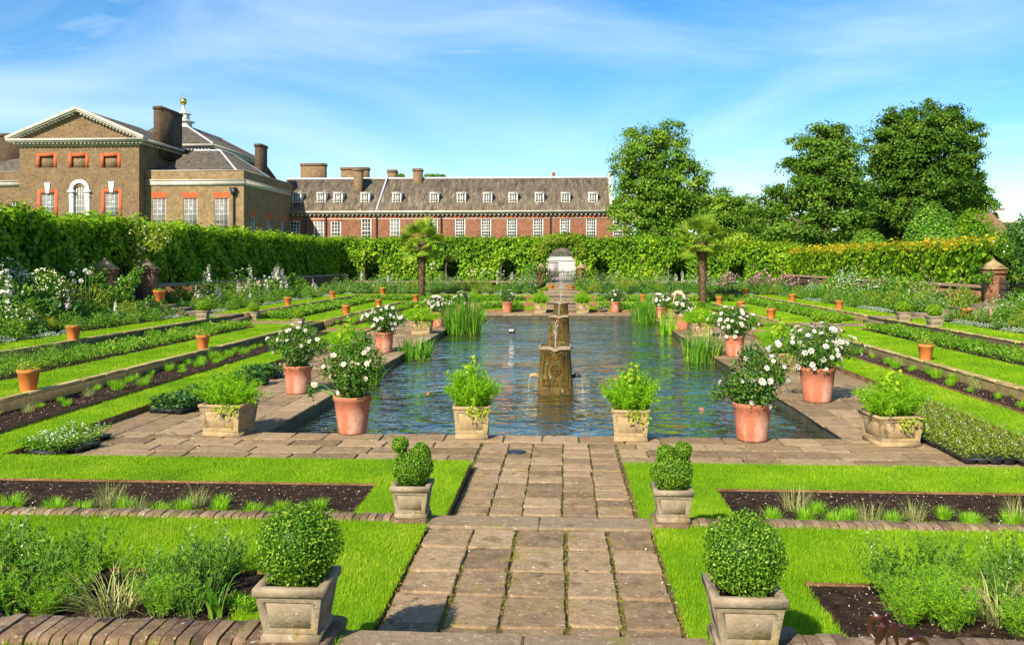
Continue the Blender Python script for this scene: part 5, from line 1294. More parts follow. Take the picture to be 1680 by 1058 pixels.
# small terracotta pots on the terraces
def smallpot(label, mt, hp, plant='herb', r0=.13, r1=.20, h=.42, n=260):
    t = thing('terracotta_pot', label, 'flower pot')
    rpot(t, r0, r1, h, mt, rim=False, n=20)
    mb = MB(); u = sph(n); u[:, 2] = np.abs(u[:, 2]); leaves(mb, np.array([0, 0, h * .92]) + u * np.array([r1 * 1.15, r1 * 1.15, hp]) * rng.uniform(.4, 1.05, n)[:, None], u + rng.normal(0, .6, (n, 3)), .055 * rng.uniform(.6, 1.2, n), .03, .1)
    mb.build('foliage', M[plant], t, world=False); return t
sp = [Kind(smallpot('', 'terra_new', .20, 'herb_yel')), Kind(smallpot('', 'terra_new', .1, 'herb')), Kind(smallpot('', 'terra_new', .55, 'iris', n=160))]
SP = [(50, 643.5, 0, 1.0, 'orange pot of yellow-green leaves on the lower terrace, nearest on the palace side'), (336, 574, 0, .95, 'orange pot with a low plant on the lower terrace, second along, palace side'), (117, 559, 1, 1.0, 'red terracotta pot with small purple-grey leaves by the white-flowered border, palace side'),
      (497.4, 502, 1, 1.0, 'terracotta pot below the foxgloves on the upper palace side terrace, nearest of its row'), (578, 490, 1, 1.0, 'terracotta pot on the upper palace side terrace, middle of its row'), (627.5, 482.5, 2, 1.05, 'tall-planted terracotta pot at the far end of the upper terrace, palace side'),
      (595, 516.5, 0, 1.05, 'terracotta pot on the lower palace side terrace, nearest of the far row'), (644.5, 504, 1, 1.0, 'terracotta pot on the lower palace side terrace, second of the far row'), (682, 495.2, 1, 1.05, 'terracotta pot just left of the palm trunk'),
      (760, 478, 1, 1.1, 'terracotta pot half hidden above the roses at the far border, palace side'), (785, 494.5, 1, 1.0, 'narrow terracotta pot on the far grass terrace, palace side of the steps'), (904, 478.5, 1, 1.15, 'terracotta pot standing on the far steps, palace side'), (937.7, 479.5, 1, 1.15, 'terracotta pot standing on the far steps, tree side'),
      (1055, 495.8, 1, 1.1, 'narrow terracotta pot on the far grass terrace above the tall irises'), (1085, 478, 1, 1.2, 'red terracotta pot in the far border behind the gardener'), (1166, 499.5, 0, 1.05, 'terracotta pot just right of the palm trunk'), (1203, 509.5, 0, 1.1, 'terracotta pot on the lower tree side terrace, nearest the palm'),
      (1224, 485.5, 2, 1.05, 'tall-planted terracotta pot at the far end of the upper terrace, tree side'), (1254.6, 523, 0, 1.05, 'terracotta pot on the lower grass terrace behind the white roses, tree side'), (1275.8, 495.5, 1, 1.0, 'terracotta pot on the upper grass terrace below the pink roses'), (1348.5, 508.5, 1, 1.0, 'terracotta pot halfway along the upper tree side terrace'),
      (1521.7, 592, 0, .95, 'pale orange weathered terracotta pot on the bright grass terrace, tree side'), (1587, 527, 2, 1.15, 'terracotta pot of strappy leaves at the foot of the side gate steps'), (252, 503, 1, 1.4, 'wide terracotta pot in shade below the gate pier, palace side')]
for (px, py, k, s, lb) in SP:
    x, y, z = (-16.75, 36.1, 1.08) if px == 252 else G(px, py); sp[k].put((x, y + .1, z + .003), random.uniform(0, 6), lb, 'terracotta pots along the terraces', s)

# ------------------------------------------------------------------ irises
def iris(label, px, py, r_, h, n, mt='iris'):
    t = thing('iris_clump', label, 'iris'); mb = MB()
    a = rng.uniform(0, 2 * np.pi, n); q = np.sqrt(rng.random(n)) * r_
    n = int(n * .95); a = a[:n]; q = q[:n]; blades(mb, np.stack([q * np.cos(a), q * np.sin(a), np.full(n, -.12)], 1), a + rng.normal(0, .9, n), (h + .12) * rng.uniform(.4, 1.05, n), h * .34 * rng.uniform(0, 1.3, n) * (.3 + q / r_), .046 * rng.uniform(.6, 1.3, n), seg=4, droop=.1)
    mb.build('blades', M[mt], t, world=False)
    mb = MB(); m_ = 60; a = rng.uniform(0, 2 * np.pi, m_); blades(mb, np.stack([r_ * .9 * np.cos(a), r_ * .9 * np.sin(a), np.full(m_, -.06)], 1), a, .25, .25, .04, seg=2, droop=.5); mb.build('dead_blades', M['tan'], t, world=False)
    x, y = P(px, py, ZW); t.location = (x, y + r_ * .6, ZW); return t
iris('tallest clump of green iris blades standing in the pond, palace side', 757, 549, .78, 1.85, 400)
iris('low iris clump at the pond edge between two white roses, palace side', 679, 590, .52, .85, 190)
iris('iris clump rising behind the leaning cream rose, palace side', 592, 632, .42, 1.0, 150)
iris('tall iris clump at the far corner of the pond by the gardener', 1067, 531, .82, 1.7, 300)
iris('bright slender iris clump beside the far white rose, tree side', 1098, 550, .42, 1.2, 90, 'tuft')
iris('broad iris clump at the middle of the pond edge, tree side', 1156, 596, .55, 1.22, 230)
iris('iris clump rising behind the stained pot of white roses', 1268, 640, .35, .95, 90)
iris('small iris clump beside the tallest irises at the far corner, palace side', 780, 527, .5, 1.0, 120)

# ------------------------------------------------------------------ fountains
def fountain(label, px, py, s=1.0, jet=.9, dens=260, wide=.075):
    x, y = P(px, py, ZW); t = thing('fountain_cistern', label, 'fountain', (x, y + .35, ZW))
    mb = MB(); H = 1.08
    prof = [(.42, -.4), (.42, .10), (.40, .14), (.385, .16), (.325, H - .12), (.34, H - .09), (.345, H)]
    v = []
    for r_, z in prof: v += [(-r_, -r_, z), (r_, -r_, z), (r_, r_, z), (-r_, r_, z)]
    mb.add(v, [(i * 4 + j, i * 4 + (j + 1) % 4, (i + 1) * 4 + (j + 1) % 4, (i + 1) * 4 + j) for i in range(len(prof) - 1) for j in range(4)])
    # rim with a dipped lip on each side
    n = 16; o = []
    for j in range(4):
        c0, c1 = [(-1, -1), (1, -1), (1, 1), (-1, 1)][j], [(-1, -1), (1, -1), (1, 1), (-1, 1)][(j + 1) % 4]
        for i in range(n):
            u = i / n; d = math.exp(-((u - .5) / .12) ** 2)
            q = np.array([c0[0] + (c1[0] - c0[0]) * u, c0[1] + (c1[1] - c0[1]) * u]); nrm = np.array([c1[1] - c0[1], -(c1[0] - c0[0])]) / 2
            o.append((q * .36 + nrm * .04 * d, -.045 * d, q))
    for (r1_, r2_, z1_, z2_) in ((1.0, 1.0, H - .05, H + .03), (1.0, .93, H + .03, H + .03), (.93, .86, H + .03, H - .25)):
        vv = []
        for (q, dz, _) in o: vv.append((q[0] * r1_, q[1] * r1_, z1_ + dz))
        for (q, dz, _) in o: vv.append((q[0] * r2_, q[1] * r2_, z2_ + dz))
        m_ = len(o); mb.add(vv, [(i, (i + 1) % m_, (i + 1) % m_ + m_, i + m_) for i in range(m_)], m=1 if r2_ > .9 else 0)
    mb.add([(-.3, -.3, H - .06), (.3, -.3, H - .06), (.3, .3, H - .06), (-.3, .3, H - .06)], [(0, 1, 2, 3)], m=2)
    mb.build('cistern', [M['brass'], M['stone_grey'], M['water']], t, world=False)
    # cast relief on the faces: ring, corner panels, scrolls
    mb = MB()
    for j in range(4):
        def pt(u, z, d=0.0):
            r_ = .385 - (.385 - .325) * (z - .16) / (H - .28) + .012 + d
            a = (0, 1, 2, 3)[j] * math.pi / 2; X, Y = u, -r_
            return (X * math.cos(a) - Y * math.sin(a), X * math.sin(a) + Y * math.cos(a), z)
        def loop(fn, rad, n_=22): tube(mb, [pt(*fn(q)) for q in np.linspace(0, 2 * math.pi, n_)], rad, 5, cap=False)
        loop(lambda q: (.105 * math.cos(q), .55 + .13 * math.sin(q)), .016)
        loop(lambda q: (.06 * math.cos(q), .55 + .08 * math.sin(q)), .014)
        for sx in (-1, 1):
            for zz in (.26, .82):
                loop(lambda q: (sx * .2 + .065 * max(-1, min(1, 1.5 * math.cos(q))), zz + .065 * max(-1, min(1, 1.5 * math.sin(q)))), .012)
            tube(mb, [pt(sx * (.12 + .08 * math.sin(q)), .55 + .2 * math.cos(q) - .02) for q in np.linspace(.3, 2.8, 9)], .013, 4, cap=False)
            tube(mb, [pt(sx * .30, .2), pt(sx * .265, .92)], .014, 4)
        loop(lambda q: (.05 * math.cos(q), .27 + .05 * math.sin(q)), .018); loop(lambda q: (.055 * math.cos(q), .84 + .045 * math.sin(q)), .018)
        tube(mb, [pt(-.29, .2), pt(.29, .2)], .014, 4); tube(mb, [pt(-.265, .93), pt(.265, .93)], .014, 4)
        lathe(mb, [(.001, .03), (.03, .02), (.04, 0)], pt(0, .55), 8)
    mb.build('cast_relief', M['brass'], t, world=False)
    # jet: a thinning column of drops and streaks
    mb = MB(); n = dens
    u = rng.random(n) ** .8; a = rng.uniform(0, 6.28, n); sp_ = .012 + wide * u ** 1.1
    c = np.stack([sp_ * np.cos(a) * rng.random(n), sp_ * np.sin(a) * rng.random(n), H - .05 + jet * u], 1)
    A = unit(np.stack([.1 * np.cos(a), .1 * np.sin(a), np.ones(n)], 1))
    leaves(mb, c, sph(n), .05 * rng.uniform(.4, 1.5, n), .013 * rng.uniform(.5, 1.6, n), 0, A=A)
    tube(mb, [(0, 0, H - .06), (0.002, 0, H + .1), (0.004, 0, H + .25)], [.012, .012, .004], 6)
    mb.build('water_jet', M['spray'], t, world=False)
    return t
def spray_mat():
    m, t, o = mat('water_spray')
    b = nd(t, 'ShaderNodeBsdfPrincipled', {'Base Color': (.62, .64, .64, 1), 'Roughness': .2, 'IOR': 1.33, 'Alpha': .26}); t.links.new(b.outputs[0], o.inputs[0]); return m
M['spray'] = spray_mat()
fo = fountain('nearest mossy square fountain cistern with a dipped rim in the pond', 911, 646, jet=.62, dens=200)
# two spouting bronze mouths low on its sides
for s in (-1, 1):
    mb = MB(); tube(mb, [(s * .40, 0, .36), (s * .50, -.02, .40), (s * .58, -.03, .38), (s * .60, -.03, .35)], [.045, .05, .04, .025], 8); mb.build('spout', M['stone'] if s < 0 else M['iron'], fo, world=False)
    mb = MB(); tube(mb, [(s * .60, -.03, .35), (s * .63, -.03, .2), (s * .645, -.03, 0)], [.005, .005, .007], 5)
    n = 60; a = rng.uniform(0, 6.28, n); q = rng.random(n) * .16; leaves(mb, np.stack([s * .645 + q * np.cos(a), -.03 + q * np.sin(a), rng.random(n) * .05], 1), sph(n), .03, .014, 0); mb.build('falling_water', M['spray'], fo, world=False)
fountain('middle mossy square fountain cistern in the pond', 917, 566, jet=.6, dens=160)
fountain('farthest fountain cistern in the pond with the tallest spray', 920, 531, jet=2.4, dens=1500, wide=.55)

# ------------------------------------------------------------------ palms
def palm(label, px, py, h, lean=0.0, rc=1.0):
    x, y, z = (8.55, 53.5, ZA) if px == 1153 else G(px, py); t = thing('fan_palm', label, 'palm tree', (x, y, z))
    mb = MB(); n = 26; pts = []; rad = []
    for i in range(n + 1):
        u = i / n; pts.append((lean * u * u, 0, -.1 + (h + .1) * u)); rad.append(((.12 + .08 * u + .03 * (i % 2) + random.uniform(-.01, .01)) * rc) * (1.0 if u < .97 else .7))
    tube(mb, pts, rad, 12)
    k = 420; u = rng.random(k); a = rng.uniform(0, 6.28, k); r_ = (.14 + .085 * u) * rc
    leaves(mb, np.stack([lean * u * u + r_ * np.cos(a), r_ * np.sin(a), h * u], 1), np.stack([np.cos(a), np.sin(a), .2 + 0 * a], 1), .22, .05, 0, A=np.stack([np.cos(a) * .5, np.sin(a) * .5, np.ones(k)], 1))
    mb.build('trunk', M['palmbark'], t, world=False)
    # one fan leaf, then copies
    def frond(R_, n_=18):
        mb = MB(); pl = R_ * .56
        tube(mb, [(0, 0, 0), (pl * .5, 0, pl * .06), (pl, 0, 0)], [.022, .016, .012], 4)
        a = np.linspace(-1.55, 1.55, n_); L_ = R_ * .58 * (1 - .16 * np.abs(a) / 1.9)
        fold = .22 * np.cos(a)
        A = np.stack([np.cos(a), np.sin(a), -.1 - .22 * np.abs(np.sin(a))], 1)
        o = np.tile(np.array([[pl, 0, 0]]), (n_, 1))
        A = unit(A); S = unit(np.cross(A, np.array([0, 0, 1.0]))); up = np.cross(S, A)
        w = .085
        V = []
        for i in range(n_):
            p0, p1, p2 = o[i], o[i] + A[i] * L_[i] * .6, o[i] + A[i] * L_[i] + np.array([0, 0, -.09 * L_[i]])
            V += [p0 - S[i] * .004, p0 + S[i] * .004, p1 + S[i] * w * .7 + up[i] * .02, p1 - S[i] * w * .7 + up[i] * .02, p2 + S[i] * .006, p2 - S[i] * .006]
        V = np.array(V); F = []
        for i in range(n_): F += [(6 * i, 6 * i + 1, 6 * i + 2, 6 * i + 3), (6 * i + 3, 6 * i + 2, 6 * i + 4, 6 * i + 5)]
        mb.add(V, F, np.clip(rng.normal(.45, .2, len(F)), 0, .95)); return mb
    kinds = [frond(1.65 * rc), frond(1.45 * rc), frond(1.25 * rc)]; pr = []
    N = 26
    for i in range(N):
        k = i % 3
        el = (1.4 - 2.0 * (i / N) ** 1.1) + random.uniform(-.15, .15); az = i * 2.39996 + random.uniform(-.2, .2)
        if len(pr) < 3: o = kinds[k].build('frond', M['palm'], t, world=False); pr.append(o)
        else: o = pr[k].copy(); COL.objects.link(o); o.parent = t
        o.location = (lean, 0, h - .05 + .22 * (1 - i / N)); o.rotation_euler = (random.uniform(-.3, .3), -el, az)
    mb = MB(); n_ = 130; u = sph(n_); leaves(mb, np.array([lean, 0, h - .15]) + u * np.array([.3, .3, .45]), u + np.array([0, 0, -.6]), .45, .07, 1.2); mb.build('leaf_bases', M['palmbark'], t, world=False)
    return t
palm('fan palm with a slim trunk beyond the pond on the palace side', 692, 492, 3.6, lean=.05, rc=1.02)
palm('fan palm with a thick hairy trunk beyond the pond on the tree side', 1153, 500, 3.9, lean=-.05, rc=1.06)
# ------------------------------------------------------------------ border plants
def mound(mb, r_, h, n, leaf, wr=.6, up=.5, m=0, droop=.1, lean=.4):
    """upright leafy growth filling a dome"""
    a = rng.uniform(0, 2 * np.pi, n); q = np.sqrt(rng.random(n)); z = h * (1 - .75 * q ** 2) * rng.uniform(.08, 1.0, n) ** .7
    c = np.stack([r_ * q * np.cos(a), r_ * q * np.sin(a), z], 1)
    A = unit(np.stack([np.cos(a) * lean, np.sin(a) * lean, up + 0 * a], 1) + rng.normal(0, .55, (n, 3)))
    leaves(mb, c, unit(rng.normal(0, .6, (n, 3)) + np.stack([np.cos(a) * .5, np.sin(a) * .5, 0 * a + .8], 1)), leaf * rng.uniform(.5, 1.3, n), leaf * wr * rng.uniform(.7, 1.2, n), droop, A=A, m=m)
def herb(name, label, cat, fol, r_, h, n, leaf, wr=.6, flower=None, nf=0, fs=.04, spikes=0, spike_h=1.2, spike_m=None, balls=0, up=.5, blade=False, fz=(.6, 1.05)):
    t = thing(name, label, cat)
    mb = MB()
    if blade:
        a = rng.uniform(0, 2 * np.pi, n); q = np.sqrt(rng.random(n)) * r_ * .35
        blades(mb, np.stack([q * np.cos(a), q * np.sin(a), 0 * q - .03], 1), a + rng.normal(0, .5, n), h * rng.uniform(.5, 1.15, n), r_ * rng.uniform(.3, 1.1, n), leaf, seg=4, droop=.35)
    else: mound(mb, r_, h, n, leaf, wr, up)
    ex = MB(); stm = MB()
    for i in range(spikes):
        a = random.uniform(0, 6.28); q = r_ * .7 * math.sqrt(random.random()); H = spike_h * random.uniform(.75, 1.1); x, y = q * math.cos(a), q * math.sin(a)
        lx, ly = random.uniform(-.06, .06), random.uniform(-.06, .06)
        tube(stm, [(x, y, .1), (x + lx, y + ly, H)], [.012, .006], 4, cap=False)
        k = 34; u = rng.random(k); aa = rng.uniform(0, 6.28, k); rr_ = .055 * (1.1 - .9 * u)
        c = np.stack([x + lx * (.5 + .5 * u) + rr_ * np.cos(aa) * .4, y + ly * (.5 + .5 * u) + rr_ * np.sin(aa) * .4, H * (.58 + .42 * u)], 1)
        A = np.stack([np.cos(aa), np.sin(aa), -.5 + 0 * aa], 1)
        leaves(ex, c, rng.normal(size=(k, 3)) * .4 + np.array([0, 0, 1]), .075 * (1.25 - .75 * u), .06 * (1.2 - .8 * u), 0, A=A)
    for i in range(balls):
        a = random.uniform(0, 6.28); q = r_ * .8 * math.sqrt(random.random()); H = spike_h * random.uniform(.85, 1.1); x, y = q * math.cos(a), q * math.sin(a)
        tube(stm, [(x, y, .1), (x, y, H)], .008, 4, cap=False); u = sph(60); leaves(ex, np.array([x, y, H]) + u * .055, u, .03, .03, 0)
    if nf:
        a = rng.uniform(0, 2 * np.pi, nf); q = np.sqrt(rng.random(nf)) * r_ * 1.05; z = h * (1 - .6 * (q / r_) ** 2) * rng.uniform(fz[0], fz[1], nf)
        c = np.stack([q * np.cos(a), q * np.sin(a), z], 1)
        for k in range(4): leaves(ex, c, rng.normal(0, .5, (nf, 3)) + np.array([0, -.4, .8]), fs * rng.uniform(.7, 1.2, nf), fs * .9, 0)
    mb.build('foliage', M[fol], t, world=False)
    if stm.n: stm.build('stems', M['stem'], t, world=False)
    if ex.n: ex.build('blossom', M[flower or 'petal'], t, world=False)
    return Kind(t)
HK = {
    'leaf': herb('leafy_perennial', '', 'border plant', 'herb', .5, .75, 420, .12, .5),
    'leaf2': herb('leafy_perennial', '', 'border plant', 'herb_dark', .5, .6, 420, .13, .55),
    'yel': herb('feathery_perennial', '', 'border plant', 'herb_yel', .45, .8, 700, .13, .16, up=.9),
    'white': herb('white_flowered_perennial', '', 'flowering plant', 'herb', .5, .75, 380, .1, .5, 'petal', 26, .035),
    'cloud': herb('frothy_white_shrub', '', 'flowering shrub', 'herb', .6, 1.0, 420, .1, .5, 'petal', 80, .035),
    'fox': herb('white_foxglove', '', 'foxglove', 'herb', .4, .5, 260, .14, .5, 'petal', 0, .04, 3, 1.15),
    'foxp': herb('mauve_foxglove', '', 'foxglove', 'herb', .4, .5, 260, .14, .5, 'petal_mauve', 0, .04, 2, 1.15),
    'all': herb('pale_allium', '', 'allium', 'herb', .4, .5, 260, .14, .35, 'petal', 0, .04, 0, 1.15, balls=5),
    'silver': herb('silver_leaved_plant', '', 'edging plant', 'silver', .45, .22, 330, .09, .5, up=.35),
    'strap': herb('strap_leaved_clump', '', 'strap-leaved plant', 'herb_dark', .75, .65, 150, .05, blade=True),
    'grass': herb('ornamental_grass', '', 'ornamental grass', 'herb_yel', .55, .85, 240, .016, blade=True),
    'pink': herb('pink_rose_bush', '', 'rose bush', 'rose', .55, 1.0, 420, .09, .6, 'petal_pink', 34, .07),
}
for k in HK.values(): pass
DSC = {'leaf': 'mid green leafy perennial', 'leaf2': 'dark leafy perennial', 'yel': 'yellow-green feathery perennial', 'white': 'white-flowered leafy perennial', 'cloud': 'frothy white-flowered shrub', 'fox': 'white foxglove spires', 'foxp': 'mauve foxglove spires',
       'all': 'pale drumstick alliums', 'silver': 'silver-leaved edging plant', 'strap': 'dark strap-leaved clump', 'grass': 'soft arching ornamental grass', 'pink': 'pink-flowered rose bush'}
def plant(k, x, y, z, s, where): HK[k].put((x, y, z), random.uniform(0, 6.28), DSC[k] + ' ' + where, DSC[k] + ' ' + where, s)
mixL = ['leaf', 'leaf', 'leaf2', 'yel', 'white', 'leaf', 'fox', 'fox', 'leaf2', 'foxp', 'all', 'grass', 'yel', 'leaf', 'yel', 'cloud', 'white', 'leaf']
mixR = ['leaf', 'leaf', 'leaf2', 'yel', 'yel', 'white', 'cloud', 'cloud', 'white', 'pink', 'grass', 'leaf']
for s, mx, wh in ((-1, mixL, 'in the long border under the palace side hedge'), (1, mixR, 'in the long border below the golden hedge')):
    y = 19.0
    while y < 57:
        for (q, sc, z) in ((14.95, .62, ZC), (15.5, .85, ZC), (16.2, 1.05, ZC), (17.0, 1.5, ZC)):
            yy = y + random.uniform(-.35, .35)
            if abs(yy - XA) < 1.7 - (.0 if q > 15 else .3): continue
            if q < 15.2: k = random.choice(['silver', 'silver', 'leaf', 'white'])
            else:
                k = random.choice(mx)
                if k == 'pink' and not 50 < yy < 58: k = 'cloud'
                if q < 15.8 and k in ('cloud', 'pink'): k = 'leaf'
            far = 1.0 if yy > 26 or s > 0 else 1.2
            plant(k, act(q + random.uniform(-.2, .2), s), yy, z, sc * far * random.uniform(.85, 1.15) * (1.15 if q > 16.8 and yy > 42 else 1) * (1.25 if s < 0 and q > 16.8 and yy < 33 and k not in ('fox', 'foxp', 'all') else 1), wh)
        y += .86
for (yy, sc, mx) in ((58.7, .6, ['silver', 'white', 'leaf', 'silver']), (60.0, .9, ['leaf', 'white', 'leaf2', 'yel']), (62.0, 1.1, ['leaf', 'yel', 'white', 'leaf2', 'cloud']), (65.0, 1.25, ['cloud', 'white', 'leaf', 'fox', 'yel']), (68.6, 1.35, ['cloud', 'leaf', 'fox', 'white', 'cloud', 'all'])):
    x = -17.0
    while x < 17.0:
        if abs(x) > 1.6: plant(random.choice(mx if not (x > 11 and yy > 61) else ['pink', 'leaf', 'white']), x, yy + random.uniform(-.5, .5), ZC, sc * random.uniform(.85, 1.2), 'in the border at the far end of the garden')
        x += .92 * max(1, sc * .9)
plant('strap', *G(290, 512)[:2], ZC, 1.15, 'beside the gate pier on the palace side'); plant('strap', *G(1605, 518)[:2], ZC, 1.1, 'beside the gate pier on the tree side')
# big frothy shrub at the left edge, climbing roses on the hedges and piers
def bigshrub(name, label, cat, blobs, D, fol, n, leaf, flower=None, nf=0, fs=.08, z0=ZC, sprays=0, stemless=False):
    c0 = PD(blobs[0][0], HOR, D); t = thing(name, label, cat, (c0[0], c0[1], z0))
    mb = MB(); fl = MB(); wd = MB(); k = D / F_PX
    for (px, py, rx, ry) in blobs:
        c = np.array(PD(px, py, D)); rd = np.array([rx, (rx + ry) * .45, ry]) * k
        m_ = int(n * rx * ry / 900); u = sph(m_); leaves(mb, c + u * rd * rng.uniform(.5, 1.1, m_)[:, None], u + rng.normal(0, .7, (m_, 3)) + np.array([0, 0, .4]), leaf * rng.uniform(.6, 1.3, m_), leaf * .6, .3)
        f_ = int(nf * rx * ry / 900)
        if f_:
            u = sph(f_); u[:, 1] = -np.abs(u[:, 1])
            P_ = c + u * rd * 1.07
            for _ in range(4): leaves(fl, P_, rng.normal(0, .5, (f_, 3)) + np.array([0, -.8, .5]), fs * rng.uniform(.6, 1.1, f_), fs * .9, 0)
        tube(wd, [(c0[0], c0[1], z0 - .05), (c0 + c) / 2 if False else tuple((np.array(c0) + c) / 2), tuple(c)], [.05, .04, .02], 5)
        for i in range(sprays):
            e = c + unit(rng.normal(size=3) + np.array([0, -.2, .8])) * rd * 1.5; tube(wd, [tuple(c), tuple((c + e) / 2 + np.array([0, 0, .1])), tuple(e)], [.015, .01, .005], 4, cap=False)
            m_ = 26; tt = rng.uniform(.4, 1, m_)[:, None]; leaves(mb, c + (e - c) * tt + rng.normal(0, .05, (m_, 3)), rng.normal(size=(m_, 3)), leaf * .8, leaf * .5, .2)
    mb.build('foliage', M[fol], t); None if stemless else wd.build('stems', M['bark'], t)
    if fl.n: fl.build('blossom', M[flower], t)
    return t
bigshrub('frothy_white_shrub', 'large frothy shrub of tiny white flowers below the palace side hedge', 'flowering shrub', [(30, 478, 50, 34), (75, 470, 34, 28), (10, 450, 30, 26)], 29.5, 'herb', 1500, .09, 'petal_cream', 150, .04)
bigshrub('climbing_rose', 'cream climbing rose sprawling over the lime hedge above the palace side gate', 'climbing rose', [(185, 376, 52, 20), (150, 398, 30, 30), (210, 402, 36, 28), (130, 430, 26, 26), (225, 432, 20, 20), (255, 395, 22, 18), (160, 455, 30, 18)], 38.3, 'herb_yel', 720, .13, 'petal_cream', 16, .07, sprays=9, stemless=True)
bigshrub('climbing_rose', 'straggling climbing rose on the brick pier at the tree side gate', 'climbing rose', [(1658, 400, 26, 24), (1676, 440, 14, 36), (1612, 456, 16, 8), (1682, 490, 14, 26)], 35.6, 'herb', 900, .12, 'petal_cream', 12, .06, sprays=8, stemless=True)
bigshrub('climbing_shrub', 'leafy climber smothering the nearer gate pier on the palace side', 'climber', [(148, 462, 26, 24), (205, 474, 16, 20), (118, 448, 26, 22), (222, 455, 12, 14)], 33.0, 'herb', 900, .12, 'petal_cream', 8, .06, sprays=5, stemless=True)
bigshrub('tall_shrub', 'tall dark shrub climbing out of the picture beside the tree side gate', 'shrub', [(1680, 385, 24, 30), (1692, 430, 24, 40)], 32, 'herb_dark', 1100, .12, sprays=6, stemless=True)
bigshrub('golden_climber', 'golden-leaved climber topping the far hedge right of the palm', 'climber', [(1212, 393, 26, 12), (1190, 402, 18, 12), (1238, 402, 16, 9)], 72.6, 'lime', 1400, .2, z0=ZD, stemless=True)
bigshrub('bronze_climber', 'reddish climber along the top of the round hedge arch', 'climber', [(905, 395, 20, 7), (930, 393, 20, 7), (890, 408, 10, 12), (953, 408, 10, 14), (920, 389, 14, 5)], 72.9, 'herb_yel', 1500, .16, z0=ZD, stemless=True)
bigshrub('climbing_shrub', 'green climber hanging over the far gate pier on the palace side', 'climber', [(878, 440, 16, 8), (865, 452, 14, 8), (893, 455, 5, 9)], 70, 'herb', 1500, .15)
bigshrub('climbing_shrub', 'green climber hanging over the far gate pier on the tree side', 'climber', [(955, 452, 9, 16), (968, 462, 10, 10), (975, 448, 8, 10)], 70, 'herb', 1500, .15)
bigshrub('gate_ivy', 'dark ivy net of fine leaves and red flecks covering the far lattice gate', 'climber', [(902, 456, 5, 15), (942, 456, 6, 15), (922, 448, 18, 4)], 70.3, 'herb_dark', 1800, .1, 'petal_pink', 12, .04, z0=ZD)

# ------------------------------------------------------------------ low bedding on the terraces (nobody could count it)
def bedding(label, rects, z, dens, h, leaf, mt='bed', flecks=0.0, name='bedding_plants', wr=.5):
    mb = MB()
    for (x0, x1, y0, y1) in rects:
        n = int((x1 - x0) * (y1 - y0) * dens); x = rng.uniform(x0, x1, n); y = rng.uniform(y0, y1, n)
        ht = h * (.72 + .45 * hn(x * 2.2, y * 1.9, .6) + .2 * rng.random(n)); ht = np.maximum(ht, h * .3)
        zz = z + ht * rng.random(n) ** .55
        A = unit(rng.normal(0, .6, (n, 3)) + np.array([0, 0, .75])); d = np.clip(y / 22, .7, 1.9)
        leaves(mb, np.stack([x, y, zz - leaf * .3], 1), rng.normal(0, .5, (n, 3)) + np.array([0, -.2, .8]), leaf * d * rng.uniform(.5, 1.3, n), leaf * wr * d, .05, A=A)
    return tag(mb.build(name, M[mt]), label, 'bedding plants', kind='stuff')
def xs(s, a, b): return tuple(sorted((act(a, s), act(b, s))))
for s in (-1, 1):
    n = sideN[s]
    r_ = [xs(s, 11.7, 13.3) + (13.0 if s > 0 else 13.0, 33.1), xs(s, 11.7, 13.3) + (37.4, 55.2)]
    bedding('low mass of green bedding plants filling the upper terrace bed on the %s' % n, r_, ZB - .03, 560, .25, .075)
    r_ = [xs(s, 2.3, 13.2) + (55.4, 57.0)]
    bedding('clipped green bedding hedge along the far upper terrace, %s of the steps' % n, r_, ZB - .03, 420, .3, .09)
    r_ = [xs(s, 2.3, 9.9) + (52.0, 53.7)]
    bedding('green bedding along the far lower terrace, %s of the steps' % n, r_, ZA - .03, 380, .30, .1)
mb = MB(); 
r_ = [(-13.0, -11.5, 12.0, 22.0)]
bedding('taller hazy green bedding at the near end of the palace side terrace', r_, ZB - .03, 420, .5, .07, 'herb', name='hazy_bedding', wr=.25)

# ------------------------------------------------------------------ grass tufts in the soil beds
def tuftk(label, mt, r_, h, n, w):
    t = thing('grass_tuft', label, 'grass tuft'); mb = MB()
    a = rng.uniform(0, 2 * np.pi, n); q = np.sqrt(rng.random(n)) * r_ * .55
    blades(mb, np.stack([q * np.cos(a), q * np.sin(a), 0 * q - .02], 1), a + rng.normal(0, .6, n), h * rng.uniform(.5, 1.1, n), r_ * rng.uniform(.1, .9, n), w, seg=3, droop=.15)
    mb.build('blades', M[mt], t, world=False); return Kind(t)
TK = [tuftk('', 'tuft', .12, .17, 210, .006), tuftk('', 'tuft', .13, .15, 190, .006), tuftk('', 'tan', .2, .26, 130, .004)]
def tuft(k, x, y, z, s, lb): TK[k].put((x, y, z), random.uniform(0, 6.28), lb, lb, s)
LBT = ['bright green grass tuft in the bare soil bed, palace side', 'bright green grass tuft in the bare soil bed, tree side', 'thin dry-bladed grass tuft in the bare soil bed, palace side', 'thin dry-bladed grass tuft in the bare soil bed, tree side']
for (px, py, k, s) in ((18, 832, 0, 1.25), (90, 836, 1, 1.0), (135, 834, 1, .95), (180, 824, 2, 1.1), (205, 834, 0, 1.05), (225, 836, 2, .8), (262, 837, 1, .95), (300, 836, 0, 1.0), (322, 826, 2, .9), (362, 826, 0, .9), (360, 836, 0, .9), (415, 836, 1, .95), (440, 838, 1, .6), (462, 832, 1, .9), (522, 830, 1, .9)):
    x, y, z = G(px, py); tuft(k, x, y, z, s * 1.15, LBT[0] if k < 2 else LBT[2])
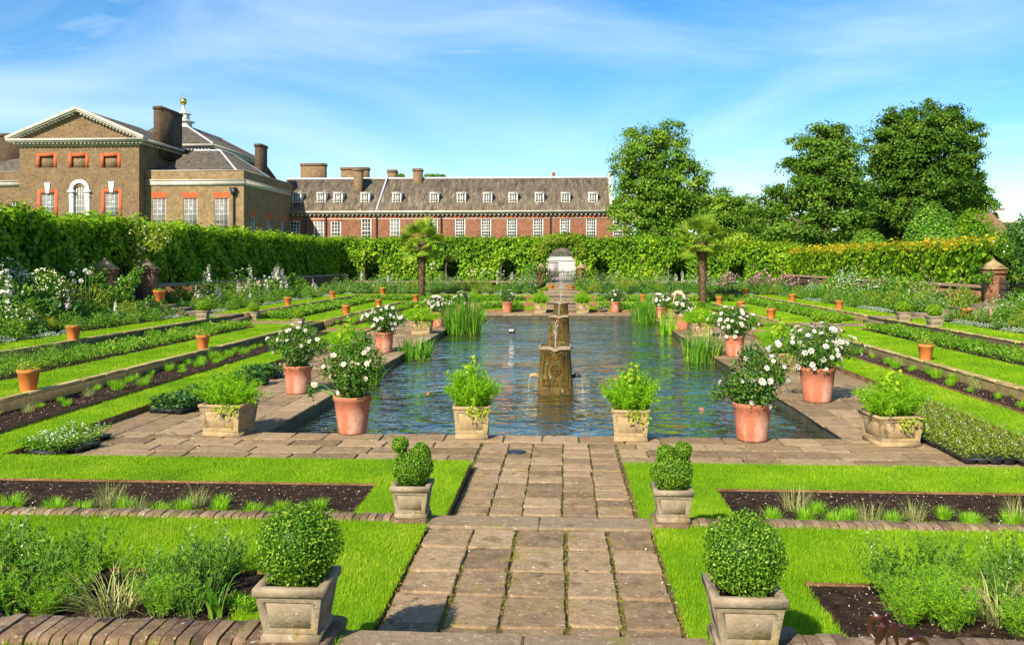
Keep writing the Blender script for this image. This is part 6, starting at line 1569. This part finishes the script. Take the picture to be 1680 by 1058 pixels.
for (px, py, k, s) in ((1268, 850, 0, .95), (1305, 832, 2, 1.1), (1322, 851, 0, 1.05), (1340, 835, 1, .9), (1370, 854, 1, 1.05), (1392, 846, 1, 1.0), (1430, 856, 2, 1.0), (1463, 853, 1, 1.0), (1500, 848, 2, .9), (1548, 845, 0, .9), (1590, 852, 1, .9), (1597, 858, 1, .95), (1660, 858, 0, 1.1), (1672, 850, 2, 1.1), (1712, 856, 0, 1.0)):
    x, y, z = G(px, py); tuft(k, x, y, z, s * 1.15, LBT[1] if k < 2 else LBT[3])
for s in (-1, 1):
    for (q, st_) in ((9.35, 1.05), (9.95, .8)):
        y = 10.9 if q > 9.5 else 11.3
        while y < 53:
            if abs(y - XA) > 2.1:
                k = random.choice((0, 1, 0, 1, 1, 2)); tuft(k, act(q + random.uniform(-.3, .3), s), y, ZA + .06 if 10.85 < y < 51.75 else ZA - .03, random.uniform(.6, 1.4) * (1 + .012 * y), LBT[(0 if s < 0 else 1) + (2 if k == 2 else 0)])
            y += st_ * random.uniform(.6, 1.3) * (1.0 if y < 28 else .7)

# chips and pale stones lying on the soil
mb = MB()
for s in (-1, 1):
    for (x0, x1, y0, y1, z, dn) in ((2.1, 8.6, 8.65, 10.75, ZA - .03, 260), (8.8, 10.2, 11, 26, ZA + .06, 120), (2.15, 3.2, 5.3, 6.9, ZB - .03, 420)):
        n = int((x1 - x0) * (y1 - y0) * dn); x = np.interp(rng.uniform(x0, x1, n), U_, SIDE[s]) * s; y = rng.uniform(y0, y1, n)
        leaves(mb, np.stack([x, y, np.full(n, z + .004)], 1), rng.normal(0, .35, (n, 3)) + np.array([0, 0, 1]), .015 * rng.uniform(.4, 2.0, n) * np.clip(y / 9, .8, 1.6), .010 * rng.uniform(.6, 1.5, n), -.1)
tag(mb.build('mulch_chips', M['mulch']), 'pale bark chips and flint specks scattered over the dark soil', 'mulch', kind='stuff')
# soil clods, for a broken surface
mb = MB()
for s in (-1, 1):
    for (x0, x1, y0, y1, z, dn) in ((2.08, 8.7, 8.6, 10.78, ZA - .03, 160), (8.78, 10.22, 11, 24, ZA + .06, 110), (2.08, 5.5, 5.2, 6.88, ZB - .03, 200)):
        n = int((x1 - x0) * (y1 - y0) * dn); c = np.stack([s * np.interp(rng.uniform(x0, x1, n), U_, SIDE[s]), rng.uniform(y0, y1, n), np.full(n, z)], 1); r_ = rng.uniform(.008, .03, n)
        o = np.array([(1, 0, 0), (0, 1, 0), (-1, 0, 0), (0, -1, 0), (0, 0, .8)]); V = (c[:, None, :] + o[None] * r_[:, None, None] * rng.uniform(.6, 1.2, (n, 5, 1))).reshape(-1, 3)
        b = np.arange(n)[:, None] * 5; mb.add(V, np.concatenate([b + np.array(q) for q in ((0, 1, 4), (1, 2, 4), (2, 3, 4), (3, 0, 4))]))
tag(mb.build('soil_clods', M['soil']), 'crumbly clods over the dark soil beds', 'soil', kind='stuff')
# petals, moss and weeds in the joints
mb = MB()
n = 1100; x = rng.choice([-.60, -.20, .25, .63], n) + rng.normal(0, .017, n); y = rng.uniform(5.45, 8.15, n); keep = hn(x * 3, y * 5, .3) > -.1
leaves(mb, np.stack([x, y, np.full(n, ZB - .027)], 1)[keep], (rng.normal(0, .5, (n, 3)) + np.array([0, 0, 1]))[keep], .016, .012, -.5)
n = 1000; x = rng.choice([-1.045, 1.045], n) + rng.normal(0, .02, n); y = rng.uniform(5.45, 12.2, n); leaves(mb, np.stack([x, y, np.where(y < 8.3, ZB - .02, -.002)], 1), rng.normal(0, .5, (n, 3)) + np.array([0, 0, 1]), .02, .014, -.4)
n = 3400; x = rng.uniform(-7, 7, n); y = rng.uniform(12.2, 14.4, n); keep = np.abs((y - 12.1) / .475 - np.round((y - 12.1) / .475)) < .05
leaves(mb, np.stack([x, y, np.full(n, -.004)], 1)[keep], (rng.normal(0, .5, (n, 3)) + np.array([0, 0, 1]))[keep], .022, .018, -.4)
tag(mb.build('joint_moss', M['moss']), 'yellow-green moss and seedlings in the path joints', 'moss', kind='stuff')
mb = MB(); n = 90; x = rng.uniform(-1, 1.05, n); x[:55] = 1.04 + rng.normal(0, .03, 55); y = rng.uniform(5.5, 12, n)
leaves(mb, np.stack([x, y, np.where(y < 8.2, ZB - .012, .006)], 1)[(y < 8.1) | (y > 8.95)], (rng.normal(0, .3, (n, 3)) + np.array([0, 0, 1]))[(y < 8.1) | (y > 8.95)], .022, .018, 0)
tag(mb.build('fallen_petals', M['petal_cream']), 'fallen pale petals along the edge of the path', 'petals', kind='stuff')

# ------------------------------------------------------------------ perennials in the two nearest beds
def stalky(label, fol, ns, h, r_, leaf, wr, per=16, flower=None, nf=0, upr=.8, name='leafy_perennial'):
    t = thing(name, label, 'border plant'); mb = MB(); st_ = MB()
    for i in range(ns):
        a = random.uniform(0, 6.28); q = random.random() ** .6; H = h * random.uniform(.55, 1.05)
        e = np.array([r_ * q * math.cos(a), r_ * q * math.sin(a), H]); b = np.array([e[0] * .25, e[1] * .25, -.02])
        mid = b * .5 + e * .5 + np.array([0, 0, .05]); tube(st_, [b, mid, e], [.004, .003, .0018], 3, cap=False)
        u = rng.uniform(.15, 1, per)[:, None]; c = b * (1 - u) ** 2 + 2 * mid * u * (1 - u) + e * u ** 2
        A = unit(rng.normal(0, .6, (per, 3)) + np.array([0, 0, upr])); leaves(mb, c, sph(per) + np.array([0, 0, .5]), leaf * rng.uniform(.5, 1.2, per), leaf * wr, .05, A=A)
    mb.build('foliage', M[fol], t, world=False); st_.build('stems', M['stem'], t, world=False)
    if nf:
        ex = MB()
        for i in range(nf):
            a = random.uniform(0, 6.28); q = random.random() * r_ * .8; H = h * random.uniform(1.0, 1.2); x, y = q * math.cos(a), q * math.sin(a)
            c = np.array([x, y, H]) + rng.normal(0, .012, (9, 3)) * np.array([1, 1, 3]); leaves(ex, c, rng.normal(size=(9, 3)), .014, .009, 0)
            tube(ex, [(x * .6, y * .6, h * .5), (x, y, H)], .002, 3, m=1, cap=False)
        ex.build('blossom', [M[flower], M['stem']], t, world=False)
    return Kind(t)
FK = {'g': stalky('', 'herb', 26, .40, .26, .055, .24, 16, 'petal', 2), 'g2': stalky('', 'bed', 24, .30, .24, .05, .3, 15), 'f': stalky('', 'fern', 56, .27, .24, .05, .09, 34, upr=.5, name='feathery_perennial'),
      't': herb('tan_grass_clump', '', 'ornamental grass', 'tan', .42, .40, 150, .008, blade=True), 's': herb('sword_leaved_plant', '', 'border plant', 'iris', .14, .42, 16, .03, blade=True), 'l': stalky('', 'fern', 14, .16, .1, .06, .3, 8)}
FD = {'g': 'willowy leafy perennial with reddish flower tips', 'g2': 'bushy light green perennial', 'f': 'soft feathery bright green plant', 't': 'clump of tan arching grass', 's': 'upright sword-leaved plant', 'l': 'little broad-leaved seedling'}
FL = [(25, 948, 'g'), (95, 945, 'g2'), (150, 940, 'g'), (265, 950, 'f'), (330, 945, 'g2'), (375, 948, 'g'), (-30, 960, 'g'), (5, 975, 's'), (60, 985, 'g'), (120, 982, 'f'), (290, 985, 'g'), (345, 975, 'g'), (20, 1008, 'g2'), (75, 1012, 'f'), (185, 1003, 't'), (110, 1000, 'g2'), (265, 1008, 'f'), (310, 1010, 'g2'), (355, 1010, 's'), (405, 1012, 'l'), (385, 1005, 'l'), (-20, 1010, 'f'), (225, 975, 'g')]
FR = [(1440, 958, 'g'), (1490, 955, 'g2'), (1545, 952, 'g'), (1600, 955, 'f'), (1650, 955, 'g'), (1700, 955, 'g2'), (1460, 985, 'g2'), (1535, 985, 'f'), (1635, 985, 'g'), (1690, 990, 't'), (1490, 1025, 'f'), (1540, 1020, 'f'), (1590, 1022, 's'), (1640, 1018, 't'), (1690, 1025, 'g2'), (1670, 1040, 'f'), (1720, 1000, 'g'), (1560, 1030, 'f'), (1480, 1005, 'f')]
for lst, n in ((FL, 'in the nearest palace side bed'), (FR, 'in the nearest tree side bed')):
    for (px, py, k) in lst:
        x, y = P(px, py, ZB - .03); lb = FD[k] + ' ' + n
        FK[k].put((x, max(y, 5.35), ZB - .03), random.uniform(0, 6.28), lb, lb, random.uniform(.75, 1.15))
# dark lily leaning in at the bottom edge
x, y, _ = PD(1452, 1058, 4.35)
t = thing('dark_lily', 'dark maroon lily with curled hanging petals at the bottom edge of the picture', 'lily', (x, y, ZC))
mb = MB(); st_ = MB(); top = PD(1454, 1022, 4.35)
dz = top[2]
tube(st_, [(x, y, ZC - .02), (x + .01, y, dz - .1), (top[0], top[1], dz)], [.008, .006, .005], 6)
for pl, w in (([(1452, 1026), (1446, 1013), (1435, 1011), (1428, 1022), (1428, 1038), (1434, 1047)], 11), ([(1453, 1023), (1449, 1025), (1446, 1036), (1442, 1048), (1437, 1057)], 15), ([(1454, 1022), (1461, 1020), (1467, 1032), (1470, 1046), (1473, 1060)], 10),
              ([(1454, 1022), (1452, 1011), (1458, 1003), (1466, 1003)], 5), ([(1470, 1032), (1477, 1026), (1488, 1026), (1497, 1032)], 6), ([(1486, 1062), (1494, 1050), (1506, 1045), (1517, 1050), (1524, 1060)], 11)):
    c = [np.array(PD(a, b, 4.35 - .02 * math.sin(k * 1.3))) for k, (a, b) in enumerate(pl)]; n = 14; ts = np.linspace(0, len(c) - 1, n); V = []
    for i, u in enumerate(ts):
        k = min(int(u), len(c) - 2); f_ = u - k; f_ = f_ * f_ * (3 - 2 * f_); p_ = c[k] * (1 - f_) + c[k + 1] * f_; k2 = min(k + 1, len(c) - 1)
        d_ = unit(c[k2] - c[k]); s_ = unit(np.cross(d_, np.array([0, -1.0, .15]))) * w * .003 * .5 * math.sin(math.pi * (.1 + .84 * i / (n - 1))) ** .7
        V += [p_ - s_, p_ + np.array([0, -.010, .004]), p_ + s_]
    mb.add(V, [(3 * i + j, 3 * i + j + 1, 3 * i + j + 4, 3 * i + j + 3) for i in range(n - 1) for j in range(2)])
mb.build('petals', M['maroon'], t, smooth=True); st_.build('stem', M['maroon'], t)

# ------------------------------------------------------------------ seedling trays on the paving
def tray(label, fol, h, n, leaf, wr, flower=None, nf=0):
    t = thing('seedling_tray', label, 'seed tray'); mb = MB()
    w, d, hh = .26, .36, .075
    for (a, b) in ((0, 1),):
        for i in range(3):
            for j in range(4):
                cx_, cy_ = -w + w * 2 * (i + .5) / 3, -d + d * 2 * (j + .5) / 4; frust(mb, (cx_, cy_), .062, .082, .004, hh)
        box(mb, -w, w, -d, d, hh - .012, hh + .003); 
    mb.build('tray', M['black'], t, world=False)
    mb = MB(); x = rng.uniform(-w, w, n) * 1.05; y = rng.uniform(-d, d, n) * 1.03; z = hh + h * rng.random(n) ** .7
    leaves(mb, np.stack([x, y, z], 1), rng.normal(0, .45, (n, 3)) + np.array([0, -.2, 1]), leaf * rng.uniform(.6, 1.2, n), leaf * wr, .1); mb.build('foliage', M[fol], t, world=False)
    if nf:
        mb = MB(); x = rng.uniform(-w, w, nf); y = rng.uniform(-d, d, nf)
        for k in range(3): leaves(mb, np.stack([x, y, hh + h * rng.uniform(.8, 1.2, nf)], 1), rng.normal(0, .4, (nf, 3)) + np.array([0, -.4, 1]), .022, .02, 0)
        mb.build('blossom', M[flower], t, world=False)
    return Kind(t)
tk = [tray('', 'bed', .17, 800, .05, .4, 'petal', 22), tray('', 'herb_dark', .24, 420, .085, .9), tray('', 'herb_yel', .15, 900, .045, .5, 'petal', 12)]
for i, (px, py) in enumerate(((18, 749), (62, 747), (100, 742), (98, 728))):
    x, y, z = P(px, py, 0) + (0,); tk[0].put((max(-7.45, x), y + .25, .002), R(70 + 4 * i), 'black tray of white-flowered seedlings on the near corner paving, palace side', 'trays of white-flowered seedlings')
for i, (px, py) in enumerate(((272, 680), (305, 672), (330, 660))):
    x, y = P(px, py, 0); tk[1].put((max(-7.4, x), y + .3, .002), R(80 + 9 * i), 'black tray of dark round-leaved seedlings beside the ochre planter', 'trays of dark seedlings by the ochre planter')
for i, (px, py) in enumerate(((372, 640), (405, 634), (432, 622), (418, 624))):
    x, y = P(px, py, 0); tk[1].put((max(-7.4, x), y + .3, .002), R(85 + 9 * i), 'black tray of dark round-leaved seedlings near the straggly rose pot', 'trays of dark seedlings by the straggly rose')
for i in range(9):
    y = 12.9 + .56 * i; tk[2].put((6.95 + .02 * (i % 2), y, .002), R(90 + random.uniform(-3, 3)), 'black tray of pale green seedlings in the long row', 'long row of seedling trays')
    if i < 8: tk[2].put((6.22 + .02 * (i % 2), y - .05 + .2, .002), R(90 + random.uniform(-3, 3)), 'black tray of pale green seedlings in the long row', 'long row of seedling trays')

# ------------------------------------------------------------------ gardener, ducks, fish, bag
def skin(name, mt, par, V, E, rad, sub=2):
    me = bpy.data.meshes.new(name); me.from_pydata(V, E, []); me.update()
    o = bpy.data.objects.new(name, me); COL.objects.link(o); o.parent = par; me.materials.append(mt)
    m_ = o.modifiers.new('skin', 'SKIN'); m_.use_smooth_shade = True
    if not me.skin_vertices: 
        bpy.context.view_layer.objects.active = o
    for i, sv in enumerate(me.skin_vertices[0].data):
        r_ = rad[i]; sv.radius = r_ if isinstance(r_, tuple) else (r_, r_); sv.use_root = (i == 0)
    s_ = o.modifiers.new('smooth', 'SUBSURF'); s_.levels = sub; s_.render_levels = sub
    return o
x, y, z = P(1113, 509, 0.0) + (0,)
g = thing('person', 'gardener in a dark hat and pale shirt bending over behind the white roses', 'person', (x + .05, y + .2, .004))
# pelvis root, spine bent forward to the left, head hanging, arms reaching down, legs straight
V = [(.30, 0, .90), (.12, 0, 1.00), (-.12, 0, 1.02), (-.30, -.02, .96), (-.40, -.03, .90), (-.47, -.04, .86), (-.55, -.05, .80),
     (-.24, -.20, .97), (-.30, -.26, .72), (-.36, -.24, .48), (-.24, .16, .97), (-.32, .20, .72), (-.40, .16, .47),
     (.30, -.10, .84), (.27, -.12, .48), (.33, -.13, .09), (.22, -.14, .03), (.30, .10, .84), (.24, .12, .48), (.31, .13, .09), (.20, .14, .03)]
E = [(0, 1), (1, 2), (2, 3), (3, 4), (4, 5), (5, 6), (3, 7), (7, 8), (8, 9), (3, 10), (10, 11), (11, 12), (0, 13), (13, 14), (14, 15), (15, 16), (0, 17), (17, 18), (18, 19), (19, 20)]
rad = [.13, .13, .14, .11, .055, .085, .08, .055, .042, .03, .055, .042, .03, .09, .06, .042, .04, .09, .06, .042, .04]
for (b, sy) in ((9, -1), (12, 1)):
    p = np.array(V[b])
    for k in range(5):
        i = len(V); o_ = np.array([-.012 + .012 * (k - 2), .010 * (k - 2) * sy, -.085 if k else -.045]); V.append(tuple(p + o_ * .6)); V.append(tuple(p + o_ + np.array([-.02, 0, -.03 - .008 * (2 - abs(k - 2))])))
        E += [(b, i), (i, i + 1)]; rad += [.011, .008]
skin('body', M['skin'], g, V, E, rad)
skin('shirt', M['shirt'], g, [(.20, 0, .96), (.12, 0, 1.01), (-.12, 0, 1.035), (-.30, -.02, .97), (-.24, -.20, .98), (-.295, -.255, .74), (-.24, .17, .98), (-.315, .20, .74)], [(0, 1), (1, 2), (2, 3), (3, 4), (4, 5), (3, 6), (6, 7)], [.15, .155, .165, .13, .075, .058, .075, .058])
skin('trousers', M['cloth'], g, [(.30, 0, .885), (.30, -.10, .80), (.27, -.12, .48), (.32, -.13, .10), (.30, .10, .80), (.24, .12, .48), (.30, .13, .10), (.20, 0, .955)], [(0, 1), (1, 2), (2, 3), (0, 4), (4, 5), (5, 6), (0, 7)], [.15, .11, .078, .062, .11, .078, .062, .14])
mb = MB(); lathe(mb, [(.20, 0), (.205, .012), (.115, .02), (.11, .10), (.07, .13), (.001, .135)], (0, 0, 0), 20)
o = mb.build('hat', M['hat'], g, world=False, smooth=True); o.location = (-.54, -.05, .84); o.rotation_euler = (0, R(-72), 0)
mb = MB(); n = 70; u = sph(n); leaves(mb, np.array([-.49, -.045, .865]) + u * .09, u, .05, .03, .4); mb.build('hair', M['hat'], g, world=False)
def duck(label, px, py, rz, z=ZW, mt='duck', s=1.0, stand=False):
    x, y = P(px, py, z); t = thing('duck', label, 'duck', (x, y, z), R(rz)); t.scale = (s, s, s)
    h = .10 if stand else .0
    skin('body', M[mt], t, [(0, 0, .06 + h), (.12, 0, .07 + h), (.17, 0, .15 + h), (.18, 0, .22 + h), (.22, 0, .235 + h), (-.13, 0, .08 + h), (-.22, 0, .12 + h)], [(0, 1), (1, 2), (2, 3), (3, 4), (0, 5), (5, 6)], [(.085, .10), (.065, .075), .032, .042, .03, (.05, .07), (.02, .03)])
    mb = MB(); frust(mb, (0, 0), .012, .006, 0, .05); o = mb.build('bill', M['koi'], t, world=False); o.location = (.245, 0, .23 + h); o.rotation_euler = (0, R(95), 0)
    for sy in (-1, 1):
        mb = MB(); n = 26; u = rng.random(n); leaves(mb, np.stack([.08 - .2 * u, sy * (.085 - .02 * u) + 0 * u, .1 + h + rng.normal(0, .02, n)], 1), np.stack([0 * u, sy + 0 * u, .4 + 0 * u], 1), .09, .04, 0, A=np.stack([-1 + 0 * u, 0 * u, .15 + 0 * u], 1)); mb.build('wing', M['duck_white'] if mt == 'duck' and sy < 0 else M[mt], t, world=False)
    if stand:
        for sy in (-1, 1): mb = MB(); tube(mb, [(0, sy * .04, .1), (0, sy * .04, .01), (.05, sy * .04, .004)], [.008, .007, .012], 5); mb.build('leg', M['koi'], t, world=False)
    return t
duck('dark duck with white wing standing on the coping at the far end of the pond', 990, 515.5, 165, z=0.0, stand=True, s=1.25)
duck('small dark duck swimming near the palace side irises', 840, 545, 20, s=.9)
fish = []
for (px, py, s, rz) in ((701, 644, .6, 30), (1150, 669, .7, 10), (1041, 562, .6, 160), (1068, 569, .5, 20)):
    x, y = P(px, py, ZW)
    if not fish:
        t = thing('koi_carp', '', 'fish'); skin('body', M['koi'], t, [(0, 0, 0), (.09, 0, .0), (.15, 0, -.005), (-.1, 0, -.004), (-.17, 0, -.008)], [(0, 1), (1, 2), (0, 3), (3, 4)], [(.035, .03), (.03, .026), (.016, .014), (.022, .02), (.01, .012)])
        mb = MB(); leaves(mb, [(-.17, 0, -.005)] * 2, [(0, .3, 1), (0, -.3, 1)], .09, .05, 0, A=np.array([[-1, .4, 0], [-1, -.4, 0]])); mb.build('tail', M['koi'], t, world=False); fish.append(Kind(t))
    fish[0].put((x, y, ZW - .012), R(rz), 'orange koi carp just breaking the surface of the pond', 'koi carp in the pond', s)
# navy bag with a pale handle left by the strap-leaved clump
x, y, z = G(262, 516)
t = thing('garden_bag', 'navy garden bag with a pale tool handle by the strap-leaved clump', 'bag', (x, y, z))
mb = MB(); lathe(mb, [(.001, 0), (.32, .0), (.36, .12), (.30, .34), (.24, .38), (.22, .34)], n=16, wob=.08); mb.build('bag', M['blue'], t, world=False)
mb = MB(); tube(mb, [(.1, -.1, .36), (.75, -.45, .02)], .022, 6); mb.build('tool_handle', M['stone'], t, world=False)

# ------------------------------------------------------------------ grass blades on the lawns
GB = MB()
def lawnblades(x0, x1, y0, y1, z, dens, h, w):
    n = int((x1 - x0) * (y1 - y0) * dens)
    if n < 1: return
    x = rng.uniform(x0 - .02, x1 + .02, n); y = rng.uniform(y0 - .02, y1 + .02, n)
    d = y * math.cos(YAW) - (x - CAM_X) * math.sin(YAW); l_ = ((x - CAM_X) * math.cos(YAW) + y * math.sin(YAW)) / d
    k = np.abs(l_) < .66; x, y = x[k], y[k]; n = len(x)
    if not n: return
    a = rng.uniform(0, 6.28, n); hh = h * rng.uniform(.5, 1.25, n) * (1 + .3 * hn(x * 2.3, y * 3.1, .9)); ln_ = hh * rng.uniform(.1, .9, n)
    V = np.stack([np.stack([x - np.sin(a) * w / 2, y + np.cos(a) * w / 2, np.full(n, z - .003)], 1), np.stack([x + np.sin(a) * w / 2, y - np.cos(a) * w / 2, np.full(n, z - .003)], 1), np.stack([x + np.cos(a) * ln_, y + np.sin(a) * ln_, z + hh], 1)], 1).reshape(-1, 3)
    GB.add(V, np.arange(3 * n).reshape(n, 3), rng.beta(2.2, 2.4, n))
for (x0, x1, y0, y1, z) in cells['lawn']:
    ym = (y0 + y1) / 2; d = max(y0, min(abs(x0), abs(x1)) / .6)
    if d > 60 or ym < 5.1 and abs(x0) > 9: continue
    if y1 - y0 > 4:
        k = int((y1 - y0) / 2); ed = np.linspace(y0, y1, k + 1)
    else: ed = [y0, y1]
    for q in range(len(ed) - 1):
        dd = max(ed[q], min(abs(x0), abs(x1)) / .6, 5)
        dens = float(np.clip(7000 * (8 / dd) ** 1.5, 350, 8000)); sc = max(1, dd / 9)
        lawnblades(x0, x1, ed[q], ed[q + 1], z, dens, .030 * sc ** .35, .005 * sc)
tag(GB.build('grass_blades', M['blade']), 'short mown grass blades covering the lawn strips', 'grass', kind='stuff')
